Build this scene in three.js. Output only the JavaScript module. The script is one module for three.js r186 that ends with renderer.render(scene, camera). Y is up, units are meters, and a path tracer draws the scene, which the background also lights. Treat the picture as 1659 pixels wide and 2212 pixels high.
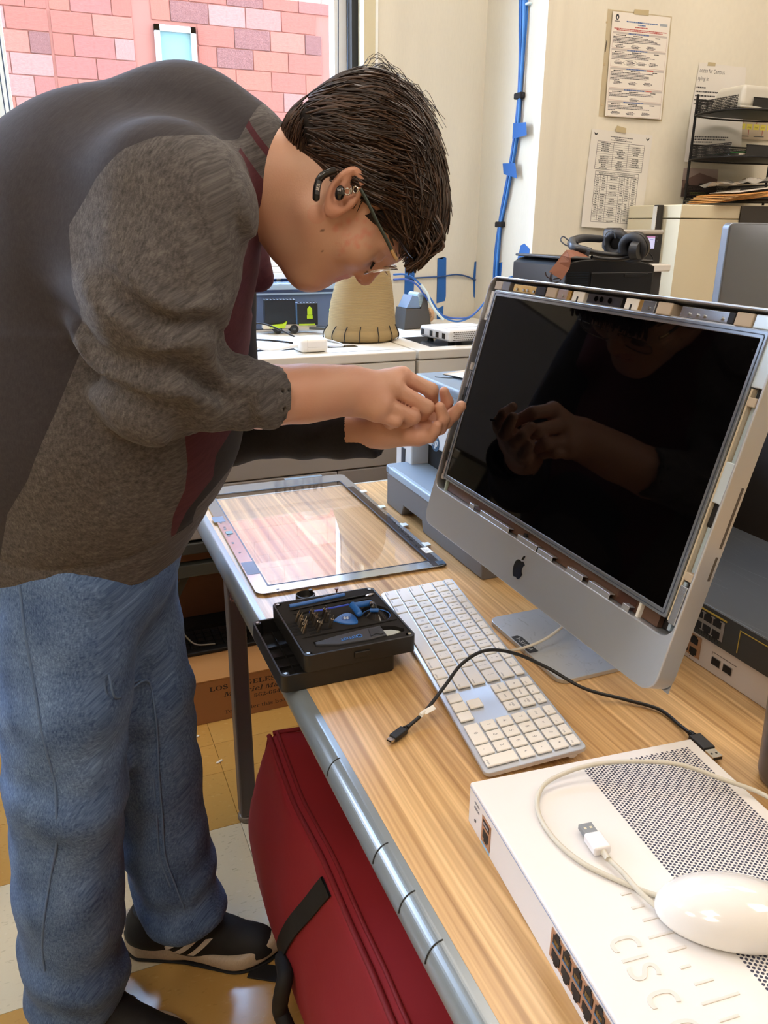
import * as THREE from 'three';
import { RoundedBoxGeometry } from 'three/addons/geometries/RoundedBoxGeometry.js';
import { TextGeometry } from 'three/addons/geometries/TextGeometry.js';
import { FontLoader } from 'three/addons/loaders/FontLoader.js';
import { mergeGeometries, mergeVertices } from 'three/addons/utils/BufferGeometryUtils.js';
import { ImprovedNoise } from 'three/addons/math/ImprovedNoise.js';
import { RectAreaLightUniformsLib } from 'three/addons/lights/RectAreaLightUniformsLib.js';

// ---------------------------------------------------------------- camera, sky, sun, lamps, exposure
const scene = new THREE.Scene();
const YAW = 0.392441, PITCH = 0.347752, ROLL = 0.009079, FPX = 1718.34, EYE = new THREE.Vector3(0, 1.2694, 0);
const camera = new THREE.PerspectiveCamera(2 * Math.atan(1106 / FPX) * 180 / Math.PI, 1659 / 2212, 0.05, 80);
const V = (x = 0, y = 0, z = 0) => new THREE.Vector3(x, y, z);
const fwd0 = V(Math.sin(YAW), 0, -Math.cos(YAW)), rt0 = V(Math.cos(YAW), 0, Math.sin(YAW));
const fwd = fwd0.clone().multiplyScalar(Math.cos(PITCH)).add(V(0, -Math.sin(PITCH), 0));
const up0 = V(0, Math.cos(PITCH), 0).addScaledVector(fwd0, Math.sin(PITCH));
const camR = rt0.clone().multiplyScalar(Math.cos(ROLL)).addScaledVector(up0, Math.sin(ROLL));
const camU = up0.clone().multiplyScalar(Math.cos(ROLL)).addScaledVector(rt0, -Math.sin(ROLL));
camera.position.copy(EYE); camera.up.copy(camU); camera.lookAt(EYE.clone().add(fwd));

const SKY = 21, SUN = 2.4, LAMP = 8.5, EXPOSURE = 1.0;
{ // plain clear sky: blue overhead, pale near the horizon
  const w = 64, h = 32, d = new Float32Array(w * h * 4);
  for (let j = 0; j < h; j++) { const e = Math.max(0, (j + 0.5) / h * 2 - 1), k = Math.pow(1 - e, 3);
    for (let i = 0; i < w; i++) d.set([(0.34 + 0.52 * k) * SKY, (0.6 + 0.34 * k) * SKY, (1.05 + 0.05 * k) * SKY, 1], (j * w + i) * 4); }
  const t = new THREE.DataTexture(d, w, h, THREE.RGBAFormat, THREE.FloatType);
  t.mapping = THREE.EquirectangularReflectionMapping; t.magFilter = THREE.LinearFilter; t.needsUpdate = true; scene.background = t;
}
const sun = new THREE.DirectionalLight(new THREE.Color(1, 0.95, 0.86), SUN);
sun.position.set(9, 12, -4); sun.target.position.set(1, 2, -9); sun.castShadow = true;
Object.assign(sun.shadow.camera, { left: -12, right: 12, top: 12, bottom: -12, far: 50 });
scene.add(sun, sun.target);
RectAreaLightUniformsLib.init();
const renderer = new THREE.WebGLRenderer({ antialias: true });
renderer.toneMapping = THREE.LinearToneMapping; renderer.toneMappingExposure = EXPOSURE;
renderer.shadowMap.enabled = true;

// ---------------------------------------------------------------- helpers
const PI = Math.PI, sin = Math.sin, cos = Math.cos, abs = Math.abs, min = Math.min, max = Math.max, sqrt = Math.sqrt;
function rng(seed) { let s = seed >>> 0; return () => { s = (s + 0x6D2B79F5) | 0; let t = Math.imul(s ^ (s >>> 15), 1 | s); t = (t + Math.imul(t ^ (t >>> 7), 61 | t)) ^ t; return ((t ^ (t >>> 14)) >>> 0) / 4294967296; }; }
const R = rng(7), rr = (a, b) => a + (b - a) * R();
const perlin = new ImprovedNoise(), nz = (x, y, z) => perlin.noise(x + 31.7, y + 11.3, z + 5.1);
// measured places: where the sight line through a spot of the photograph meets a real plane
const sight = (x, y) => fwd.clone().addScaledVector(camR, (x - 829.5) / FPX).addScaledVector(camU, -(y - 1106) / FPX);
const pz = (x, y, z) => { const d = sight(x, y); return EYE.clone().addScaledVector(d, (z - EYE.z) / d.z); };
const py = (x, y, Y) => { const d = sight(x, y); return EYE.clone().addScaledVector(d, (Y - EYE.y) / d.y); };
const px = (x, y, X) => { const d = sight(x, y); return EYE.clone().addScaledVector(d, (X - EYE.x) / d.x); };
const used = {};
function nm(n) { const k = used[n] = (used[n] ?? -1) + 1; return k ? n + '_' + String(k).padStart(3, '0') : n; }
function tag(o, label, category, group, kind) { if (label) o.userData.label = label; if (category) o.userData.category = category; if (group) o.userData.group = group; if (kind) o.userData.kind = kind; return o; }
function T(name, label, category, pos = [0, 0, 0], ry = 0, group) { const g = new THREE.Group(); g.name = nm(name); g.position.set(...pos); g.rotation.y = ry; scene.add(g); return tag(g, label, category, group); }
function M(parent, name, geo, material, label) { const m = new THREE.Mesh(geo, material); m.name = parent === scene ? nm(name) : name; m.castShadow = m.receiveShadow = true; parent.add(m); if (label) m.userData.label = label; return m; }
function S(name, geo, material, parent = scene) { const m = M(parent, name, geo, material); if (parent === scene) m.userData.kind = 'structure'; return m; }
function dup(o, pos, ry, label, group) { const c = o.clone(); c.name = nm(o.name.replace(/_\d{3}$/, '')); c.userData = { ...o.userData }; if (label) c.userData.label = label; if (group) c.userData.group = group; if (pos) c.position.set(...pos); if (ry != null) c.rotation.y = ry; scene.add(c); return c; }
const hx = (h) => new THREE.Color(h);
const mt = (c, rough = 0.6, metal = 0, o = {}) => new THREE.MeshPhysicalMaterial({ color: typeof c === 'object' ? c : hx(c), roughness: rough, metalness: metal, ...o });
const lin = (r, g, b) => new THREE.Color().setRGB(r, g, b);
// geometry
const at = (g, x = 0, y = 0, z = 0, rx = 0, ry = 0, rz = 0) => { g.applyMatrix4(new THREE.Matrix4().compose(V(x, y, z), new THREE.Quaternion().setFromEuler(new THREE.Euler(rx, ry, rz)), V(1, 1, 1))); return g; };
const rb = (w, h, d, r = 0.003, s = 2) => new RoundedBoxGeometry(w, h, d, s, Math.min(r, w / 2.01, h / 2.01, d / 2.01));
const bx = (w, h, d) => new THREE.BoxGeometry(w, h, d);
const cy = (r0, r1, h, n = 24, open = false) => new THREE.CylinderGeometry(r0, r1, h, n, 1, open);
const sp = (r, w = 20, h = 14) => new THREE.SphereGeometry(r, w, h);
const la = (pts, n = 40) => new THREE.LatheGeometry(pts.map((p) => new THREE.Vector2(p[0], p[1])), n);
const curve = (pts, closed = false) => new THREE.CatmullRomCurve3(pts.map((p) => p.isVector3 ? p : V(...p)), closed, 'centripetal');
const tb = (pts, r, n = 48, k = 10, closed = false) => new THREE.TubeGeometry(curve(pts, closed), n, r, k, closed);
function mg(list) { list = list.map((g) => { g = g.index ? g.toNonIndexed() : g.clone(); for (const k of Object.keys(g.attributes)) if (!['position', 'normal', 'uv'].includes(k)) g.deleteAttribute(k); if (!g.attributes.uv) g.setAttribute('uv', new THREE.BufferAttribute(new Float32Array(g.attributes.position.count * 2), 2)); g.morphAttributes = {}; return g; }); return mergeGeometries(list); }
const shp = (pts) => { const s = new THREE.Shape(); pts.forEach((p, i) => i ? s.lineTo(p[0], p[1]) : s.moveTo(p[0], p[1])); s.closePath(); return s; };
function rrs(w, h, r, S_ = THREE.Shape, cx = 0, cy_ = 0) { const s = new S_(), x = cx - w / 2, y = cy_ - h / 2; s.moveTo(x + r, y); s.lineTo(x + w - r, y); s.absarc(x + w - r, y + r, r, -PI / 2, 0); s.lineTo(x + w, y + h - r); s.absarc(x + w - r, y + h - r, r, 0, PI / 2); s.lineTo(x + r, y + h); s.absarc(x + r, y + h - r, r, PI / 2, PI); s.lineTo(x, y + r); s.absarc(x + r, y + r, r, PI, 1.5 * PI); return s; }
const ex = (s, d, b = 0, cs = 8) => new THREE.ExtrudeGeometry(s, { depth: d - 2 * b, bevelEnabled: b > 0, bevelThickness: b, bevelSize: b, bevelOffset: -b, bevelSegments: 2, curveSegments: cs }).translate(0, 0, b);
// a flat slab lying down (shape in x,-z), its underside at y = 0
const slab = (s, d, b = 0, cs = 8) => ex(s, d, b, cs).rotateX(-PI / 2);
function uvm(g, f) { const p = g.attributes.position, u = new Float32Array(p.count * 2); for (let i = 0; i < p.count; i++) { const q = f(p.getX(i), p.getY(i), p.getZ(i)); u[2 * i] = q[0]; u[2 * i + 1] = q[1]; } g.setAttribute('uv', new THREE.BufferAttribute(u, 2)); return g; }
// textures
function ctex(w, h, draw, srgb = true) { const c = document.createElement('canvas'); c.width = w; c.height = h; draw(c.getContext('2d'), w, h); const t = new THREE.CanvasTexture(c); if (srgb) t.colorSpace = THREE.SRGBColorSpace; t.wrapS = t.wrapT = THREE.RepeatWrapping; return t; }
function dtex(w, h, f, srgb = true) { const d = new Uint8Array(w * h * 4); for (let j = 0; j < h; j++) for (let i = 0; i < w; i++) { const c = f(i, j); const k = (j * w + i) * 4; d[k] = max(0, min(255, c[0])); d[k + 1] = max(0, min(255, c[1])); d[k + 2] = max(0, min(255, c[2])); d[k + 3] = 255; } const t = new THREE.DataTexture(d, w, h); if (srgb) t.colorSpace = THREE.SRGBColorSpace; t.wrapS = t.wrapT = THREE.RepeatWrapping; t.magFilter = THREE.LinearFilter; t.minFilter = THREE.LinearMipmapLinearFilter; t.generateMipmaps = true; t.needsUpdate = true; return t; }
const rep = (t, x, y = x) => { const c = t.clone(); c.repeat.set(x, y); c.needsUpdate = true; return c; };
// signed-distance meshing (surface nets)
function net(f, lo, hi, h) {
  const n = [0, 1, 2].map((i) => Math.ceil((hi[i] - lo[i]) / h) + 1), [nx, ny, nzz] = n, v = new Float32Array(nx * ny * nzz), B = 6;
  for (let k0 = 0; k0 < nzz; k0 += B) for (let j0 = 0; j0 < ny; j0 += B) for (let i0 = 0; i0 < nx; i0 += B) {
    const c = f(lo[0] + (i0 + B / 2) * h, lo[1] + (j0 + B / 2) * h, lo[2] + (k0 + B / 2) * h), far = abs(c) > h * B * 1.35;
    for (let k = k0; k < min(k0 + B, nzz); k++) for (let j = j0; j < min(j0 + B, ny); j++) for (let i = i0; i < min(i0 + B, nx); i++)
      v[(k * ny + j) * nx + i] = far ? c : f(lo[0] + i * h, lo[1] + j * h, lo[2] + k * h);
  }
  const id = new Int32Array(nx * ny * nzz).fill(-1), P = [], I = [], sx = 1, sy = nx, sz = nx * ny;
  const E = [[0, sx], [0, sy], [0, sz], [sx, sx + sy], [sx, sx + sz], [sy, sy + sx], [sy, sy + sz], [sz, sz + sx], [sz, sz + sy], [sx + sy, sx + sy + sz], [sx + sz, sx + sy + sz], [sy + sz, sx + sy + sz]];
  const off = (o) => [o % nx, Math.floor(o / nx) % ny, Math.floor(o / sz)];
  const EO = E.map(([a, b]) => [a, b, off(a), off(b)]);
  for (let k = 0; k < nzz - 1; k++) for (let j = 0; j < ny - 1; j++) for (let i = 0; i < nx - 1; i++) {
    const o = (k * ny + j) * nx + i; const s = v[o] < 0;
    if ((v[o + sx] < 0) === s && (v[o + sy] < 0) === s && (v[o + sz] < 0) === s && (v[o + sx + sy] < 0) === s && (v[o + sx + sz] < 0) === s && (v[o + sy + sz] < 0) === s && (v[o + sx + sy + sz] < 0) === s) continue;
    let x = 0, y = 0, z = 0, m = 0;
    for (const [a, b, A, Bq] of EO) { const p = v[o + a], q = v[o + b]; if ((p < 0) === (q < 0)) continue; const t = p / (p - q); x += A[0] + (Bq[0] - A[0]) * t; y += A[1] + (Bq[1] - A[1]) * t; z += A[2] + (Bq[2] - A[2]) * t; m++; }
    id[o] = P.length / 3; P.push(lo[0] + (i + x / m) * h, lo[1] + (j + y / m) * h, lo[2] + (k + z / m) * h);
  }
  for (let k = 1; k < nzz - 1; k++) for (let j = 1; j < ny - 1; j++) for (let i = 1; i < nx - 1; i++) {
    const o = (k * ny + j) * nx + i, s = v[o] < 0;
    const quad = (a, b, c, d) => { if (a < 0 || b < 0 || c < 0 || d < 0) return; s ? I.push(a, b, c, a, c, d) : I.push(a, c, b, a, d, c); };
    if ((v[o + sx] < 0) !== s) quad(id[o - sy - sz], id[o - sz], id[o], id[o - sy]);
    if ((v[o + sy] < 0) !== s) quad(id[o - sx - sz], id[o - sx], id[o], id[o - sz]);
    if ((v[o + sz] < 0) !== s) quad(id[o - sx - sy], id[o - sy], id[o], id[o - sx]);
  }
  const g = new THREE.BufferGeometry(); g.setAttribute('position', new THREE.BufferAttribute(new Float32Array(P), 3)); g.setIndex(I); g.computeVertexNormals(); return g;
}
const smin = (a, b, k) => { const h = max(k - abs(a - b), 0) / k; return min(a, b) - h * h * k * 0.25; };
const smax = (a, b, k) => -smin(-a, -b, k);
// tapered capsule from a to b
function cap(x, y, z, a, b, ra, rb_) { const dx = b[0] - a[0], dy = b[1] - a[1], dz = b[2] - a[2]; let t = ((x - a[0]) * dx + (y - a[1]) * dy + (z - a[2]) * dz) / (dx * dx + dy * dy + dz * dz + 1e-12); t = t < 0 ? 0 : t > 1 ? 1 : t; const ux = x - a[0] - dx * t, uy = y - a[1] - dy * t, uz = z - a[2] - dz * t; return sqrt(ux * ux + uy * uy + uz * uz) - ra - (rb_ - ra) * t; }
const ell = (x, y, z, c, r) => { const a = (x - c[0]) / r[0], b = (y - c[1]) / r[1], d = (z - c[2]) / r[2], k = sqrt(a * a + b * b + d * d), m = sqrt((a / r[0]) ** 2 + (b / r[1]) ** 2 + (d / r[2]) ** 2); return k * (k - 1) / (m + 1e-9); };
// cuts a mesh along f = 0: [the part where f < 0, the rest]
function split(geo, f) {
  const p = geo.attributes.position, nn = geo.attributes.normal, ix = geo.index ? geo.index.array : [...Array(p.count).keys()], out = [[[], []], [[], []]];
  const val = new Float32Array(p.count); for (let i = 0; i < p.count; i++) val[i] = f(p.getX(i), p.getY(i), p.getZ(i));
  const vert = (i) => [p.getX(i), p.getY(i), p.getZ(i), nn.getX(i), nn.getY(i), nn.getZ(i)], mix = (a, b, t) => a.map((q, i) => q + (b[i] - q) * t);
  const put = (side, poly) => { for (let i = 1; i < poly.length - 1; i++) for (const q of [poly[0], poly[i], poly[i + 1]]) { out[side][0].push(q[0], q[1], q[2]); out[side][1].push(q[3], q[4], q[5]); } };
  for (let t = 0; t < ix.length; t += 3) {
    const v = [ix[t], ix[t + 1], ix[t + 2]], A = [], B = [];
    for (let i = 0; i < 3; i++) { const a = v[i], b = v[(i + 1) % 3], pa = vert(a); (val[a] < 0 ? A : B).push(pa); if ((val[a] < 0) !== (val[b] < 0)) { const m = mix(pa, vert(b), val[a] / (val[a] - val[b])); A.push(m); B.push(m); } }
    if (A.length > 2) put(0, A); if (B.length > 2) put(1, B);
  }
  return out.map(([q, m]) => { const g = new THREE.BufferGeometry(); g.setAttribute('position', new THREE.BufferAttribute(new Float32Array(q), 3)); g.setAttribute('normal', new THREE.BufferAttribute(new Float32Array(m), 3)); return g; });
}
const fontS = await new FontLoader().loadAsync('fonts/droid/droid_sans_bold.typeface.json'), fontR = await new FontLoader().loadAsync('fonts/droid/droid_sans_regular.typeface.json');
const txt = (s, size, depth, font = fontS, c = true) => { const g = new TextGeometry(s, { font, size, depth, curveSegments: 4, bevelEnabled: false }); g.computeBoundingBox(); const b = g.boundingBox; return c ? g.translate(-(b.min.x + b.max.x) / 2, -(b.min.y + b.max.y) / 2, 0) : g; };
// ---------------------------------------------------------------- room shell
const noiseRough = dtex(256, 256, (i, j) => { const v = 165 + 60 * nz(i / 26, j / 26, 3) + 30 * nz(i / 6, j / 6, 9) + 20 * (R() - 0.5); return [v, v, v]; }, false);
const paintTex = dtex(256, 256, (i, j) => { const v = 246 + 7 * nz(i / 40, j / 40, 1) + 4 * (R() - 0.5); return [v, v, v]; });
const wallMat = mt('#e2dcca', 0.75, 0, { map: paintTex });
const ZW = -2.62, ZP = -2.26, XR = 1.431, CEIL = 2.9;
const box3 = (x0, x1, y0, y1, z0, z1) => bx(x1 - x0, y1 - y0, z1 - z0).translate((x0 + x1) / 2, (y0 + y1) / 2, (z0 + z1) / 2);
const WN = [[-0.062, 1.0, 1.15, 2.62], [-2.75, -1.0, 1.15, 2.62]];  // second opening is out of view, lights jeans and sweater from the left
S('wall_back', mg([box3(-3.4, -2.75, 0, CEIL, ZW - 0.2, ZW), box3(-2.75, -1.0, 0, 1.1, ZW - 0.2, ZW), box3(-2.75, -1, 2.62, CEIL, ZW - 0.2, ZW), box3(-1.0, -0.062, 0, CEIL, ZW - 0.2, ZW), box3(-0.062, 1.0, 0, 1.1, ZW - 0.2, ZW), box3(-0.062, 1, 2.62, CEIL, ZW - 0.2, ZW), box3(1.0, XR, 0, CEIL, ZW - 0.2, ZW)]), wallMat);
S('wall_return', box3(XR, XR + 0.2, 0, CEIL, ZW - 0.2, ZP), wallMat);
S('wall_right_of_window', box3(XR + 0.2, 3.6, 0, CEIL, ZP - 0.2, ZP), wallMat);
S('wall_right', box3(3.5, 3.7, 0, CEIL, ZP, 3.2), wallMat);
S('wall_left', box3(-3.6, -3.4, 0, CEIL, ZW - 0.2, 3.2), wallMat);
S('wall_rear', box3(-3.6, 3.7, 0, CEIL, 3.2, 3.4), wallMat);
S('ceiling', box3(-3.6, 3.7, CEIL, CEIL + 0.2, ZW - 0.2, 3.4), mt('#e8e4da', 0.9));
// floor: speckled vinyl tiles, each its own piece
const flecks = (base, marks, n) => ctex(256, 256, (c, w, h) => { const q = rng(n); c.fillStyle = base; c.fillRect(0, 0, w, h); for (let i = 0; i < 420; i++) { c.strokeStyle = marks[Math.floor(q() * marks.length)]; c.globalAlpha = 0.1 + 0.3 * q(); c.lineWidth = 0.5 + 1.8 * q(); const x = q() * w, y = q() * h, a = (q() - 0.5) * 1.4 + (q() < 0.2 ? 1.5 : 0), l = 2 + 8 * q(); c.beginPath(); c.moveTo(x, y); c.lineTo(x + l * cos(a), y + l * sin(a) * 0.5); c.stroke(); } });
const tanT = flecks('#c49b57', ['#8d6b38', '#d8b778', '#a17c42', '#e2c58c'], 3), creamT = flecks('#d9cfb2', ['#7d7458', '#a59b7d', '#efe9d4', '#8c8264'], 5);
const tileMats = [tanT, creamT].map((t) => [0, 1, 2].map((k) => mt(hx(['#ffffff', '#f6f4f0', '#fbf6ee'][k]), 0.3, 0, { map: t, roughnessMap: noiseRough })));
const floor = S('floor', box3(-3.6, 3.7, -0.2, -0.0045, ZW - 0.2, 3.4), mt('#b08c52', 0.4));
{ const rows = [[-2.62, -2.37], [-2.37, -2.065], [-2.065, -1.763], [-1.763, -1.645], [-1.645, -1.455], [-1.455, -1.15], [-1.15, -0.845], [-0.845, -0.54], [-0.54, -0.235]], cream = new Set([1, 5]);
  const geoOf = {};
  rows.forEach(([z0, z1], r) => { for (let i = -7; i < 5; i++) { const x0 = 0.26 + i * 0.3048, key = r; const g = geoOf[key] ??= uvm(rb(0.3040, 0.005, z1 - z0 - 0.0008, 0.0006, 1), (x, y, z) => [x / 0.305 + 0.5, z / 0.305 + 0.5]); const m = S('tile', g, tileMats[cream.has(r) ? 1 : 0][Math.floor(R() * 3)], floor); m.position.set(x0 + 0.1524, -0.0025, (z0 + z1) / 2); if (R() < 0.5 && Math.abs(z1 - z0 - 0.305) < 0.004) m.rotation.y = PI; } });
  const far = new THREE.InstancedMesh(uvm(rb(0.3040, 0.005, 0.304, 0.0006, 1), (x, y, z) => [x / 0.305 + 0.5, z / 0.305 + 0.5]), tileMats[0][0], 400); let n = 0; const m4 = new THREE.Matrix4();
  for (let i = -13; i < 11; i++) for (let k = 0; k < 11; k++) { m4.setPosition(0.26 + i * 0.3048 + 0.152, -0.0025, -0.235 + 0.152 + k * 0.305); far.setMatrixAt(n++, m4); }
  far.count = n; far.name = 'tile_field'; far.userData.kind = 'stuff'; far.receiveShadow = true; floor.add(far); }
for (const [i, x, z] of [[0, -1.8, 0.1], [1, -0.5, 0.35], [2, 1.5, 0.2], [3, 2.7, 0.0], [4, 0.45, -1.7], [5, -1.3, -1.3], [6, -1.0, 1.02], [7, 2.2, 1.02], [8, 2.3, -1.5], [9, 1.2, -1.55]]) {  // ceiling panels out of view, placed to light the room and the person
  const g = T('unseen_ceiling_light', 'flat white square ceiling light panel in a thin frame, out of view, lighting the room', 'ceiling light', [x, CEIL, z], 0, 'unseen ceiling light panels');
  M(g, 'frame', mg([bx(0.64, 0.03, 0.02).translate(0, -0.015, 0.31), bx(0.64, 0.03, 0.02).translate(0, -0.015, -0.31), bx(0.02, 0.03, 0.6).translate(0.31, -0.015, 0), bx(0.02, 0.03, 0.6).translate(-0.31, -0.015, 0)]), mt('#f2f2ee', 0.5));
  M(g, 'diffuser', bx(0.6, 0.012, 0.6).translate(0, -0.012, 0), mt('#ffffff', 0.6, 0, { emissive: hx('#fffaf2'), emissiveIntensity: 1.5 }));
  const l = new THREE.RectAreaLight(hx('#fff0e0'), LAMP, 0.6, 0.6); l.position.set(0, -0.034, 0); l.rotation.x = -PI / 2; g.add(l);
}
// windows
const whiteFrame = mt('#eef1ee', 0.35), beigeFrame = mt('#cdc4a4', 0.55), black = mt('#15171a', 0.5), paneMat = mt('#ffffff', 0.0, 0, { transmission: 1, thickness: 0, ior: 1.5 });
WN.forEach(([x0, x1, y0, y1], i) => {
  const w = new THREE.Group(); w.name = 'window_' + (i + 1); w.userData.kind = 'structure'; scene.add(w);
  M(w, 'window_frame', mg([box3(x1 - 0.062, x1 - 0.022, y0, y1, ZW - 0.14, ZW - 0.09), box3(x0, x0 + 0.04, y0, y1, ZW - 0.14, ZW - 0.09), box3(x0, x1, y1 - 0.04, y1, ZW - 0.14, ZW - 0.09), box3(x0, x1, y0, y0 + 0.018, ZW - 0.14, ZW - 0.07)]), whiteFrame);
  M(w, 'gasket', box3(x1 - 0.022, x1 - 0.001, y0, y1, ZW - 0.13, ZW - 0.04), black);
  M(w, 'jamb_trim', box3(x1 - 0.001, x1 + 0.036, y0 - 0.02, y1 + 0.04, ZW - 0.1, ZW + 0.012), beigeFrame);
  M(w, 'caulk_bead', box3(x1 + 0.037, x1 + 0.047, 0.98, y1 + 0.04, ZW, ZW + 0.008), whiteFrame);
  M(w, 'sill', mg([box3(x0, x1, 1.1, 1.117, ZW - 0.2, ZW + 0.03), box3(x0, x1, 1.118, 1.133, ZW - 0.2, ZW + 0.008), box3(x0, x1, 1.134, 1.15, ZW - 0.2, ZW - 0.02)]), whiteFrame);
  M(w, 'pane', box3(x0 + 0.03, x1 - 0.05, y0 + 0.01, y1 - 0.03, ZW - 0.118, ZW - 0.114), paneMat);
});
{ const cords = (name, xs, label) => { const g = T(name, label, 'cord', [xs[0][0], 1.16, ZW - 0.035]); for (const [x, dx, r] of xs) M(g, 'cord', tb([[x - xs[0][0], 1.4, 0], [x - xs[0][0] + dx * 0.4, 0.6, 0.003], [x - xs[0][0] + dx, 0.0, 0]], r, 24, 6), mt('#3c4b5e', 0.6)); };
  cords('blind_cord', [[0.938, -0.02, 0.0016], [0.962, 0, 0.0025]], 'thin dark blind cords hanging at the right edge of the window by the beige jamb');
  cords('blind_cord', [[-0.05, 0.012, 0.0018], [-0.034, 0.006, 0.0018]], 'thin dark blind cords hanging at the left edge of the window behind the bent back'); }
// ---------------------------------------------------------------- red block building across the way
{ const b = T('block_building', 'red concrete block building with one small white framed window seen through the glass', 'building', [0, 0, -9.95]);
  const X0 = -4.8, X1 = 3.47, H = 5.25, mortar = mt(lin(0.19, 0.07, 0.05), 0.95);
  M(b, 'wall', box3(X0, X1, -1, H, -0.6, 0.02), mortar);
  M(b, 'parapet_cap', box3(X0, X1 + 0.03, H, H + 0.22, -0.65, 0.12), mt('#9db7c4', 0.6)); M(b, 'trim_band', box3(X0, X1 + 0.03, H + 0.22, H + 0.3, -0.65, 0.14), mt('#c9b487', 0.6));
  const grain = dtex(128, 128, (i, j) => { const v = 226 + 22 * nz(i / 9, j / 9, 2) + 26 * (R() - 0.5); return [v, v, v]; }), coarse = dtex(128, 128, (i, j) => { const v = R(); return v < 0.4 ? [140, 96, 92] : v < 0.75 ? [205, 160, 150] : [245, 215, 205]; });
  const cols = [[0.62, 0.19, 0.12], [0.58, 0.17, 0.115], [0.64, 0.22, 0.15], [0.6, 0.25, 0.2], [0.62, 0.29, 0.24], [0.56, 0.18, 0.14]].map((c) => mt(lin(...c.map((v) => v * 0.42)), 0.95, 0, { map: grain, bumpMap: grain, bumpScale: 0.004 })); cols.push(mt(lin(0.25, 0.17, 0.16), 1, 0, { map: coarse, bumpMap: coarse, bumpScale: 0.006 }));
  const full = rb(0.398, 0.195, 0.06, 0.006, 1), half = rb(0.195, 0.195, 0.06, 0.006, 1), win = [1.385, 1.86, 2.79, 3.27], joint = 0.37, fi = [], hi = [];
  const q = rng(11); const put = (x, y, w) => { if (x + w / 2 > X1 || x - w / 2 < X0) return; if (x + w / 2 > win[0] && x - w / 2 < win[1] && y + 0.1 > win[2] && y - 0.1 < win[3]) return;
    const k = q() < 0.08 ? 6 : q() < 0.55 ? Math.floor(q() * 3) : Math.floor(q() * 6);
    if (x > -0.9 && y > 1.3 && y < 4.1) { const m = M(b, 'block', w > 0.3 ? full : half, cols[k]); m.position.set(x, y, 0.0 + 0.004 * q()); } else (w > 0.3 ? fi : hi).push([x, y]); };
  for (let r = 0; r < 31; r++) { const y = -0.9 + 0.2032 * r + 0.016, o = r % 2 ? 0.2032 : 0;
    const rowRange = (a, c) => { let x = a; if (o) { put(x + 0.1, y, 0.195); x += 0.2032; } while (x + 0.4 < c + 0.001) { put(x + 0.2032, y, 0.398); x += 0.4064; } if (c - x > 0.19) put(x + 0.1, y, 0.195); };
    rowRange(joint - 0.4064 * 12 - 0.01, joint - 0.01); rowRange(joint + 0.01, win[0] + 0.001); if (y + 0.1 > win[2] && y - 0.1 < win[3]) rowRange(win[1], X1); else { let x = win[0] + (o ? 0.2032 : 0); if (o) put(win[0] + 0.1, y, 0.195); while (x < X1) { put(x + 0.2032, y, 0.398); x += 0.4064; } } }
  for (const [l, g, nme] of [[fi, full, 'block_field'], [hi, half, 'half_block_field']]) { const im = new THREE.InstancedMesh(g, cols[1], l.length), m4 = new THREE.Matrix4(); l.forEach(([x, y], i) => { m4.setPosition(x, y, 0); im.setMatrixAt(i, m4); }); im.name = nme; im.userData.kind = 'stuff'; b.add(im); }
  const wf = M(b, 'window_frame', mg([box3(win[0] + 0.02, win[0] + 0.075, win[2] + 0.03, win[3] - 0.03, 0, 0.07), box3(win[1] - 0.075, win[1] - 0.02, win[2] + 0.03, win[3] - 0.03, 0, 0.07), box3(win[0] + 0.02, win[1] - 0.02, win[3] - 0.09, win[3] - 0.03, 0, 0.07), box3(win[0] + 0.02, win[1] - 0.02, win[2] + 0.03, win[2] + 0.08, 0, 0.07)]), mt('#8f908b', 0.5));
  M(wf, 'pane', box3(win[0] + 0.07, win[1] - 0.07, win[2] + 0.07, win[3] - 0.08, 0.02, 0.03), mt('#56787a', 0.25));
  M(b, 'window_sill', box3(win[0] - 0.02, win[1] + 0.02, win[2] - 0.04, win[2] + 0.03, 0, 0.1), mt('#a08c82', 0.8)); }
S('ground_outside', box3(-14, 14, -0.3, -0.15, -16, ZW - 0.2), mt('#8a857c', 0.95));
S('added_sky_blocker', box3(-9, 9, 3.12, 12, ZW - 0.2, 6), mt('#b9a58c', 0.9));  // added block above the room, out of view, shades the facade from the sky
// ---------------------------------------------------------------- work table
const TY = 0.74;
const woodTex = dtex(1024, 1024, (i, j) => {
  const u = i / 1024, v = j / 1024, w = 0.012 * nz(u * 7, v * 3.0, 2);
  const a = nz((u + w) * 60, v * 1.2, 1), b = nz((u + w) * 170, v * 2.4, 4), c = nz((u + w) * 420, v * 5, 8), pore = max(0, nz((u + w) * 520, v * 14, 12) - 0.28) * 1.6, e = nz(u * 8, v * 0.8, 20), streak = max(0, nz((u + w) * 110, v * 1.0, 31) - 0.22) * 1.5, dark = max(0, nz((u + w) * 85, v * 1.7, 41) - 0.3) * 1.6;
  let k = 0.5 + 0.22 * a + 0.25 * b + 0.22 * c + 0.12 * e + streak * 0.8 - dark * 0.9 - pore * 0.45; k = max(0, min(1, k));
  return [150 + 88 * k, 108 + 90 * k, 58 + 82 * k];
});
const tubeMat = mt('#7c8487', 0.28, 0.15, { clearcoat: 0.5, clearcoatRoughness: 0.2 });
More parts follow.
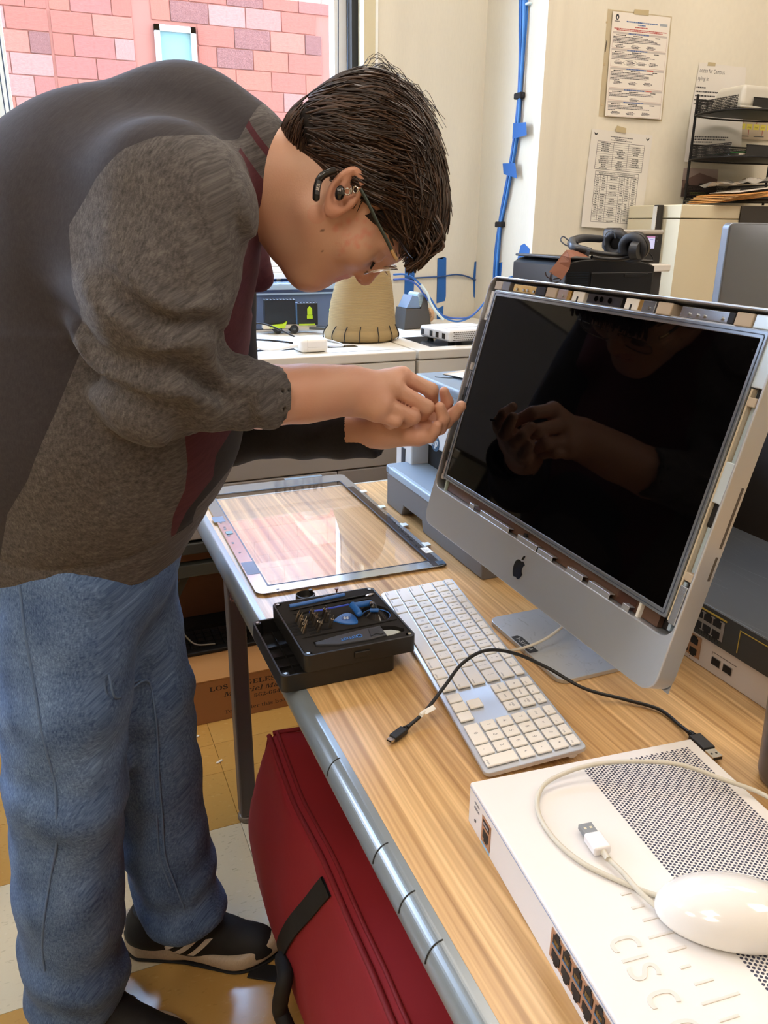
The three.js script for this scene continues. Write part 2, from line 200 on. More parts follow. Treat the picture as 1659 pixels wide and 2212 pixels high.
{ const t = T('work_table', 'long wood-grain work table edged with a rounded grey rail, on brown steel legs', 'table', [0.66, 0, -0.52]);
  const X = (x) => x - 0.66, Z = (z) => z + 0.52;
  const top = uvm(box3(X(0.233), X(1.12), 0.708, TY, Z(-1.535), Z(0.62)), (x, y, z) => [(x + 0.45) / 0.93, (z + 1.05) / 2.25]);
  M(t, 'tabletop', top, mt('#ffffff', 0.33, 0, { map: woodTex, clearcoat: 0.25, clearcoatRoughness: 0.3, bumpMap: woodTex, bumpScale: 0.0002 }));
  const prof = new THREE.Shape(); prof.moveTo(0, 0.7); prof.lineTo(0, 0.7402); prof.absellipse(-0.006, 0.7202, 0.0145, 0.02, PI / 2, 1.5 * PI); prof.lineTo(0, 0.7);
  const rail = new THREE.ExtrudeGeometry(prof, { depth: 2.155, bevelEnabled: false, curveSegments: 14 }).translate(X(0.2328), 0, Z(-1.535));
  M(t, 'edge_rail', rail, tubeMat);
  M(t, 'far_edging', box3(X(0.222), X(1.12), 0.702, 0.7403, Z(-1.541), Z(-1.535)), mt('#b9bdb8', 0.35));
  for (const [a, b] of [[732, 1642], [848, 1822], [904, 1926], [952, 2036]]) { const p = py(a, b, 0.738); M(t, 'rail_crack', new THREE.TorusGeometry(0.0149, 0.0007, 6, 14, 1.5).rotateZ(PI * 0.5).scale(1, 1.35, 1).translate(X(0.2268), 0.7201, Z(p.z)), mt('#2d3134', 0.7)); }
  const chip = ctex(128, 512, (c, w, h) => { c.fillStyle = '#524a46'; c.fillRect(0, 0, w, h); const q = rng(5); c.fillStyle = '#c79a90'; for (let i = 0; i < 90; i++) { const y = i < 55 ? h * (0.18 + 0.03 * q()) : h * (0.03 + 0.12 * q()), x = i < 55 ? w * (0.15 + 0.7 * q()) : w * (0.05 + 0.25 * q()); c.beginPath(); c.arc(x, y, 0.8 + 2.4 * q() * q(), 0, 7); c.fill(); } });
  const legM = mt('#ffffff', 0.45, 0.2, { map: chip });
  const leg = (x, z) => { const g = mg([uvm(rb(0.036, 0.69, 0.036, 0.005, 2).translate(0, 0.36, 0), (a, b) => [a / 0.036 + 0.5, b / 0.7])]); const m = M(t, 'leg', g, legM); m.position.set(X(x), 0, Z(z)); M(m, 'glide', la([[0, 0], [0.021, 0], [0.0225, 0.004], [0.021, 0.012], [0.016, 0.016], [0, 0.016]], 24), mt('#7d7468', 0.35, 0.6)); };
  leg(0.279, -1.465); leg(1.06, -1.465); leg(0.279, 0.5); leg(1.06, 0.5);
  M(t, 'apron', mg([box3(X(0.262), X(1.08), 0.65, 0.703, Z(-1.478), Z(-1.453)), box3(X(0.262), X(1.08), 0.65, 0.703, Z(0.48), Z(0.505)), box3(X(1.05), X(1.075), 0.65, 0.703, Z(-1.45), Z(0.48)), box3(X(0.268), X(0.29), 0.66, 0.703, Z(-1.45), Z(0.48))]), mt('#3d3836', 0.5, 0.2));
}
// ---------------------------------------------------------------- keyboard
{ const g = T('keyboard', 'slim aluminium full-size keyboard with white keys in front of the opened computer', 'keyboard', [0.4094, TY + 0.0085, -1.0007], -(PI / 2 + 0.1366)); g.rotation.order = 'YXZ'; g.rotation.x = 0.1106;
  const W = 0.4305, D = 0.1135, Pk = 0.01865;
  const alu = mt('#c9cdd2', 0.34, 0.75), keyRows = [], keys = [];
  const add = (u, v, w, h, s, o = {}) => keys.push({ u, v, w, h, s, ...o });
  const u0 = 0.0047, v0 = 0.0052, kh = 0.0162, gap = Pk - kh, rowv = (r) => v0 + r * Pk;
  const row = (r, list) => { let u = u0; for (const [s, w = 1, o] of list) { add(u, rowv(r), w * Pk - gap, kh, s, o); u += w * Pk; } };
  const c1 = (s) => s.split(' ').map((q) => [q]);
  row(0, [['control', 1.5, { m: 1 }], ['option', 1.25, { m: 1 }], ['command', 1.25, { m: 1 }], ['', 6.9], ['command', 1.35, { m: 1 }], ['option', 1.25, { m: 1 }], ['control', 1.5, { m: 1 }]]);
  row(1, [['shift', 2.3, { m: 1 }], ...c1('Z X C V B N M , . /'), ['shift', 2.7, { m: 1 }]]);
  row(2, [['caps lock', 1.8, { m: 1 }], ...c1('A S D F G H J K L ; \''), ['return', 2.2, { m: 1 }]]);
  row(3, [['tab', 1.55, { m: 1 }], ...c1('Q W E R T Y U I O P [ ]'), ['\\', 1.45]]);
  row(4, [...c1('` 1 2 3 4 5 6 7 8 9 0 - ='), ['delete', 2, { m: 1 }]]);
  const fv = rowv(5), fh = 0.0108, fw = 15 * Pk / 14;
  ['esc', 'F1', 'F2', 'F3', 'F4', 'F5', 'F6', 'F7', 'F8', 'F9', 'F10', 'F11', 'F12', '⏏'].forEach((s, i) => add(u0 + i * fw, fv, fw - gap, fh, s, { f: 1 }));
  const n0 = u0 + 15 * Pk + 0.0055, m0 = n0 + 3 * Pk + 0.0055;
  ['F13', 'F14', 'F15'].forEach((s, i) => add(n0 + i * Pk, fv, kh, fh, s, { f: 1 })); ['F16', 'F17', 'F18', 'F19'].forEach((s, i) => add(m0 + i * Pk, fv, kh, fh, s, { f: 1 }));
  ['fn', 'home', 'page up'].forEach((s, i) => add(n0 + i * Pk, rowv(4), kh, kh, s, { c: 1 })); ['delete', 'end', 'page dn'].forEach((s, i) => add(n0 + i * Pk, rowv(3), kh, kh, s, { c: 1 }));
  add(n0 + Pk, rowv(1), kh, kh, '▲', { c: 1 }); ['◀', '▼', '▶'].forEach((s, i) => add(n0 + i * Pk, rowv(0), kh, kh, s, { c: 1 }));
  [['clear', '=', '/', '*'], ['7', '8', '9', '-'], ['4', '5', '6', '+'], ['1', '2', '3']].forEach((l, r) => l.forEach((s, i) => add(m0 + i * Pk, rowv(4 - r), kh, kh, s, s === 'clear' ? { c: 1 } : {})));
  add(m0, rowv(0), 2 * Pk - gap, kh, '0'); add(m0 + 2 * Pk, rowv(0), kh, kh, '.'); add(m0 + 3 * Pk, rowv(0), kh, kh + Pk, 'enter', { m: 1 });
  const up = { 1: '!', 2: '@', 3: '#', 4: '$', 5: '%', 6: '^', 7: '&', 8: '*', 9: '(', 0: ')', '-': '_', '=': '+', ';': ':', '\'': '"', ',': '<', '.': '>', '/': '?', '[': '{', ']': '}', '\\': '|', '`': '~' };
  const atlas = ctex(2048, 540, (c, w, h) => { c.fillStyle = '#ffffff'; c.fillRect(0, 0, w, h); c.fillStyle = '#55565a'; c.textAlign = 'center'; c.textBaseline = 'middle';
    for (const k of keys) { const x = (k.u + k.w / 2) / W * w, y = h - (k.v + k.h / 2) / D * h, x0 = k.u / W * w, y1 = h - k.v / D * h;
      if (k.m) { c.font = '15px sans-serif'; c.textAlign = 'left'; const right = k.u > 0.15; c.textAlign = right ? 'right' : 'left'; c.fillText(k.s, right ? (k.u + k.w) / W * w - 9 : x0 + 9, y1 - 15); c.textAlign = 'center'; }
      else if (k.f) { c.font = '13px sans-serif'; c.fillText(k.s, x + 18, y + 12); } else if (k.c) { c.font = '16px sans-serif'; if (k.s.includes(' ')) { const [a, b] = k.s.split(' '); c.fillText(a, x, y - 9); c.fillText(b, x, y + 9); } else c.fillText(k.s, x, y); }
      else if (up[k.s] && k.u < u0 + 15 * Pk) { c.font = '24px sans-serif'; c.fillText(up[k.s], x, y - 16); c.fillText(k.s, x, y + 15); } else { c.font = '27px sans-serif'; c.fillText(k.s, x, y); } } });
  const keyM = mt('#efeae0', 0.42, 0, { map: atlas });
  M(g, 'tray', slab(rrs(W, D, 0.0065, THREE.Shape, W / 2, D / 2), 0.0045, 0.0008).translate(0, -0.0052, 0), alu);
  M(g, 'underside', slab(rrs(W - 0.004, D - 0.004, 0.006, THREE.Shape, W / 2, D / 2), 0.0022).translate(0, -0.0074, 0), mt('#e8e2d8', 0.5));
  M(g, 'rear_foot', mg([cy(0.0062, 0.0062, W - 0.02, 20).rotateZ(PI / 2).translate(W / 2, -0.0118, -(D - 0.012)), bx(W - 0.02, 0.006, 0.0124).translate(W / 2, -0.0082, -(D - 0.012))]), mt('#e8e2d8', 0.5));
  const gc = {};
  for (const k of keys) { const t = 0.0026; let q = rb(k.w, t, k.h, 0.0011, 2); q = uvm(q.translate(k.u + k.w / 2, t / 2 - 0.0003, -(k.v + k.h / 2)), (x, y, z) => [x / W, -z / D]); M(g, 'key', q, keyM); }
}
{ const c = T('keyboard_cable', 'short off-white keyboard cable running over the metal stand foot', 'cable', [0, 0, 0]);
  M(c, 'cord', tb([py(1085, 1408, 0.752), py(1112, 1404, 0.7535), py(1142, 1396, 0.7535), py(1178, 1380, 0.757), py(1215, 1354, 0.762), py(1232, 1341, 0.76)], 0.0019, 60, 8), mt('#cfc8b6', 0.5)); }
// ---------------------------------------------------------------- black USB cable
{ const c = T('usb_cable', 'thin black data cable arching over the keyboard with a white paper flag', 'cable', [0, 0, 0]), bm = mt('#17181a', 0.5), steel = mt('#c9c6bf', 0.25, 1);
  M(c, 'cord', tb([py(880, 1571, 0.7475), py(915, 1540, 0.752), py(960, 1483, 0.767), py(1000, 1432, 0.782), py(1050, 1405, 0.789), py(1110, 1411, 0.784), py(1180, 1441, 0.77), py(1262, 1487, 0.756), py(1350, 1511, 0.7455), py(1425, 1533, 0.7435), py(1470, 1568, 0.7435), py(1497, 1589, 0.7465)], 0.0021, 120, 8), bm);
  const plug = (from, to, y, parts, w) => { const a = py(...from, y), b = py(...to, y), m = new THREE.Matrix4().lookAt(a, b, V(0, 1, 0)); m.setPosition(a); for (const [name, geo, mm] of parts) M(c, name, geo.applyMatrix4(m), mm); };
  const micro = []; micro.push(['micro_plug', rb(0.0105, 0.0065, 0.021, 0.0015).translate(0, 0, -0.016), bm]);
  for (let i = 0; i < 4; i++) micro.push(['strain_relief', cy(0.0036 - i * 0.0003, 0.0036 - i * 0.0003, 0.0012, 14).rotateX(PI / 2).translate(0, 0, -0.0045 + i * 0.0019), bm]);
  micro.push(['metal_tip', mg([bx(0.0068, 0.0004, 0.006).translate(0, 0.0011, -0.0295), bx(0.0068, 0.0004, 0.006).translate(0, -0.0011, -0.0295), bx(0.0004, 0.0022, 0.006).translate(0.0034, 0, -0.0295), bx(0.0004, 0.0022, 0.006).translate(-0.0034, 0, -0.0295)]), steel]);
  plug([880, 1571], [826, 1612], 0.7455, micro);
  const A = []; for (let i = 0; i < 4; i++) A.push(['strain_relief', cy(0.0042 - i * 0.0004, 0.0042 - i * 0.0004, 0.0014, 14).rotateX(PI / 2).translate(0, 0, -0.001 + i * 0.0022), bm]);
  A.push(['usb_plug', rb(0.0155, 0.008, 0.026, 0.0018).translate(0, 0, -0.0145), bm]);
  A.push(['metal_shell', mg([bx(0.0121, 0.0045, 0.014).translate(0, 0, -0.0343)]), steel]); A.push(['shell_hole', mg([bx(0.0022, 0.0001, 0.0022).translate(0.0028, 0.00232, -0.035), bx(0.0022, 0.0001, 0.0022).translate(-0.0028, 0.00232, -0.035), bx(0.0105, 0.0032, 0.0001).translate(0, 0, -0.0413)]), mt('#22201d', 0.6)]);
  plug([1497, 1589], [1560, 1648], 0.7458, A);
  const f = py(905, 1549, 0.753), f2 = py(920, 1534, 0.754);
  M(c, 'paper_flag', mg([cy(0.0026, 0.0026, 0.0075, 12).applyMatrix4(new THREE.Matrix4().lookAt(f, f2, V(0, 1, 0)).multiply(new THREE.Matrix4().makeRotationX(PI / 2)).setPosition(f.clone().lerp(f2, 0.5))), rb(0.0135, 0.0003, 0.0068, 0.0001, 1).translate(0.0092, 0, 0).applyMatrix4(new THREE.Matrix4().makeRotationFromEuler(new THREE.Euler(0.25, 0.1, 0.3)).setPosition(f.clone().lerp(f2, 0.5)))]), mt('#efece2', 0.7)); }
// ---------------------------------------------------------------- glass front panel
{ const g = T('glass_panel', 'removed front glass panel lying flat on the table with silver backed borders', 'glass panel', [0.4, TY, -1.335], -0.012);
  const W = 0.318, L = 0.536, mir = mt('#bfc5c9', 0.13, 0.82), rim = new THREE.Shape(); const o = rrs(W, L, 0.014); const hole = rrs(0.272, 0.462, 0.002, THREE.Path, 0, -0.0275 + 0.016); o.holes.push(hole);
  M(g, 'pane', slab(rrs(W, L, 0.014), 0.0026, 0.0006).translate(0, 0.0012, 0), mt('#ffffff', 0.01, 0, { transmission: 1, thickness: 0, ior: 1.52, specularIntensity: 1 }));
  M(g, 'border', slab(o, 0.0008, 0, 10).translate(0, 0.0041, 0), mir);
  const piece = (name, a, b, w, h, y, m, ry = 0) => { const p = py(a, b, TY + 0.005), q = g.worldToLocal(p); return M(g, name, rb(w, y, h, 0.0004, 1).rotateY(ry).translate(q.x, 0.0049 + y / 2, q.z), m); };
  g.updateMatrixWorld();
  M(g, 'inner_edge', (() => { const s = rrs(0.2745, 0.4645, 0.002, THREE.Shape, 0, -0.0115); s.holes.push(rrs(0.2705, 0.4605, 0.002, THREE.Path, 0, -0.0115)); return slab(s, 0.0005).translate(0, 0.0049, 0); })(), mt('#23324a', 0.4));
  const sticker = mt('#6d6e86', 0.5), dk = mt('#2d2622', 0.4), white = mt('#e6efee', 0.4), brown = mt('#4a4340', 0.14, 0.5);
  piece('sticker', 541, 1227, 0.021, 0.052, 0.0003, sticker); piece('sticker', 472, 1122, 0.021, 0.03, 0.0003, mt('#4e5a70', 0.4)); piece('sticker', 655, 1031, 0.085, 0.012, 0.0003, mt('#5f6a6e', 0.4));
  for (const [a, b, s] of [[477, 1129, 0.004], [486, 1143, 0.0035], [494, 1157, 0.0045], [503, 1173, 0.0045], [518, 1194, 0.002], [600, 1273, 0.002], [485, 1139, 0.002]]) { const q = g.worldToLocal(py(a, b, TY + 0.005)); M(g, 'slot', cy(0.0022, 0.0022, 0.0003, 14).scale(1, 1, s / 0.0022).translate(q.x, 0.0051, q.z), dk); }
  piece('sensor_board', 495, 1151, 0.012, 0.014, 0.0012, mt('#5f7a78', 0.3, 0.4));
  { const s = mg([bx(0.017, 0.0004, 0.44)]); const q = g.worldToLocal(py(830, 1118, TY + 0.005)); M(g, 'painted_reflection_strip', s.translate(q.x, 0.0051, q.z + 0.02), brown); }  // dark reflection along the right border, put into the colour of this strip
  const lab = ctex(128, 96, (c, w, h) => { c.fillStyle = '#ece9e0'; c.fillRect(0, 0, w, h); c.fillStyle = '#55585a'; for (let i = 0; i < 9; i++) c.fillRect(8, 8 + i * 9, 40 + 66 * nz(i, 2, 3) * nz(i, 2, 3) * 3, 3); });
  { const q = g.worldToLocal(py(922, 1189, TY + 0.005)); M(g, 'printed_label', uvm(bx(0.014, 0.0003, 0.024).translate(q.x, 0.0055, q.z), (x, y, z) => [(x - q.x) / 0.014 + 0.5, (z - q.z) / 0.024 + 0.5]), mt('#fff', 0.5, 0, { map: lab })); }
  for (const [a, b] of [[785, 1060], [825, 1093], [873, 1132], [921, 1174]]) { const q = g.worldToLocal(py(a, b, TY + 0.006)); M(g, 'clip', mg([rb(0.009, 0.0025, 0.013, 0.0006, 1).translate(q.x + 0.002, 0.0045, q.z), rb(0.004, 0.0018, 0.017, 0.0005, 1).translate(q.x - 0.004, 0.0052, q.z + 0.001)]), white); }
  { const q = g.worldToLocal(py(952, 1217, TY + 0.004)); M(g, 'corner_tab', rb(0.014, 0.004, 0.016, 0.001, 1).translate(q.x, 0.004, q.z), mt('#2d4257', 0.4)); }
  { const q = rng(21); const pts = []; for (let i = 0; i < 60; i++) { const t = i / 59; const P_ = g.worldToLocal(py(836 + 72 * t, 1112 + 76 * t, TY + 0.005)); pts.push([P_.x + (q() - 0.5) * 0.006, 0.0056, P_.z + (q() - 0.5) * 0.004]); } M(g, 'glue_residue', tb(pts, 0.0004, 200, 4), mt('#14161c', 0.6)); }
}
// ---------------------------------------------------------------- repair toolkit and its lid
const kitBlack = mt('#1b1a19', 0.42), foam = mt('#23211f', 0.95, 0, { bumpMap: noiseRough, bumpScale: 0.0004 }), kitBlue = mt('#2f6fc0', 0.38), magnet = mt('#b9b6ad', 0.25, 0.9);
{ const tray = (name, label, cx, cz, w, d, h, y, inner) => { const g = T(name, label, 'tool case', [cx, y, cz]); const o = rrs(w, d, 0.008); o.holes.push(rrs(w - 0.006, d - 0.006, 0.006, THREE.Path));
    M(g, 'wall', slab(o, h, 0.0006), kitBlack); M(g, 'bottom', slab(rrs(w - 0.003, d - 0.003, 0.007), 0.0022).translate(0, 0.0001, 0), kitBlack);
    for (const [a, b] of [[1, 1], [1, -1], [-1, 1], [-1, -1]]) { M(g, 'corner_post', cy(0.0046, 0.0046, h - 0.001, 16).translate(a * (w / 2 - 0.0068), h / 2, b * (d / 2 - 0.0068)), kitBlack); M(g, 'magnet', cy(0.0024, 0.0024, 0.0012, 16).translate(a * (w / 2 - 0.0068), h - 0.0002, b * (d / 2 - 0.0068)), magnet); } return g; };
  const lid = tray('case_lid', 'black ribbed case lid lying under the toolkit and overhanging the table edge', 0.276, -0.8775, 0.147, 0.152, 0.0225, TY + 0.0008);
  for (const x of [-0.048, -0.02, 0.008]) M(lid, 'rib', bx(0.0012, 0.004, 0.14).translate(x, 0.004, 0), kitBlack); for (const z of [-0.026, 0.0, 0.026, 0.052]) M(lid, 'rib', bx(0.14, 0.004, 0.0012).translate(0, 0.004, z), kitBlack);
  const base = tray('tool_case', 'black tool case with foam insert holding small repair tools', 0.3035, -0.875, 0.146, 0.152, 0.0225, TY + 0.0238);
  const F = rrs(0.139, 0.145, 0.011), holesP = [];
  const kp = (a, b) => { const p = py(a, b, 0.786); return [p.x - 0.3035, -(p.z + 0.875)]; };
  const poly = (pts) => { const h = new THREE.Path(); pts.map((p) => kp(...p)).forEach((p, i) => i ? h.lineTo(...p) : h.moveTo(...p)); h.closePath(); F.holes.push(h); };
  const P1 = (x, y) => [540 + x / 4.366, 1240 + y / 4.366];
  poly([P1(358, 292), P1(880, 182), P1(905, 205), P1(380, 318)]); poly([P1(372, 344), P1(1120, 190), P1(1165, 180), P1(1160, 200), P1(1090, 214), P1(378, 350)]);
  poly([P1(405, 380), P1(1110, 232), P1(1145, 238), P1(1140, 252), P1(950, 290), P1(440, 392)]);
  { const c = kp(...P1(1190, 365)), h = new THREE.Path(); h.absellipse(c[0], c[1], 0.0185, 0.0235, 0, 2 * PI); F.holes.push(h); }
  poly([P1(785, 430), P1(860, 372), P1(940, 360), P1(1000, 395), P1(1015, 460), P1(905, 466)]);
  poly([P1(475, 610), P1(545, 590), P1(1390, 422), P1(1380, 436), P1(560, 602)]);
  poly([P1(593, 640), P1(1080, 520), P1(1240, 492), P1(1360, 488), P1(1450, 512), P1(1460, 535), P1(1300, 582), P1(620, 682)]);
  M(base, 'foam_insert', slab(F, 0.0065, 0, 16).translate(0, 0.0155, 0), foam);
  M(base, 'foam_bed', slab(rrs(0.139, 0.145, 0.011), 0.012).translate(0, 0.0022, 0), foam);
  M(base, 'front_latch', rb(0.02, 0.008, 0.004, 0.001).translate(0.0, 0.012, 0.0765), kitBlack);
  const w3 = (x, y, Y = 0.787) => py(...P1(x, y), Y);
  const long = (name, label, cat, pts, r, m, flat = 1) => tag(M(scene, name, tb(pts, r, 32, 10), m), label, cat);
  long('plastic_spudger', 'blue plastic spudger lying in the slot of the foam insert nearest the glass panel', 'spudger', [w3(372, 305), w3(450, 290), w3(540, 272), w3(700, 236), w3(890, 195)], 0.0028, mt('#4a7fd0', 0.4));
  long('pry_bar', 'thin dark metal pry tool lying in a narrow foam slot behind the driver bits', 'pry tool', [w3(400, 341), w3(700, 278), w3(1000, 215), w3(1100, 196)], 0.0011, mt('#2c2a29', 0.35, 0.8));
  { const p = w3(1128, 196), q = w3(1165, 183); const s = T('spatula_tip', 'flattened silver spatula end showing at the far corner of the foam', 'spatula', [p.x, 0.7872, p.z]); M(s, 'blade', sp(0.006, 16, 10).scale(1.2, 0.14, 0.55).rotateY(Math.atan2(-(q.z - p.z), q.x - p.x)), mt('#a9a39c', 0.25, 1)); }
  long('tweezers', 'long slim blue tweezers lying in the foam beside the suction handle', 'tweezers', [w3(560, 362, 0.785), w3(800, 318, 0.785), w3(930, 292, 0.785)], 0.0019, mt('#2445c4', 0.4));
  { const p = w3(905, 418), t = T('opening_pick', 'blue triangular opening pick with a cross mark set into the foam', 'opening pick', [p.x, 0.7852, p.z]);
    const s = new THREE.Shape(); const q = [P1(785, 440), P1(860, 382), P1(940, 368), P1(1000, 408), P1(1012, 462), P1(900, 468)].map((a) => { const w = py(...a, 0.787); return new THREE.Vector2(w.x - p.x, -(w.z - p.z)); }); s.moveTo(q[0].x, q[0].y); s.splineThru([...q.slice(1), q[0]]); M(t, 'plate', slab(s, 0.0022, 0.0006), kitBlue);
    const dir = (() => { const a = w3(860, 430), b = w3(950, 425); return Math.atan2(-(b.z - a.z), b.x - a.x); })();
    M(t, 'mark', mg([cy(0.0062, 0.0062, 0.0003, 24)]).translate(0, 0.0023, 0.0005), mt('#174a92', 0.4)); M(t, 'cross', mg([bx(0.0076, 0.0003, 0.0024).rotateY(PI / 4 + dir), bx(0.0076, 0.0003, 0.0024).rotateY(-PI / 4 + dir)]).translate(0, 0.0026, 0.0005), mt('#d9e6f2', 0.4)); }
  { const p = w3(1190, 372), g = T('suction_handle', 'clear suction cup with black hub and blue folding handle in the round foam recess', 'suction cup', [p.x, 0.7795, p.z]);
    M(g, 'cup', la([[0, 0.0125], [0.004, 0.012], [0.008, 0.009], [0.013, 0.0042], [0.0172, 0.001], [0.0178, 0.0002], [0.0165, 0.0006], [0.012, 0.0032], [0.0075, 0.0072], [0.003, 0.0102], [0, 0.0106]], 36), mt('#3c3938', 0.12, 0, { transmission: 0.35, thickness: 0 }));
    M(g, 'rim', new THREE.TorusGeometry(0.0185, 0.0008, 8, 40).rotateX(PI / 2).translate(0, 0.0042, 0), kitBlue);
    const hub = w3(1160, 310, 0.794), l = (a) => [a.x - p.x, a.y - 0.7795, a.z - p.z];
    M(g, 'hub', tb([l(w3(1170, 345, 0.79)), l(w3(1160, 310, 0.797)), l(w3(1150, 285, 0.796))], 0.0048, 16, 14), mt('#17171a', 0.2, 0, { clearcoat: 0.6 }));
    for (let i = 0; i < 6; i++) { const a = i / 6 * 2 * PI; M(g, 'spoke', tb([[0.005 * cos(a), 0.0112, 0.005 * sin(a)], [0.0105 * cos(a), 0.0068, 0.0105 * sin(a)], [0.015 * cos(a), 0.0028, 0.015 * sin(a)]], 0.0009, 8, 6), kitBlack); }
    M(g, 'pin', cy(0.0026, 0.0026, 0.011, 16).rotateZ(PI / 2).rotateY(-0.4).translate(...l(w3(1172, 342, 0.7945))), kitBlue);
    M(g, 'handle', mg([tb([l(w3(1140, 272, 0.796)), l(w3(1060, 285, 0.797)), l(w3(980, 298, 0.797))], 0.0042, 16, 14)]), kitBlue); M(g, 'grip', tb([l(w3(962, 288, 0.797)), l(w3(1000, 330, 0.795)), l(w3(1030, 372, 0.793))], 0.0046, 16, 14), kitBlue);
    M(g, 'grip_end', sp(0.0046, 14, 10).translate(...l(w3(1030, 372, 0.793))), kitBlue); }
  { const a = w3(600, 662), b = w3(1290, 545), g = T('opening_tool', 'dark grey handled prying knife with a curved steel blade in the front foam slot', 'prying knife', [(a.x + b.x) / 2, 0.7835, (a.z + b.z) / 2]); const O = g.position;
    const shape = (list) => { const s = new THREE.Shape(); list.map((q) => w3(...q)).forEach((w, i) => i ? s.lineTo(w.x - O.x, -(w.z - O.z)) : s.moveTo(w.x - O.x, -(w.z - O.z))); s.closePath(); return s; };
    M(g, 'handle', slab(shape([[612, 652], [820, 590], [1060, 528], [1110, 518], [1185, 505], [1225, 492], [1290, 580], [1150, 620], [840, 672], [625, 678]]), 0.0052, 0.0012), mt('#35373b', 0.45));
    M(g, 'handle_waist', slab(shape([[1115, 532], [1170, 530], [1205, 512], [1228, 512], [1262, 570], [1235, 582], [1190, 575], [1140, 600]]), 0.0008, 0.0002).translate(0, 0.0052, 0), mt('#26282b', 0.5));
    M(g, 'blade', slab(shape([[1255, 528], [1330, 522], [1400, 532], [1425, 542], [1360, 566], [1290, 580]]), 0.0008).translate(0, 0.0024, 0), mt('#c4c7bd', 0.3, 0.7));
    const d0 = w3(1050, 578, 0.789), d1 = w3(850, 622, 0.789), ang = Math.atan2(-(d1.z - d0.z), d1.x - d0.x);
    const tx = txt('IFIXIT', 0.0052, 0.0004), m0 = d0.clone().lerp(d1, 0.62); M(g, 'lettering', tx.rotateX(-PI / 2).rotateY(ang).translate(m0.x - O.x, 0.0053, m0.z - O.z), mt('#3f83d8', 0.4));
    const lg = d0.clone().lerp(d1, 0.1); M(g, 'badge', cy(0.0042, 0.0042, 0.0004, 20).translate(lg.x - O.x, 0.0054, lg.z - O.z), mt('#3f83d8', 0.4)); M(g, 'badge_cross', mg([bx(0.0058, 0.0003, 0.0016).rotateY(PI / 4 + ang), bx(0.0058, 0.0003, 0.0016).rotateY(-PI / 4 + ang)]).translate(lg.x - O.x, 0.0058, lg.z - O.z), mt('#1c2430', 0.5)); }
  // driver bits stand leaning in the foam
  const bitM = mt('#a59a8c', 0.3, 0.9), bits = [[432, 455, 457, 378], [455, 480, 482, 402], [465, 505, 490, 430], [480, 520, 505, 462], [490, 540, 520, 445], [500, 565, 528, 478], [565, 415, 582, 345], [575, 440, 595, 370], [590, 470, 612, 392], [600, 495, 628, 412], [622, 520, 648, 450], [680, 400, 704, 330], [705, 430, 726, 356], [718, 455, 745, 382], [638, 550, 672, 468], [752, 505, 776, 430]];
  let b0; bits.forEach(([ax, ay, bx_, by]) => { const A = w3(ax, ay, 0.7852), len = 0.0155, Bq = py(...P1(bx_, by), 0.7985), d = Bq.clone().sub(A).normalize();
    if (!b0) { b0 = T('driver_bit', 'small steel driver bit standing in the slotted foam', 'driver bit', [0, 0, 0], 0, 'driver bits in the foam'); M(b0, 'shank', cy(0.002, 0.002, len, 6).translate(0, len / 2, 0), bitM); M(b0, 'tip', cy(0.0004, 0.0013, 0.006, 8).translate(0, len + 0.003, 0), bitM); }
    const o = b0.parent && !b0.userData.placed ? b0 : dup(b0); b0.userData.placed = 1; delete o.userData.placed; if (o === b0) o.userData.placed = 1; o.position.copy(A); o.quaternion.setFromUnitVectors(V(0, 1, 0), d); }); delete b0.userData.placed;
  { const s = []; for (const [x, y] of [[380, 457], [400, 482], [420, 508], [440, 535], [450, 563], [520, 410], [545, 430], [560, 460], [575, 487], [590, 520], [640, 385], [660, 410], [675, 450], [600, 548], [715, 508]]) { const p = w3(x + 12, y), a = 0.0135; s.push(bx(a, 0.0003, 0.0042).translate(p.x - 0.3035, 0.0222, p.z + 0.875)); } s.forEach((q) => M(base, 'foam_slit', q, mt('#0b0b0b', 0.9))); }
  { const p = py(660, 1292, TY + 0.006); const t = T('rubber_cap', 'round black rubber cap lying between the toolkit and the glass panel', 'cap', [p.x, TY + 0.001, p.z]); M(t, 'ring', la([[0.009, 0], [0.014, 0], [0.0148, 0.003], [0.0145, 0.011], [0.0125, 0.012], [0.0118, 0.004], [0.009, 0.003], [0.009, 0]], 32), kitBlack); M(t, 'pull_tab', rb(0.006, 0.004, 0.006, 0.001).translate(0.009, 0.014, -0.004), kitBlack); }
  { const p = py(727, 1279, TY + 0.004); tag(M(scene, 'loose_screw', mg([cy(0.0014, 0.0014, 0.009, 10).translate(0, 0.0045, 0), cy(0.003, 0.003, 0.0016, 12).translate(0, 0.0088, 0)]).translate(p.x, TY + 0.001, p.z), mt('#6b4a3f', 0.4, 0.6)), 'tiny dark screw standing on the table behind the tool case', 'screw'); }
}
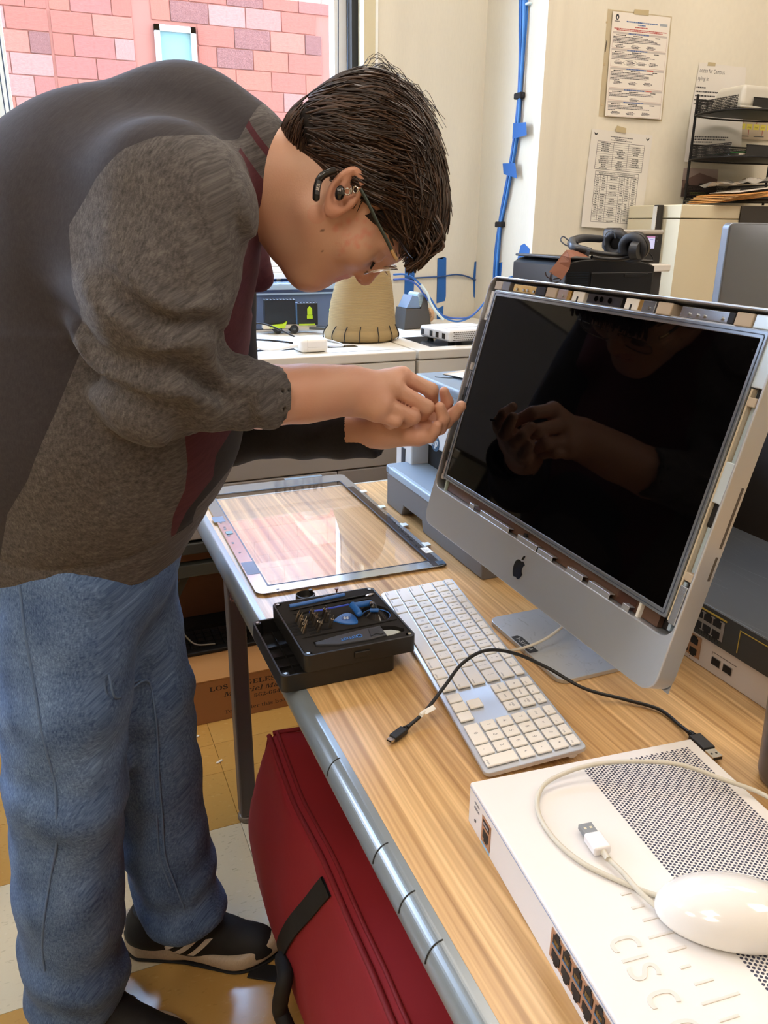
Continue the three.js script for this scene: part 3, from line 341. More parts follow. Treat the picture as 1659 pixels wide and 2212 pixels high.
// ---------------------------------------------------------------- white switch in front
{ const g = T('network_switch', 'large white network switch with dotted vent top and pressed logo under the mouse', 'network switch', [0.308, TY, -0.53], -0.0965);
  const D = 0.24, L = 0.45, H = 0.044, wm = mt('#e6e2dd', 0.42), dark = mt('#101114', 0.6), copper = mt('#b98f72', 0.4, 0.5), m = (n, geo, mm) => M(g, n, geo, mm);
  m('case', rb(D, H, L, 0.0018, 2).translate(D / 2, H / 2, L / 2), wm);
  m('seam', bx(0.0006, 0.0006, L - 0.004).translate(-0.0001, H - 0.0035, L / 2), mt('#8f9cb8', 0.5));
  const hole = new THREE.CircleGeometry(0.00125, 8).rotateX(-PI / 2), pts = [];
  for (let i = 0; i < 60; i++) for (let j = 0; j < 110; j++) { const x = 0.1115 + i * 0.0036 * 0.8, z = 0.0125 + j * 0.0036 + (i % 2) * 0.0018; if (x > 0.2285 || z > 0.43) continue; pts.push([x, z]); }
  const im = new THREE.InstancedMesh(hole, mt('#3e4052', 0.8), pts.length), q4 = new THREE.Matrix4(); pts.forEach(([x, z], i) => { q4.setPosition(x, H + 0.00012, z); im.setMatrixAt(i, q4); }); im.name = 'vent_holes'; im.userData.kind = 'stuff'; g.add(im);
  // pressed logo: five letters and nine bars
  const emb = mt('#dcd6cf', 0.5);
  'cisco'.split('').forEach((s, i) => { const z = [0.1945, 0.2075, 0.2185, 0.2395, 0.263][i], sz = s === 'i' ? 0.023 : 0.026; m('pressed_letter', txt(s === 'i' ? 'l' : s, sz, 0.0006, fontR).scale(0.85, s === 'i' ? 0.85 : 1.15, 1).rotateX(-PI / 2).rotateY(-PI / 2).translate(0.039, H, z), emb); });
  [[0.155, 0.061, 0.07], [0.1688, 0.0615, 0.0726], [0.181, 0.063, 0.0805], [0.1955, 0.058, 0.0877], [0.2092, 0.064, 0.0797], [0.2232, 0.0647, 0.073], [0.2368, 0.066, 0.0814], [0.2507, 0.0614, 0.0912], [0.264, 0.064, 0.08]].forEach(([z, a, b]) => m('pressed_bar', rb(b - a, 0.0012, 0.0026, 0.0006, 2).translate((a + b) / 2, H, z), emb));
  m('printed_logo', txt('cisco', 0.0035, 0.0002).rotateY(-PI / 2).translate(-0.0001, 0.0275, 0.0185), mt('#8a8a90', 0.6));
  for (let i = 0; i < 9; i++) m('logo_bar', bx(0.0002, [0.0012, 0.002, 0.003, 0.002, 0.0012, 0.002, 0.003, 0.002, 0.0012][i], 0.0005).translate(-0.0002, 0.0325, 0.0135 + i * 0.00125), mt('#8a8a90', 0.6));
  m('power_led', cy(0.0017, 0.0017, 0.0006, 14).rotateZ(PI / 2).translate(-0.0002, 0.0135, 0.0165), mt('#4c4d52', 0.4));
  const con = m('console_port', bx(0.001, 0.027, 0.018).translate(-0.0002, 0.0195, 0.0405), copper); M(con, 'usb_opening', bx(0.0006, 0.0065, 0.0135).translate(-0.0006, 0.0275, 0.0405), dark); M(con, 'usb_tongue', bx(0.0005, 0.002, 0.011).translate(-0.001, 0.0275, 0.0405), mt('#9a9aa2', 0.4)); M(con, 'jack_opening', mg([bx(0.0006, 0.009, 0.0115).translate(-0.0006, 0.0165, 0.0405), bx(0.0006, 0.003, 0.006).translate(-0.0006, 0.0105, 0.0405)]), dark);
  m('blue_label', bx(0.0003, 0.003, 0.017).translate(-0.0001, 0.0035, 0.0405), mt('#8fc0e0', 0.5));
  const bank = m('port_bank', bx(0.001, 0.0275, 0.26).translate(-0.0002, 0.0232, 0.161 + 0.13), copper);
  const jack = (y, z, s) => { const j = m('port', mg([bx(0.0008, 0.0075, 0.0115).translate(-0.0008, y, z), bx(0.0008, 0.0025, 0.0066).translate(-0.0008, y + s * 0.0048, z), bx(0.0008, 0.002, 0.0042).translate(-0.0008, y + s * 0.0068, z)]), dark); return j; };
  for (let i = 0; i < 16; i++) { const z = 0.1705 + i * 0.0148; const a = jack(0.0302, z, 1), b = jack(0.0165, z, -1); M(a, 'gold_pins', mg([...Array(6)].map((_, k) => bx(0.0005, 0.004, 0.0005).translate(-0.0013, 0.0295, z - 0.003 + k * 0.0012))), mt('#b9a06c', 0.3, 0.8)); M(a, 'blue_lip', bx(0.0005, 0.0012, 0.0115).translate(-0.0013, 0.0258, z), mt('#3f6f96', 0.4)); }
}
// ---------------------------------------------------------------- mouse with its cable
{ const c = py(1595, 1955, 0.8), g = T('wired_mouse', 'glossy white egg-shaped mouse with a tiny grey scroll ball and a loose looping cable', 'mouse', [c.x, 0.784, c.z], -YAW - 0.12), inv = () => { g.updateMatrixWorld(); }; inv();
  const wm = mt('#efece6', 0.12, 0, { clearcoat: 1, clearcoatRoughness: 0.05 }), grey = mt('#cfc9b8', 0.5), loc = (a, b, y) => g.worldToLocal(py(a, b, y));
  const bodyG = net((x, y, z) => { const a = ell(x, y, z, [0, 0.004, 0], [0.057, 0.03 - 0.004, 0.0305]), b = ell(x, y, z, [-0.006, 0.006, 0], [0.05, 0.0245, 0.03]); return smax(smin(a, b, 0.01), 0.0015 - y, 0.005); }, [-0.062, -0.004, -0.036], [0.062, 0.036, 0.036], 0.0016);
  M(g, 'shell', bodyG, wm);
  const bl = loc(1525, 1894, 0.8085); M(g, 'scroll_ball', sp(0.0034, 18, 12).translate(-0.035, 0.0242, 0), mt('#8f8878', 0.4));
  M(g, 'base_ring', la([[0, 0.0003], [0.0275, 0.0003], [0.03, 0.0018], [0.0285, 0.004], [0, 0.004]], 40).scale(1.82, 1, 0.96), mt('#d9dcdf', 0.35));
  M(g, 'side_button_line', tb([[-0.008, 0.004, 0.0302], [-0.005, 0.0098, 0.0297], [0.004, 0.0128, 0.029], [0.013, 0.0098, 0.0287], [0.016, 0.004, 0.0288]], 0.00035, 24, 6), mt('#9a968c', 0.5));
  M(g, 'cable', tb([loc(1466, 1941, 0.7905), loc(1420, 1935, 0.7868), loc(1338, 1903, 0.7866), loc(1255, 1862, 0.7866), loc(1192, 1806, 0.7866), loc(1161, 1745, 0.788), loc(1174, 1697, 0.79), loc(1225, 1668, 0.7935), loc(1290, 1650, 0.7975), loc(1390, 1645, 0.802), loc(1470, 1652, 0.8005), loc(1560, 1683, 0.7945), loc(1659, 1722, 0.789), loc(1800, 1850, 0.787), loc(1830, 1990, 0.787), loc(1760, 2050, 0.787), loc(1659, 2036, 0.7872), loc(1600, 2031, 0.7872), loc(1535, 2014, 0.7868), loc(1455, 1984, 0.787), loc(1390, 1934, 0.7895), loc(1345, 1885, 0.789), loc(1312, 1853, 0.7885)], 0.0021, 300, 8), grey);
  const P0 = loc(1312, 1853, 0.7895), P1_ = loc(1268, 1790, 0.7895), mm = new THREE.Matrix4().lookAt(P0, P1_, V(0, 1, 0)).setPosition(P0);
  M(g, 'plug_collar', cy(0.0026, 0.0026, 0.009, 14).rotateX(PI / 2).translate(0, 0, -0.003).applyMatrix4(mm), grey); M(g, 'usb_plug', rb(0.0155, 0.0085, 0.0195, 0.0022, 3).translate(0, 0, -0.0165).applyMatrix4(mm), mt('#efecec', 0.25));
  M(g, 'plug_shell', bx(0.012, 0.0045, 0.0125).translate(0, 0, -0.0318).applyMatrix4(mm), mt('#8f959b', 0.3, 0.8)); M(g, 'plug_hole', mg([bx(0.0022, 0.0002, 0.0022).translate(0.0026, 0.0023, -0.0325), bx(0.0022, 0.0002, 0.0022).translate(-0.0026, 0.0023, -0.0325)]).applyMatrix4(mm), mt('#d9d2b8', 0.4));
}
// ---------------------------------------------------------------- opened all-in-one computer
{ const g = T('desktop_computer', 'silver all-in-one computer opened without its front glass, showing a black screen panel', 'computer', [0.5605, TY, -0.7846], -PI / 2);
  const tilt = new THREE.Group(); tilt.name = 'display_housing'; tilt.position.set(0, 1.0444 - TY, 0); tilt.rotation.x = -0.262; g.add(tilt); scene.updateMatrixWorld(true);
  const alu = mt('#c3c6c9', 0.36, 0.72), aluD = mt('#8d8f90', 0.45, 0.6), lightBlue = mt('#cfdbe0', 0.35, 0.25), beige = mt('#b8a892', 0.8), dk = mt('#0e0e10', 0.55), silver = mt('#b7b9bb', 0.22, 0.85), white = mt('#e6e2d8', 0.45), gold = mt('#cda766', 0.3, 0.75), grey = mt('#6d6b6c', 0.5);
  const inv = tilt.matrixWorld.clone().invert();
  const ip = (a, b, z) => { const o = EYE.clone().applyMatrix4(inv), d = sight(a, b).transformDirection(inv); return o.addScaledVector(d, (z - o.z) / d.z); };
  const isx = (a, b, x) => { const o = EYE.clone().applyMatrix4(inv), d = sight(a, b).transformDirection(inv); return o.addScaledVector(d, (x - o.x) / d.x); };
  const m = (n, geo, mm, l) => M(tilt, n, geo, mm, l);
  const W = 0.5283, y0 = -0.2165, y1 = 0.161, ys = -0.1577;
  const outline = new THREE.Shape(), r = 0.02, hw = W / 2; outline.moveTo(-hw + r, y0); outline.lineTo(hw - r, y0); outline.absarc(hw - r, y0 + r, r, -PI / 2, 0); outline.lineTo(hw, y1 - r); outline.absarc(hw - r, y1 - r, r, 0, PI / 2); outline.lineTo(-hw + r, y1); outline.absarc(-hw + r, y1 - r, r, PI / 2, PI); outline.lineTo(-hw, y0 + r); outline.absarc(-hw + r, y0 + r, r, PI, 1.5 * PI);
  const open = rrs(W - 0.006, y1 - ys - 0.003, 0.016, THREE.Path, 0, (y1 + ys - 0.003) / 2); const ring = outline.clone(); ring.holes.push(open);
  m('front_frame', ex(ring, 0.024, 0.0012, 14).translate(0, 0, -0.02), alu);
  { const N = 28, pos = [], idx = [], hh = (y1 - y0) / 2, cyy = (y1 + y0) / 2; for (let j = 0; j <= N; j++) for (let i = 0; i <= N; i++) { const u = i / N * 2 - 1, v = j / N * 2 - 1, e = Math.pow(max(0, 1 - Math.pow(abs(u), 3.2)) * max(0, 1 - Math.pow(abs(v), 3.2)), 0.55); pos.push(u * (hw - 0.0015), cyy + v * (hh - 0.0015), -0.0195 - 0.032 * e); } for (let j = 0; j < N; j++) for (let i = 0; i < N; i++) { const a = j * (N + 1) + i; idx.push(a, a + N + 1, a + 1, a + 1, a + N + 1, a + N + 2); } const b = new THREE.BufferGeometry(); b.setAttribute('position', new THREE.Float32BufferAttribute(pos, 3)); b.setIndex(idx); b.computeVertexNormals(); m('back_cover', b, alu); }
  m('inner_plate', box3(-hw + 0.003, hw - 0.003, ys + 0.001, y1 - 0.003, -0.0165, -0.0145), mt('#2b2928', 0.6));
  // screen panel
  const lw = 0.4766, lh = 0.2681, fr = rrs(lw + 0.0145, lh + 0.0145, 0.003); fr.holes.push(rrs(lw, lh, 0.001, THREE.Path));
  m('screen_frame', ex(fr, 0.0115, 0.0006).translate(0, 0, -0.0095), mt('#9aa0a6', 0.3, 0.8));
  m('screen', box3(-lw / 2 - 0.001, lw / 2 + 0.001, -lh / 2 - 0.001, lh / 2 + 0.001, -0.009, 0.0006), mt('#020203', 0.035, 0, { specularIntensity: 0.55 }));
  m('frame_groove', (() => { const s = rrs(lw + 0.0085, lh + 0.0085, 0.002); s.holes.push(rrs(lw + 0.0068, lh + 0.0068, 0.002, THREE.Path)); return ex(s, 0.0006).translate(0, 0, 0.0019); })(), mt('#3c4450', 0.4));
  // top strip of small components
  const comp = (n, a0, a1, h, mm, dz = 0.012, yc = 0.1487) => { const b = (a) => ip(a, 606 + (a - 1065) * 0.136, 0.0).x; const x0 = b(a0), x1 = b(a1); return m(n, rb(abs(x1 - x0), h, dz, 0.0012, 2).translate((x0 + x1) / 2, yc, -0.0145 + dz / 2), mm); };
  comp('foam_block', 1074, 1089, 0.0115, beige, 0.016); comp('magnet_cover', 1089, 1105, 0.0125, grey, 0.016); const pl = comp('bracket', 1111, 1160, 0.0105, gold, 0.014); comp('rubber_block', 1160, 1181, 0.0115, dk, 0.015);
  comp('foam_block', 1184, 1206, 0.0125, beige, 0.016); comp('screw_plate', 1208, 1228, 0.0125, mt('#b5a6a2', 0.35, 0.6), 0.015); comp('brass_clip', 1227, 1234, 0.012, gold, 0.014);
  for (const [a, b] of [[1238, 1263], [1352, 1381]]) { const q = comp('slotted_bracket', a, b, 0.0125, white, 0.014); q.geometry.computeBoundingBox(); const c = q.geometry.boundingBox.getCenter(V()); M(q, 'slot', mg([rb(0.0028, 0.0065, 0.001, 0.0012).translate(c.x, c.y - 0.0032, -0.0003)]), dk); }
  const cam = comp('camera_module', 1269, 1343, 0.0115, mt('#28272b', 0.35), 0.013); for (const a of [1291, 1303, 1322]) { const x = ip(a, 630, 0).x; M(cam, 'lens', cy(0.0032, 0.0032, 0.0014, 20).rotateX(PI / 2).translate(x, 0.1492, -0.0012), mt('#050506', 0.08)); }
  comp('brass_clip', 1381, 1391, 0.0125, gold, 0.014); comp('screw_plate', 1391, 1419, 0.0125, mt('#8f949c', 0.3, 0.7), 0.015); comp('foam_block', 1424, 1456, 0.013, beige, 0.016);
  const bm = comp('metal_module', 1473, 1586, 0.011, silver, 0.014); comp('rubber_block', 1575, 1590, 0.0115, dk, 0.0142); comp('foam_block', 1594, 1632, 0.013, beige, 0.016); comp('end_bracket', 1636, 1680, 0.013, lightBlue, 0.016);
  for (const [p_, list] of [[pl, [1118, 1132, 1141, 1154]], [bm, [1490, 1508, 1523, 1562]], [null, [1218, 1405]]]) for (const a of list) { const x = ip(a, 625 + (a - 1120) * 0.12, 0).x; M(p_ || tilt, 'screw', cy(0.0019, 0.0019, 0.002, 14).rotateX(PI / 2).translate(x, 0.147, 0.0006), silver); }
  m('top_tape', box3(-0.243, 0.258, 0.1412, 0.1428, -0.012, -0.0005), mt('#c9c9c6', 0.35, 0.4));
  // right strip
  m('gasket', box3(0.2462, 0.2484, -0.142, 0.09, -0.012, -0.0004), mt('#cbbda2', 0.7)); m('side_foil', box3(0.2495, 0.2588, -0.104, 0.155, -0.014, -0.0055), mt('#b9c9d0', 0.35, 0.35));
  m('foil_cover', rb(0.017, 0.062, 0.008, 0.001).translate(0.253, 0.122, -0.004), lightBlue);
  const rs = (n, a, b, w, h, mm, z = -0.0025, dz = 0.008) => { const q = ip(a, b, z); return m(n, rb(w, h, dz, 0.001).translate(q.x, q.y, z - dz / 2), mm); };
  rs('opening', 1644, 848, 0.0085, 0.024, dk, -0.0045, 0.004); rs('opening', 1538, 1113, 0.0085, 0.024, dk, -0.0045, 0.004); rs('foam_block', 1623, 869, 0.01, 0.0085, beige, 0.0006); rs('foam_block', 1487, 1247, 0.01, 0.0085, beige, 0.0006); rs('connector_cover', 1563, 1044, 0.0115, 0.04, lightBlue, 0.0006);
  rs('shield_can', 1463, 1308, 0.0095, 0.04, silver, 0.0012, 0.012); rs('tube', 1473, 1278, 0.004, 0.02, mt('#9fb0bc', 0.4), -0.001); rs('tube', 1450, 1340, 0.004, 0.022, mt('#9fb0bc', 0.4), -0.001); rs('black_pad', 1478, 1262, 0.011, 0.018, mt('#3a3632', 0.6), -0.003);
  // left strip
  for (const [a, b, w, h, mm] of [[1056, 660, 0.0085, 0.042, white], [1052, 683, 0.006, 0.008, grey], [1022, 752, 0.008, 0.02, dk], [1016, 790, 0.006, 0.011, white], [1013, 806, 0.006, 0.008, white], [1008, 827, 0.0062, 0.038, mt('#a9adb3', 0.3, 0.7)], [1003, 850, 0.0085, 0.022, dk], [975, 963, 0.006, 0.05, silver], [968, 985, 0.008, 0.016, dk], [963, 1005, 0.0062, 0.036, mt('#c7b7ae', 0.5)], [955, 1028, 0.006, 0.008, white]]) rs('side_clip', a, b, w, h, mm, -0.0015, 0.009);
  // bottom strip with copper coloured film, and the tabs on the chin edge
  m('film', box3(-0.236, 0.232, -0.157, -0.1413, -0.013, -0.0062), mt('#6d5242', 0.35, 0.35)); m('film_patch', box3(0.168, 0.197, -0.157, -0.1413, -0.0061, -0.0057), mt('#4d2f24', 0.4)); m('white_rod', rb(0.004, 0.02, 0.006, 0.001).translate(0.2065, -0.149, -0.004), white); m('white_rod', rb(0.004, 0.024, 0.005, 0.001).rotateZ(0.1).translate(-0.241, -0.15, -0.006), mt('#c9d8c8', 0.5));
  const tab = (a0, b0, a1, b1, h) => { const p = ip(a0, b0, 0.002), q = ip(a1, b1, 0.002); m('chin_tab', mg([rb(abs(q.x - p.x), h, 0.0012, 0.0005).translate((p.x + q.x) / 2, ys + h / 2 - 0.001, 0.0022), rb(abs(q.x - p.x), 0.0012, 0.008, 0.0005).translate((p.x + q.x) / 2, ys + h - 0.0015, -0.0012)]), alu); };
  tab(1013, 1097, 1022, 1103, 0.008); tab(1036, 1112, 1098, 1151, 0.0075); tab(1117, 1163, 1158, 1189, 0.0075); tab(1162, 1189, 1193, 1209, 0.007); tab(1225, 1228, 1259, 1249, 0.0075); tab(1272, 1257, 1317, 1287, 0.0075); tab(1346, 1303, 1360, 1313, 0.0075);
  { const q = ip(1128, 1158, 0.002); m('rubber_nub', rb(0.006, 0.008, 0.004, 0.001).translate(q.x, ys + 0.007, -0.003), dk); }
  // fruit mark on the chin
  { const s = new THREE.Shape(); s.moveTo(0.02, 0.36); s.bezierCurveTo(0.14, 0.44, 0.28, 0.42, 0.37, 0.3); s.bezierCurveTo(0.2, 0.2, 0.2, -0.06, 0.4, -0.14); s.bezierCurveTo(0.34, -0.32, 0.22, -0.5, 0.12, -0.49); s.bezierCurveTo(0.05, -0.48, 0.03, -0.45, -0.04, -0.45); s.bezierCurveTo(-0.11, -0.45, -0.14, -0.49, -0.2, -0.49); s.bezierCurveTo(-0.36, -0.46, -0.5, -0.1, -0.42, 0.16); s.bezierCurveTo(-0.34, 0.4, -0.13, 0.43, 0.02, 0.36);
    const l = new THREE.Shape(); l.moveTo(0.0, 0.44); l.bezierCurveTo(0.01, 0.6, 0.1, 0.68, 0.2, 0.72); l.bezierCurveTo(0.21, 0.56, 0.13, 0.45, 0.0, 0.44); const c = ip(1121, 1228, 0.004); m('fruit_mark', mg([ex(s, 0.0008), ex(l, 0.0008)]).scale(0.0265, 0.0265, 0.6).translate(c.x, c.y, 0.004), mt('#07090d', 0.15)); }
  // slots in the right side
  for (const [a, b, c, d] of [[1606, 1055, 1555, 1186], [1547, 1204, 1529, 1256]]) { const p = isx(a, b, hw), q = isx(c, d, hw); m('disc_slot', rb(0.0008, p.y - q.y, 0.0032, 0.0004).translate(hw, (p.y + q.y) / 2, -0.0145), mt('#4d463f', 0.6)); }
  // stand: bent sheet, foot on the table and neck into the back
  { const prof = new THREE.Shape(), t = 0.006; const pts = [[0.038, 0], [-0.118, 0]]; const g1 = slab(rrs(0.178, 0.172, 0.014, THREE.Shape, 0, 0), t, 0.0008, 8).translate(0, 0.0002, -0.048);
    const sc = ctex(256, 256, (c, w, h) => { c.fillStyle = '#ffffff'; c.fillRect(0, 0, w, h); const q = rng(8); for (let i = 0; i < 220; i++) { c.globalAlpha = 0.06 + 0.16 * q(); c.strokeStyle = q() < 0.5 ? '#8f8c86' : '#c9c9c9'; c.lineWidth = 0.5 + 2.5 * q(); const x = q() * w, y = q() * h; c.beginPath(); c.moveTo(x, y); c.lineTo(x + (q() - 0.5) * 40, y + (q() - 0.5) * 22); c.stroke(); } c.globalAlpha = 0.35; c.fillStyle = '#77716a'; for (let i = 0; i < 40; i++) { c.beginPath(); c.arc(w * (0.55 + 0.4 * q()), h * (0.78 + 0.2 * q()), 1 + 3 * q(), 0, 7); c.fill(); } });
    M(g, 'stand_foot', uvm(g1, (x, y, z) => [x / 0.178 + 0.5, z / 0.172 + 0.8]), mt('#c2c6ca', 0.33, 0.7, { map: sc }));
    const nk = []; for (let i = 0; i <= 14; i++) { const a = i / 14; nk.push([0, 0.004 + 0.2 * a * a * 0.6 + 0.1 * a, -0.13 + 0.022 * (1 - a) * (1 - a) + 0.04 * a]); } const nd = []; for (const [, y, z] of nk) nd.push([y, z]);
    const sh = new THREE.Shape(); nd.forEach(([y, z], i) => i ? sh.lineTo(z, y) : sh.moveTo(z, y)); nd.slice().reverse().forEach(([y, z]) => sh.lineTo(z - 0.006, y)); M(g, 'stand_neck', new THREE.ExtrudeGeometry(sh, { depth: 0.17, bevelEnabled: false }).rotateY(-PI / 2).translate(0.085, 0.002, 0), alu); }
  { const c = g.worldToLocal(py(1133, 1391, 0.7465)); const tg = ctex(256, 80, (c2, w, h) => { c2.fillStyle = '#20262c'; c2.fillRect(0, 0, w, h); c2.fillStyle = '#c8cdcb'; c2.font = '56px sans-serif'; c2.textAlign = 'center'; c2.textBaseline = 'middle'; c2.fillText('1-3102A', w / 2, h / 2 + 2); });
    const s = new THREE.Shape(); [[-0.5, -0.5], [0.5, -0.5], [0.5, 0.5], [-0.38, 0.5], [-0.5, 0.2]].forEach(([x, y], i) => i ? s.lineTo(x * 0.046, y * 0.013) : s.moveTo(x * 0.046, y * 0.013)); const G = uvm(slab(s, 0.0006), (x, y, z) => [x / 0.046 + 0.5, 0.5 - z / 0.013]).rotateY(0.0).translate(c.x, 0.0063, c.z); M(g, 'asset_tag', G, mt('#ffffff', 0.5, 0, { map: tg })); }
}
// ---------------------------------------------------------------- things at the right edge
const jackRow = (g, n, z0, dz, y, s, x, m, w = 0.0118, h = 0.0085) => { for (let i = 0; i < n; i++) M(g, 'port', mg([bx(0.001, h, w).translate(x, y, z0 + i * dz), bx(0.001, 0.003, w * 0.6).translate(x, y + s * (h / 2 + 0.0012), z0 + i * dz)]), m); };
{ const dark = mt('#08090b', 0.6), g = T('network_switch', 'pale grey network switch at the bottom of the stack behind the computer', 'network switch', [0.717, TY, -0.95]);
  const H = 0.0425; M(g, 'case', rb(0.245, H, 0.446, 0.0018).translate(0.1225, H / 2, 0.19), mt('#cfc6bf', 0.45)); M(g, 'port_bank', bx(0.001, 0.03, 0.265).translate(-0.0003, 0.0225, 0.145), mt('#b78f6c', 0.4, 0.4));
  jackRow(g, 17, 0.024, 0.01515, 0.0292, 1, -0.001, dark); jackRow(g, 17, 0.024, 0.01515, 0.0148, -1, -0.001, dark);
  for (let i = 0; i < 17; i++) M(g, 'led', bx(0.0004, 0.0012, 0.0012).translate(-0.0002, 0.0045, 0.02 + i * 0.0151), mt('#55504c', 0.5));
  for (const z of [0.305, 0.324]) { const s = M(g, 'module_bay', bx(0.001, 0.011, 0.0145).translate(-0.0003, 0.0185, z), mt('#a9a29c', 0.4, 0.4)); M(s, 'opening', mg([bx(0.001, 0.0095, 0.013).translate(-0.0009, 0.0187, z)]), dark); M(s, 'latch', bx(0.0012, 0.0012, 0.006).translate(-0.0014, 0.0135, z), mt('#c9c2ba', 0.4, 0.4)); }
  M(g, 'printed_line', mg([bx(0.0003, 0.0007, 0.04).translate(-0.0002, 0.0295, 0.317), bx(0.0003, 0.004, 0.0007).translate(-0.0002, 0.0277, 0.2972)]), mt('#6b6560', 0.6)); }
{ const dark = mt('#060608', 0.6), yel = mt('#b49a3c', 0.5), g = T('network_switch', 'scratched black network switch with a yellow stripe, on top of the pale grey one', 'network switch', [0.715, TY + 0.0428, -0.96]), H = 0.044;
  const scr = ctex(512, 512, (c, w, h) => { c.fillStyle = '#3a3e42'; c.fillRect(0, 0, w, h); const q = rng(4); for (let i = 0; i < 170; i++) { c.globalAlpha = 0.05 + 0.2 * q(); c.strokeStyle = '#c2c8cc'; c.lineWidth = 0.4 + 1.3 * q(); const x = q() * w, y = q() * h, a = (q() - 0.5) * 1.2 + 1.3; c.beginPath(); c.moveTo(x, y); c.quadraticCurveTo(x + 26 * cos(a), y + 20, x + (20 + 70 * q()) * cos(a), y + (20 + 70 * q()) * sin(a)); c.stroke(); } });
  M(g, 'case', uvm(rb(0.24, H, 0.45, 0.002).translate(0.12, H / 2, 0.2), (x, y, z) => [x / 0.3, z / 0.45]), mt('#ffffff', 0.42, 0.2, { map: scr })); M(g, 'fascia', bx(0.002, H - 0.001, 0.45).translate(-0.0012, H / 2, 0.2), mt('#2f3232', 0.5));
  M(g, 'yellow_stripe', bx(0.0006, 0.0022, 0.29).translate(-0.0024, 0.0375, 0.18), yel); M(g, 'port_bank', bx(0.0008, 0.0255, 0.285).translate(-0.0024, 0.0215, 0.18), mt('#9c9893', 0.4, 0.4));
  jackRow(g, 18, 0.053, 0.0152, 0.0285, 1, -0.003, dark, 0.0125); jackRow(g, 18, 0.053, 0.0152, 0.0148, -1, -0.003, dark, 0.0125);
  M(g, 'yellow_outline', mg([bx(0.0005, 0.03, 0.0012).translate(-0.0024, 0.022, 0.3465), bx(0.0005, 0.0012, 0.05).translate(-0.0024, 0.0365, 0.371)]), yel); M(g, 'grille', mg([...Array(60)].map((_, i) => bx(0.0004, 0.0035, 0.0014).translate(-0.0024, 0.0055, 0.05 + i * 0.0045))), mt('#202324', 0.6)); }
{ const c = py(1690, 1690, TY), g = T('travel_tumbler', 'tall dark grey tumbler with a lid and black side handle', 'tumbler', [0.638, TY, -0.455]), gm = mt('#6a6768', 0.36, 0.55);
  M(g, 'body', la([[0, 0.0006], [0.026, 0.0006], [0.0315, 0.004], [0.0335, 0.012], [0.0365, 0.08], [0.0392, 0.14], [0.0392, 0.142], [0, 0.142]], 56), gm); M(g, 'collar', la([[0.0393, 0.1425], [0.0402, 0.1435], [0.0402, 0.178], [0.0395, 0.1865], [0.035, 0.1905], [0.0345, 0.191], [0.0275, 0.191], [0.0265, 0.187], [0, 0.1865]], 56), mt('#747173', 0.42, 0.45)); M(g, 'lid', la([[0, 0.189], [0.0235, 0.189], [0.0255, 0.1875], [0.0258, 0.1862]], 44), mt('#6c696b', 0.45, 0.3)); M(g, 'lid_tab', rb(0.012, 0.006, 0.02, 0.002).translate(0.008, 0.192, 0.002), mt('#d9d9dc', 0.4));
  M(g, 'handle', tb([[0.012, 0.112, 0.0355], [0.014, 0.112, 0.05], [0.013, 0.104, 0.06], [0.011, 0.07, 0.06], [0.008, 0.036, 0.056], [0.006, 0.03, 0.046], [0.005, 0.031, 0.033]], 0.0048, 48, 10), mt('#1b1c20', 0.5)); }
{ const p = py(1660, 1735, TY), g = T('device_box', 'pale blue plastic box with a black end standing behind the tumbler at the picture edge', 'box', [0.655, TY, -0.375]); M(g, 'shell', rb(0.07, 0.05, 0.085, 0.006).translate(0.018, 0.0255, -0.005), mt('#a9c3da', 0.3)); M(g, 'end_cap', rb(0.062, 0.034, 0.03, 0.004).translate(0.016, 0.0175, 0.043), mt('#15161a', 0.5)); }
{ const g = T('computer_tower', 'tall matte black computer tower standing behind the stacked switches', 'computer tower', [1.02, TY, -0.98]); M(g, 'case', rb(0.12, 0.36, 0.3, 0.004).translate(0.06, 0.18, 0.03), mt('#1d1a18', 0.55)); M(g, 'front_panel', rb(0.008, 0.35, 0.29, 0.003).translate(-0.003, 0.18, 0.03), mt('#26221f', 0.5)); M(g, 'yellow_sticker', bx(0.0008, 0.014, 0.02).translate(-0.0076, 0.175, -0.1), mt('#8d6a2a', 0.6)); }
{ const g = T('desktop_case', 'small black desktop computer case standing left of the tall tower', 'computer case', [1.0, TY, -1.235]); M(g, 'case', rb(0.09, 0.31, 0.08, 0.004).translate(0.06, 0.155, 0), mt('#0d0d10', 0.5)); M(g, 'port_cover', rb(0.004, 0.02, 0.03, 0.001).translate(0.0135, 0.25, 0), mt('#1c1c20', 0.5)); }
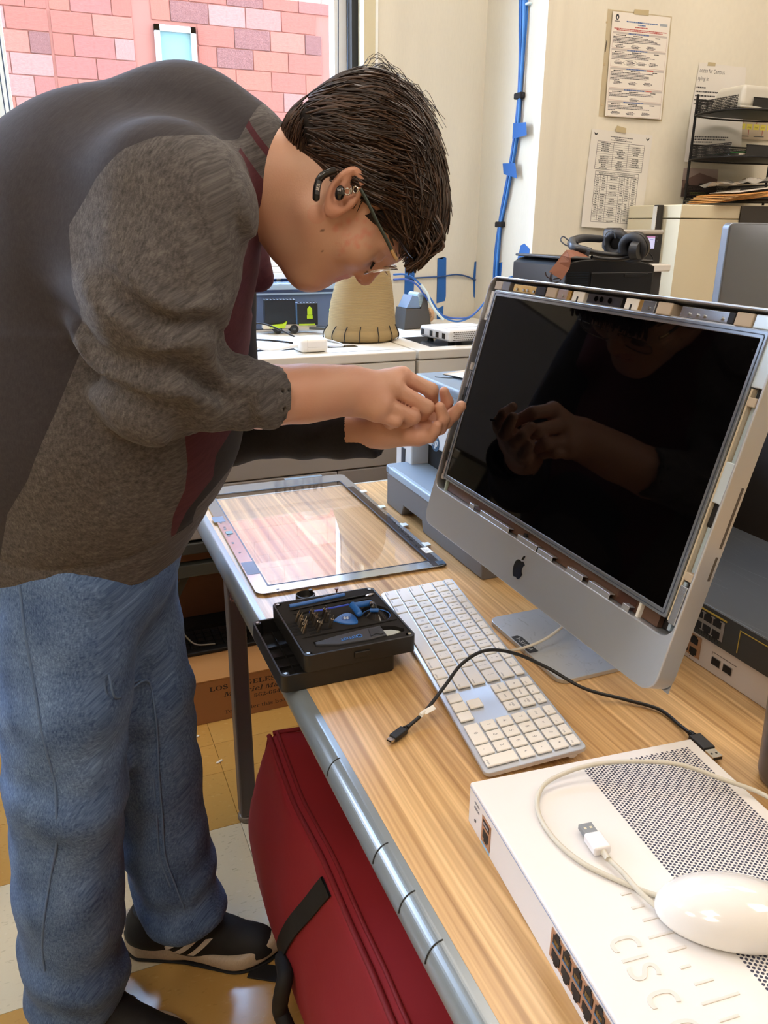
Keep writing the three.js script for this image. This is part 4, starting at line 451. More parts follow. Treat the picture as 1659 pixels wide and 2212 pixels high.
{ const g = T('second_computer', 'back of another silver all-in-one computer standing near the white cabinet', 'computer', [1.34, TY, -1.22], 0.0); const alu = mt('#7d838d', 0.42, 0.75), inv = 0;
  const N = 24, W = 0.3, y0 = 0.07, y1 = 0.537, cyy = (y0 + y1) / 2, hh = (y1 - y0) / 2, o = rrs(W * 2, y1 - y0, 0.012, THREE.Shape, W - 0.14, cyy);
  M(g, 'housing', ex(o, 0.018, 0.002).translate(0, 0, -0.018), mt('#80868f', 0.42, 0.7));
  const pos = [], idx = []; for (let j = 0; j <= N; j++) for (let i = 0; i <= N; i++) { const u = i / N * 2 - 1, v = j / N * 2 - 1, e = Math.pow(max(0, 1 - Math.pow(abs(u), 3)) * max(0, 1 - Math.pow(abs(v), 3)), 0.6); pos.push(W - 0.14 + u * (W - 0.003), cyy + v * (hh - 0.003), 0.0005 + 0.026 * e); } for (let j = 0; j < N; j++) for (let i = 0; i < N; i++) { const a = j * (N + 1) + i; idx.push(a, a + 1, a + N + 1, a + 1, a + N + 2, a + N + 1); } const b = new THREE.BufferGeometry(); b.setAttribute('position', new THREE.Float32BufferAttribute(pos, 3)); b.setIndex(idx); b.computeVertexNormals(); M(g, 'back_cover', b, alu);
  M(g, 'vent_grille', mg([...Array(14)].map((_, i) => rb(0.0025, 0.014, 0.002, 0.001).rotateZ(-0.6).translate(0.055 + i * 0.0075, 0.345, 0.027))), mt('#1a1b1e', 0.6));
  M(g, 'stand_neck', rb(0.2, 0.3, 0.006, 0.003).rotateX(-0.12).translate(0.16, 0.15, 0.06), alu); M(g, 'stand_foot', rb(0.2, 0.006, 0.19, 0.003).translate(0.16, 0.0032, 0.0), alu); }
// ---------------------------------------------------------------- office machines by the window
const offW = mt('#dcd7cb', 0.45), offG = mt('#8f8a86', 0.5), darkPanel = mt('#17181a', 0.3), tapeBlue = mt('#1f5fa8', 0.65);
const officePrinter = (label, x0, x1, scr) => { const g = T('office_printer', label, 'printer', [(x0 + x1) / 2, 0.491, -2.27]), w = x1 - x0, b = (X0, X1, Y0, Y1, Z0, Z1, r = 0.004) => rb(X1 - X0, Y1 - Y0, Z1 - Z0, r).translate((X0 + X1) / 2, (Y0 + Y1) / 2 - 0.491, (Z0 + Z1) / 2 + 2.27), h = w / 2;
  M(g, 'scanner_lid', b(-h, h, 0.9267, 0.952, -2.6, -1.945), offW); M(g, 'upper_front', b(-h + 0.001, h - 0.001, 0.7366, 0.9248, -2.59, -1.947), offW); M(g, 'control_band', b(-h + 0.003, h - 0.003, 0.699, 0.7378, -2.58, -1.957), darkPanel);
  M(g, 'drawer', b(-h, h, 0.6425, 0.6998, -2.58, -1.945), mt('#938d88', 0.5)); M(g, 'drawer', b(-h, -h + w * 0.76, 0.497, 0.640, -2.58, -1.945), mt('#8b8581', 0.5)); M(g, 'side_door', b(-h + w * 0.762, h, 0.497, 0.640, -2.58, -1.946), mt('#86807c', 0.5)); M(g, 'base', b(-h + 0.02, h - 0.02, 0.491, 0.5, -2.56, -1.98), mt('#3d3a36', 0.6));
  M(g, 'lid_line', b(-h + w * 0.25, h - 0.02, 0.9517, 0.9525, -1.985, -1.983, 0.0002), mt('#8e8b83', 0.6)); M(g, 'glass_strip', b(...scr, 0.9515, 0.9527, ...(x0 < 0.5 ? [-2.094, -2.063] : [-2.194, -1.995]), 0.0003), mt('#1d2327', 0.12)); return g; };
const p1 = officePrinter('wide white office printer with a grey drawer front beyond the far end of the table', -0.05, 0.895, [-0.15, 0.35]); officePrinter('second white office printer beside it, under the small silver router', 0.9025, 1.425, [-0.205, 0.06]);
M(p1, 'lettering', txt('EPSON', 0.031, 0.001).translate(0.56 - 0.4225, 0.8765 - 0.491, 0.3235), mt('#45423f', 0.5)); M(p1, 'front_tray_outline', mg([bx(0.4, 0.0014, 0.0008).translate(-0.1, 0.12, 0.3252), bx(0.4, 0.0014, 0.0008).translate(-0.1, 0.09, 0.3252)]), mt('#6d6965', 0.6)); M(p1, 'band_marking', txt('<', 0.009, 0.0004).translate(0.02, 0.226, 0.3135), mt('#9a9a98', 0.5));
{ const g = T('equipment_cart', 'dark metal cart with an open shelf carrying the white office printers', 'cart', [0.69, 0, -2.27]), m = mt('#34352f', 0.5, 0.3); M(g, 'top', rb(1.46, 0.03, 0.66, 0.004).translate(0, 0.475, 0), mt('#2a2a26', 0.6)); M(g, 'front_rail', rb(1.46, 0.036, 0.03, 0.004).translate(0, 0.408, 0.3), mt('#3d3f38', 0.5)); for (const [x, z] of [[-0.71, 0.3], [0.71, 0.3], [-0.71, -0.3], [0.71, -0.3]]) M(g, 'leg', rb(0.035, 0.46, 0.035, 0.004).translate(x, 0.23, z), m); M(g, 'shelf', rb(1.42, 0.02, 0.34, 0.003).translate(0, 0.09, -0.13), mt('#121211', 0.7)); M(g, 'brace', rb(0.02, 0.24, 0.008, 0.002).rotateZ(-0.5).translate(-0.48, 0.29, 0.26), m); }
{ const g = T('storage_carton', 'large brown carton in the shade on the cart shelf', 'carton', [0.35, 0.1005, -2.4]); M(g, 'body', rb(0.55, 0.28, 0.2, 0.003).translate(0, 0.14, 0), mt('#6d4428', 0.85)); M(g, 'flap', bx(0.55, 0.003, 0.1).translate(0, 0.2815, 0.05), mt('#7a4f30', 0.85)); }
{ const g = T('spare_keyboard', 'dark spare keyboard and cable lying on top of the tan carton on the floor', 'keyboard', [0.42, 0.1315, -2.06]); M(g, 'tray', rb(0.44, 0.012, 0.13, 0.004).translate(0, 0.006, 0), mt('#0c0c0d', 0.6)); for (let i = 0; i < 18; i++) for (let k = 0; k < 4; k++) M(g, 'key', bx(0.019, 0.006, 0.019).translate(-0.2 + i * 0.0232, 0.0145, -0.045 + k * 0.026), mt('#151516', 0.5)); M(g, 'cord', tb([[-0.1, 0.02, 0.05], [-0.16, 0.04, 0.06], [-0.2, 0.12, 0.04], [-0.19, 0.16, 0.02]], 0.0022, 30, 6), mt('#8d8a80', 0.6)); }
{ const boxT = ctex(1024, 410, (c, w, h) => { c.fillStyle = '#9c6b3d'; c.fillRect(0, 0, w, h); const q = rng(3); for (let i = 0; i < 200; i++) { c.globalAlpha = 0.05; c.fillStyle = q() < 0.5 ? '#7a5230' : '#b98553'; c.fillRect(q() * w, q() * h, 40 + 80 * q(), 2); } c.globalAlpha = 1; c.fillStyle = '#35261c'; c.textAlign = 'left'; c.font = 'bold 62px serif'; c.fillText('LOS ANGELES UNIFIED', 150, 105); c.font = 'italic bold 60px serif'; c.fillText('Materiel Management', 240, 180); c.font = 'bold 50px serif'; c.fillText('562-654-9000', 440, 245); c.font = '46px serif'; c.fillText('To reorder this box, use CCS #', 240, 350); });
  const p = pz(425, 1476, -1.86), g = T('cardboard_box', 'tan cardboard box with black lettering on the floor behind the table leg', 'cardboard box', [0.42, 0, -1.995]), H = 0.128; const cm = mt('#b58450', 0.85, 0, { bumpMap: noiseRough, bumpScale: 0.0004 }), W = 0.42, D = 0.27;
  M(g, 'body', rb(W, H, D, 0.002).translate(0, H / 2, 0), mt('#a5743f', 0.85)); M(g, 'front_print', uvm(bx(W - 0.002, H - 0.004, 0.0006).translate(0, H / 2 - 0.001, D / 2 + 0.0004), (x, y) => [x / W + 0.5, y / H]), mt('#ffffff', 0.85, 0, { map: boxT }));
  M(g, 'top_flap', rb(W - 0.012, 0.003, D - 0.002, 0.001).translate(0.006, H + 0.0016, 0.002), cm); M(g, 'crease', bx(W - 0.02, 0.0006, 0.002).translate(0.005, H + 0.0034, -0.02), mt('#8d6237', 0.9)); }
// ---------------------------------------------------------------- things on the office printers
const PT = 0.9529, ST = 1.0156, K = 1.2466;
{ const knit = dtex(128, 128, (i, j) => { const a = (i % 8) / 8, b = ((j + (i % 8 < 4 ? (i % 4) : 4 - (i % 4)) * 1.2) % 8) / 8; const v = 120 + 110 * sin(PI * ((a * 2) % 1)) * sin(PI * b); return [v, v, v]; }, false), kc = dtex(128, 128, (i, j) => { const b = ((j + (i % 8 < 4 ? (i % 4) : 4 - (i % 4)) * 1.2) % 8) / 8, a = ((i % 8) / 8 * 2) % 1, k = 0.72 + 0.28 * sin(PI * a) * sin(PI * b) + 0.04 * (R() - 0.5); return [222 * k, 190 * k, 132 * k]; });
  const g = T('knit_hat', 'tall plain beige knitted hat with a rolled hem standing on the printer lid', 'hat', [0.83, PT, -2.19]), prof = [[0.05, 0.001], [0.076, 0.001], [0.085, 0.006], [0.087, 0.016], [0.082, 0.026], [0.079, 0.03], [0.0775, 0.05], [0.073, 0.085], [0.066, 0.125], [0.058, 0.16], [0.046, 0.195], [0.03, 0.222], [0.012, 0.236], [0, 0.238]]; g.scale.setScalar(K);
  const G = la(prof.map((p) => p), 72), P_ = G.attributes.position; for (let i = 0; i < P_.count; i++) { const x = P_.getX(i), y = P_.getY(i), z = P_.getZ(i), n = 1 + 0.06 * nz(x * 20, y * 14, z * 20), l = 0.12 * max(0, y - 0.03); P_.setXYZ(i, x * n + l * 0.55, y, z * n * 0.86); } G.computeVertexNormals();
  M(g, 'crown', G, mt('#ffffff', 0.95, 0, { map: rep(kc, 24, 9), bumpMap: rep(knit, 24, 9), bumpScale: 0.0018 }));
  for (const a of [-1.15, -0.75, -0.35, 0.15, 0.6, 1.05, 1.6, -1.7, 2.4, -2.5]) M(g, 'hem_stitch', tb([[0.0795 * sin(a) + 0.002, 0.036, 0.0795 * cos(a) * 0.86], [0.086 * sin(a), 0.026, 0.086 * cos(a) * 0.86], [0.0905 * sin(a), 0.014, 0.0905 * cos(a) * 0.86], [0.088 * sin(a), 0.003, 0.088 * cos(a) * 0.86]], 0.0012, 12, 6), mt('#1c1a18', 0.7)); }
{ const g = T('mini_router', 'small silver router with four cable sockets standing on the black printer panel', 'router', [1.082, PT, -2.085], 0.1), m = mt('#dfdedb', 0.35, 0.1); g.scale.setScalar(K); M(g, 'case', rb(0.118, 0.026, 0.13, 0.007, 3).translate(0, 0.019, 0), m); M(g, 'top_plate', rb(0.1, 0.0016, 0.06, 0.0006).translate(0.012, 0.0324, -0.008), mt('#e9eaea', 0.25)); for (const x of [-0.04, 0.04]) for (const z of [-0.045, 0.045]) M(g, 'foot', cy(0.008, 0.007, 0.006, 14).translate(x, 0.003, z), black);
  for (const z of [-0.05, -0.012, 0.014, 0.042]) M(g, 'socket', bx(0.001, 0.012, 0.012).translate(-0.0592, 0.018, z), darkPanel); const hs = []; for (let i = 0; i < 18; i++) for (let k = 0; k < 5; k++) hs.push(bx(0.0034, 0.0018, 0.0006).translate(-0.046 + i * 0.0055 + (k % 2) * 0.002, 0.0105 + k * 0.0042, 0.0651)); M(g, 'side_vents', mg(hs), mt('#6b665c', 0.7)); M(g, 'emblem', cy(0.005, 0.005, 0.0004, 18).translate(0.012, 0.0334, -0.008), mt('#a9acab', 0.3)); }
{ const g = T('power_adapter', 'white rounded power adapter with its cord lying on the printer lid', 'power adapter', [0.626, PT, -2.03], 0.05), m = mt('#f0ede8', 0.3); g.scale.setScalar(K); M(g, 'brick', rb(0.061, 0.0285, 0.058, 0.008, 3).translate(0, 0.0145, 0), m); M(g, 'seam', mg([bx(0.0004, 0.026, 0.0004).translate(-0.016, 0.0145, 0.0291), bx(0.03, 0.0004, 0.0004).translate(-0.001, 0.011, 0.0291)]), mt('#b9b4aa', 0.6));
  M(g, 'cord', tb([[-0.03, 0.013, 0.005], [-0.055, 0.01, 0.006], [-0.085, 0.006, -0.004], [-0.12, 0.01, -0.05], [-0.17, 0.004, -0.1]], 0.0032, 40, 8), m); M(g, 'cord_sleeve', cy(0.0045, 0.0045, 0.018, 14).rotateZ(PI / 2).translate(-0.039, 0.0125, 0.005), m); M(g, 'thin_lead', tb([[0.03, 0.01, -0.005], [0.055, 0.006, -0.01], [0.083, 0.004, -0.02], [0.086, 0.005, -0.045], [0.06, 0.012, -0.062], [0.03, 0.008, -0.07]], 0.0018, 40, 8), mt('#d9dde2', 0.4)); }
{ const g = T('toy_truck', 'toy truck of black and lime bricks with a box trailer on the printer', 'toy truck', [0.71, PT, -2.385], -0.12), bk = mt('#121314', 0.35), lime = mt('#b4d41e', 0.4), wh = mt('#d8cdbb', 0.5); g.scale.setScalar(K);
  const stud = (x, y, z) => cy(0.0024, 0.0024, 0.0017, 12).translate(x, y, z);
  M(g, 'trailer', rb(0.075, 0.06, 0.03, 0.001).translate(-0.052, 0.05, -0.01), bk); M(g, 'trailer_front', rb(0.05, 0.052, 0.03, 0.001).translate(0.014, 0.0455, -0.008), mt('#1b1b1c', 0.4)); M(g, 'trailer_gap', bx(0.005, 0.05, 0.024).translate(-0.0125, 0.047, -0.006), mt('#3f5f86', 0.4));
  const st = []; for (let i = 0; i < 9; i++) for (const z of [-0.017, -0.003]) st.push(stud(-0.085 + i * 0.008, 0.0807, z)); for (let i = 0; i < 6; i++) for (const z of [-0.015, -0.001]) st.push(stud(-0.005 + i * 0.008, 0.0723, z)); M(g, 'studs', mg(st), mt('#2a2b2d', 0.3));
  M(g, 'arrow_tile', ex(shp([[-0.006, 0], [0.006, 0], [0.006, 0.014], [0, 0.021], [-0.006, 0.014]]), 0.002).translate(0.019, 0.044, 0.0065), lime); M(g, 'lime_tile', bx(0.014, 0.0085, 0.002).translate(0.019, 0.0385, 0.0075), lime);
  M(g, 'chassis', rb(0.13, 0.01, 0.028, 0.001).translate(-0.03, 0.0165, -0.008), wh); M(g, 'lime_strip', bx(0.04, 0.004, 0.029).translate(0.012, 0.0205, -0.007), lime); M(g, 'ramp', ex(shp([[-0.02, 0], [0.016, 0], [0.022, 0.016], [0.012, 0.01], [-0.014, 0.008]]), 0.01).translate(-0.06, 0.014, 0.006), lime);
  M(g, 'cab', rb(0.038, 0.036, 0.03, 0.002).translate(0.08, 0.034, 0.045), bk); M(g, 'cab_roof', rb(0.034, 0.005, 0.031, 0.002).translate(0.083, 0.0545, 0.045), mt('#39403f', 0.2)); M(g, 'roof_light', rb(0.013, 0.006, 0.02, 0.002).translate(0.067, 0.058, 0.048), lime); M(g, 'side_window', bx(0.017, 0.016, 0.001).translate(0.088, 0.042, 0.0604), mt('#8ea0ba', 0.1)); M(g, 'cab_stripe', bx(0.04, 0.003, 0.031).translate(0.08, 0.0185, 0.045), lime); M(g, 'fender', rb(0.02, 0.014, 0.03, 0.005).translate(0.086, 0.0145, 0.046), wh);
  for (const [x, z] of [[0.086, 0.0625], [0.086, 0.029], [-0.02, 0.008], [-0.06, 0.008], [-0.02, -0.026], [-0.06, -0.026]]) { const w = M(g, 'wheel', la([[0.0035, -0.004], [0.0095, -0.004], [0.0105, -0.0025], [0.0105, 0.0025], [0.0095, 0.004], [0.0035, 0.004]], 20).rotateX(PI / 2).translate(x, 0.0108, z), bk); M(w, 'hub', cy(0.004, 0.004, 0.006, 12).rotateX(PI / 2).translate(x, 0.0108, z), mt('#5d605f', 0.4)); }
  M(g, 'hitch', rb(0.06, 0.006, 0.012, 0.001).rotateY(-0.5).translate(0.045, 0.012, 0.02), mt('#55585a', 0.4)); }
{ const g = T('label_printer', 'dark grey desk label printer with a clear cover beside the knitted hat', 'label printer', [1.082, PT, -2.4], 0.06), gm = mt('#4a4744', 0.5); g.scale.setScalar(K); const pr = shp([[-0.035, 0], [0.045, 0], [0.028, 0.085], [0.022, 0.088], [0.012, 0.05], [-0.03, 0.052]]); M(g, 'case', ex(pr, 0.06, 0.002).translate(0, 0, -0.03), gm); M(g, 'clear_cover', ex(shp([[-0.028, 0.053], [0.011, 0.052], [0.006, 0.08], [-0.012, 0.084]]), 0.05, 0.001).translate(0, 0, -0.022), mt('#9fb4cc', 0.1, 0, { transmission: 0.5, thickness: 0 })); M(g, 'ribbed_head', ex(shp([[0.008, 0.055], [0.024, 0.055], [0.022, 0.088], [0.008, 0.09], [0.002, 0.086]]), 0.052, 0.001).translate(0, 0, -0.024), mt('#b7cbd4', 0.4)); for (let i = 0; i < 9; i++) M(g, 'rib', bx(0.014, 0.0009, 0.0008).translate(0.0145, 0.06 + i * 0.0028, 0.0285), mt('#7f939c', 0.5)); }
{ const g = T('round_brush', 'round bristle brush with a wooden end lying behind the silver router', 'brush', [1.19, PT + 0.0265, -2.5], 0.35), br = []; g.scale.setScalar(K); const q = rng(6); for (let i = 0; i < 520; i++) { const a = q() * 2 * PI, l = 0.024 + 0.006 * q(), x = -0.012 - 0.03 * q(); br.push(cy(0.00035, 0.0004, l, 4, true).translate(0, l / 2, 0).rotateZ((q() - 0.5) * 0.7 + 0.25).rotateX(a).translate(x, 0, 0)); } tag(M(g, 'bristles', mg(br), mt('#3b3733', 0.7)), null, null, null, 'stuff'); M(g, 'wood_end', la([[0, -0.006], [0.0165, -0.006], [0.0185, -0.004], [0.0185, 0.006], [0.017, 0.008], [0, 0.008]], 32).rotateZ(-PI / 2), mt('#c49a72', 0.5)); M(g, 'core', cy(0.006, 0.006, 0.06, 14).rotateZ(PI / 2).translate(-0.03, 0, 0), mt('#2c2926', 0.6)); }
{ const g = T('storage_bin', 'long clear blue-grey plastic storage bin against the wall under the window', 'storage bin', [0.47, PT, -2.545]), m = mt('#7f95bd', 0.18, 0, { transmission: 0.45, thickness: 0 }); M(g, 'body', rb(0.9, 0.13, 0.1, 0.008).translate(0, 0.065, 0), m); M(g, 'lid', rb(0.92, 0.008, 0.12, 0.003).translate(0, 0.1345, 0), mt('#bcd3ea', 0.15, 0, { transmission: 0.4, thickness: 0 })); M(g, 'lid_rim', mg([bx(0.92, 0.014, 0.004).translate(0, 0.128, 0.06), bx(0.92, 0.005, 0.004).translate(0, 0.108, 0.054)]), mt('#a9c4e0', 0.2)); M(g, 'contents', rb(0.82, 0.08, 0.07, 0.01).translate(0, 0.044, 0), mt('#4d5a78', 0.6)); }
{ const g = T('dark_leads', 'two dark cables lying in front of the toy truck on the printer', 'cable', [0.53, PT, -2.14]); g.scale.setScalar(K); for (const [a, b] of [[0, 0.0022], [1, 0.0018]]) M(g, 'cord', tb([[-0.1, 0.02 + a * 0.02, 0], [-0.0, 0.012 + a * 0.035, -0.02], [0.06, 0.008 + a * 0.015, 0.02], [0.1, 0.004, 0.055]], b, 30, 6), mt('#1d1a17', 0.6)); }
// ---------------------------------------------------------------- blue wall cables and tape
const cableB = mt('#2d6fc0', 0.4), cableD = mt('#2c4f86', 0.45), velcro = mt('#16161a', 0.8);
{ const g = T('cable_bundle', 'bundle of bright blue network cables running down the wall corner', 'cable', [XR - 0.006, 1.05, -2.45]); const O = g.position, path = [[1131, -40], [1130, 40], [1127, 120], [1122, 207], [1116, 280], [1103, 365], [1091, 430], [1080, 485], [1074, 540], [1070, 600], [1069, 650]];
  [[-0.012, 0], [-0.006, 0.005], [0.0, 0.001], [0.006, 0.006], [0.012, 0.0], [0.003, 0.009]].forEach(([dz, dx], k) => M(g, 'cord', tb(path.map(([a, b], i) => { const p = px(a, b, XR - 0.005 - dx), s = i < 2 ? 1.7 : i === 3 || i === 7 ? 0.75 : 1.05; return [p.x - O.x, p.y - O.y, p.z - O.z + dz * s + 0.003 * nz(k * 3, i * 0.7, 1)]; }), 0.0031, 90, 8), k % 3 === 2 ? mt('#4a8fe0', 0.35) : cableB));
  for (const [a, b] of [[1122, 207], [1080, 485]]) { const p = px(a, b, XR - 0.009); M(g, 'strap', rb(0.018, 0.018, 0.042, 0.004).translate(p.x - O.x, p.y - O.y, p.z - O.z), velcro); } const p = px(1140, 9, XR - 0.006); M(g, 'zip_tie', rb(0.014, 0.007, 0.03, 0.003).translate(p.x - O.x, p.y - O.y, p.z - O.z), mt('#d6e8ee', 0.3)); }
const tapeQuad = (pts, pl, thick, name = 'tape_strip', m = tapeBlue) => { const q = pts.map(([a, b]) => pl(a, b)); const g = new THREE.BufferGeometry(), pos = [], n = q[1].clone().sub(q[0]).cross(q[2].clone().sub(q[0])).normalize(); if (n.dot(EYE.clone().sub(q[0])) < 0) n.negate(); const c = q.reduce((a, b) => a.add(b), V()).multiplyScalar(1 / q.length); const top = q.map((p) => p.clone().sub(c).addScaledVector(n, thick)), bot = q.map((p) => p.clone().sub(c)), K = q.length; const tri = (a, b, d) => pos.push(...a.toArray(), ...b.toArray(), ...d.toArray()); for (let i = 1; i < K - 1; i++) { tri(top[0], top[i], top[i + 1]); tri(bot[0], bot[i + 1], bot[i]); } for (let i = 0; i < K; i++) { const j = (i + 1) % K; tri(top[i], bot[i], bot[j]); tri(top[i], bot[j], top[j]); } g.setAttribute('position', new THREE.Float32BufferAttribute(pos, 3)); g.computeVertexNormals(); uvm(g, (x, y, z) => [x, y]); const mm = new THREE.Mesh(g, m); mm.name = nm(name); mm.position.copy(c); scene.add(mm); return mm; };
const onW = (a, b) => pz(a, b, ZW + 0.0008), onR = (a, b) => px(a, b, XR - 0.0007);
[[[[876, 545], [898, 545], [893, 640], [873, 640]], onW, 'blue tape strip half hidden by hair beside the label printer'], [[[945, 558], [955, 560], [960, 555], [964, 557], [963, 640], [961, 650], [943, 655], [945, 600]], onW, 'tall blue tape strip with a notched top crossing the wall cable, right of the hair'], [[[943, 668], [958, 660], [956, 702], [944, 702]], onW, 'short lower blue tape strip behind the brush'], [[[1025, 566], [1030, 568], [1034, 563], [1033, 640], [1029, 649], [1023, 641], [1022, 600]], onW, 'narrow blue tape strip with a pointed lower end near the wall corner'], [[[1109, 266], [1137, 264], [1138, 292], [1107, 300]], (a, b) => px(a, b, XR - 0.0185), 'upper blue tape patch holding the cable bundle to the wall'], [[[1086, 353], [1113, 352], [1117, 386], [1107, 382], [1088, 376]], (a, b) => px(a, b, XR - 0.0185), 'lower blue tape patch holding the cable bundle to the wall'], [[[1112, 585], [1125, 530], [1133, 526], [1144, 538], [1140, 600], [1122, 602]], onR, 'wide blue tape patch low on the lit wall corner'], [[[1078, 568], [1085, 566], [1082, 598], [1075, 600]], onR, 'thin blue tape sliver beside the foot of the cable bundle']].forEach(([q, pl, l]) => tag(tapeQuad(q, pl, 0.0006), l, 'tape'));
[[572, 598, 'leftmost'], [607, 640, 'middle'], [648, 669, 'rightmost']].forEach(([a, b, w]) => tag(tapeQuad([[a, 594], [b, 594], [b - 3, 633], [a - 2, 633]], onW, 0.0006), w + ' of three blue tape strips on the wall below the window sill', 'tape'));
{ const g = T('wall_cable', 'thin blue cable taped along the wall behind the printers', 'cable', [1.15, 1.1, ZW]); const O = g.position, L = (a, b, o) => { const p = pz(a, b, ZW + o); return [p.x - O.x, p.y - O.y, p.z - O.z]; }; M(g, 'cord', tb([L(850, 604, 0.005), L(905, 600, 0.005), L(955, 597, 0.004), L(985, 593, 0.005), L(1005, 596, 0.005), L(1030, 605, 0.004), L(1045, 606, 0.005)], 0.0026, 60, 8), cableD); M(g, 'cord', tb([L(570, 615, 0.006), L(600, 609, 0.006), L(640, 604, 0.006), L(700, 606, 0.006), L(760, 598, 0.006)], 0.003, 40, 8), mt('#3550a8', 0.4)); }
{ const g = T('hanging_cables', 'two blue cables sagging in a loop above the silver router', 'cable', [1.05, PT, -2.35]); const O = g.position, L = (a, b, z = -2.36) => { const p = pz(a, b, z); return [p.x - O.x, p.y - O.y, p.z - O.z]; };
  M(g, 'cord', tb([L(850, 593), L(875, 593), L(895, 602), L(915, 624), L(932, 648), L(950, 676), L(968, 690), L(992, 694), L(1020, 682), L(1045, 655), L(1068, 622), L(1090, 604), L(1115, 596), L(1145, 596)], 0.003, 120, 8), cableB); M(g, 'cord', tb([L(850, 604), L(878, 604), L(900, 615), L(920, 642), L(940, 668), L(958, 682), L(985, 688), L(1015, 684), L(1040, 662), L(1062, 634), L(1082, 612), L(1110, 604), L(1145, 602)], 0.003, 120, 8), mt('#3a5fb0', 0.4));
  M(g, 'white_wrap', tb([L(908, 614), L(922, 634), L(930, 656), L(944, 676), L(957, 690)].map((p) => [p[0], p[1], p[2] + 0.002]), 0.0044, 40, 8), mt('#dff0f2', 0.3)); }
{ const g = T('charging_cable', 'white cord curving down the wall below the window', 'cable', [0.55, PT, -2.58]); const O = g.position, L = (a, b, z = -2.58) => { const p = pz(a, b, z); return [p.x - O.x, p.y - O.y, p.z - O.z]; }; M(g, 'cord', tb([L(645, 578), L(634, 600), L(618, 618), L(600, 628), L(585, 634)], 0.0042, 30, 8), mt('#eef4f2', 0.35)); M(g, 'cord', tb([L(700, 606), L(695, 618), L(690, 632)], 0.0032, 16, 8), mt('#dfeaea', 0.35)); }
// ---------------------------------------------------------------- inkjet printer on the table
{ const g = T('inkjet_printer', 'blue-grey inkjet printer with a white front and pulled-out paper tray, behind the computer', 'printer', [0.8, TY, -1.2]), bl = mt('#7f90a0', 0.45), gy = mt('#6f6c6a', 0.5), wh = mt('#dde0df', 0.4), b = (X0, X1, Y0, Y1, Z0, Z1, r = 0.004) => rb(X1 - X0, Y1 - Y0, Z1 - Z0, r, 3).translate((X0 + X1) / 2 - 0.8, (Y0 + Y1) / 2 - TY, (Z0 + Z1) / 2 + 1.2);
  M(g, 'tray_case', (() => { const s = new THREE.Shape(); const z0 = -1.393, z1 = -1.0; s.moveTo(0, 0.001); s.lineTo(0.075, 0.001); s.lineTo(0.085, 0.022); s.lineTo(0.165, 0.022); s.lineTo(0.172, 0.001); s.lineTo(0.393, 0.001); s.lineTo(0.393, 0.066); s.lineTo(0, 0.066); return ex(s, 0.27, 0.003).rotateY(-PI / 2).translate(0.582 - 0.8 + 0.27, 0.0, z0 + 1.2); })(), gy);
  M(g, 'tray_cover', slab(rrs(0.28, 0.4, 0.014, THREE.Shape, 0.582 + 0.14 - 0.8, 1.2 - 0.193 - 1.0), 0.013, 0.002).translate(0, 0.0665, 0), bl); M(g, 'tray_lip', b(0.58, 0.592, 0.806, 0.8205, -1.38, -1.0, 0.003), mt('#9db4c8', 0.35));
  M(g, 'front_column', b(0.63, 0.72, 0.772, 0.902, -1.46, -1.383), wh); M(g, 'column_slot', b(0.6285, 0.632, 0.785, 0.845, -1.43, -1.412, 0.001), mt('#3f4650', 0.4)); M(g, 'column_foot', b(0.625, 0.73, 0.752, 0.773, -1.465, -1.39), bl); M(g, 'tray_hollow', b(0.665, 0.98, 0.753, 0.9, -1.382, -1.0), mt('#0f1011', 0.7)); M(g, 'front_panel', b(0.655, 0.99, 0.862, 0.952, -1.44, -1.0, 0.008), wh); M(g, 'body', b(0.668, 0.99, 0.95, 0.972, -1.44, -1.0), mt('#8b9aa8', 0.45)); M(g, 'scanner_lid', b(0.66, 1.0, 0.972, 0.9895, -1.447, -1.0, 0.007), bl); M(g, 'rear_body', b(0.8, 0.99, 0.76, 0.95, -1.44, -1.0), mt('#7f8b96', 0.5)); M(g, 'lid_grip', tb([[-0.12, 0.2502, -0.19], [-0.1, 0.2502, -0.17], [-0.04, 0.2502, -0.165]], 0.0012, 16, 6), mt('#5f6c78', 0.5));
  const c = px(940, 957, 0.654); const lg = M(g, 'round_badge', cy(0.0165, 0.0165, 0.001, 36).rotateZ(PI / 2).translate(0.6545 - 0.8, c.y - TY, c.z + 1.2), mt('#41617c', 0.4)); M(lg, 'badge_letters', txt('hp', 0.015, 0.0008).applyMatrix4(new THREE.Matrix4().makeShear(0, 0, 0.25, 0, 0, 0)).rotateY(-PI / 2).translate(0.6538 - 0.8, c.y - TY, c.z + 1.2), mt('#dfe5e8', 0.4)); }
{ const p = py(985, 815, 0.9905), g = T('envelopes', 'few pale envelopes lying on top of the inkjet printer', 'envelope', [p.x + 0.02, 0.9902, p.z], 0); [[0, 0, 0.12], [0.004, 0.02, 0.04], [-0.006, 0.036, -0.03]].forEach(([x, dz, r], i) => M(g, 'sheet', rb(0.13, 0.0016, 0.11, 0.0006, 1).rotateY(r + 0.25).translate(0.05 + x, 0.001 + 0.0018 * i, dz - 0.01), mt(['#c2b39c', '#b9a88f', '#e4e0d4'][i], 0.8))); }
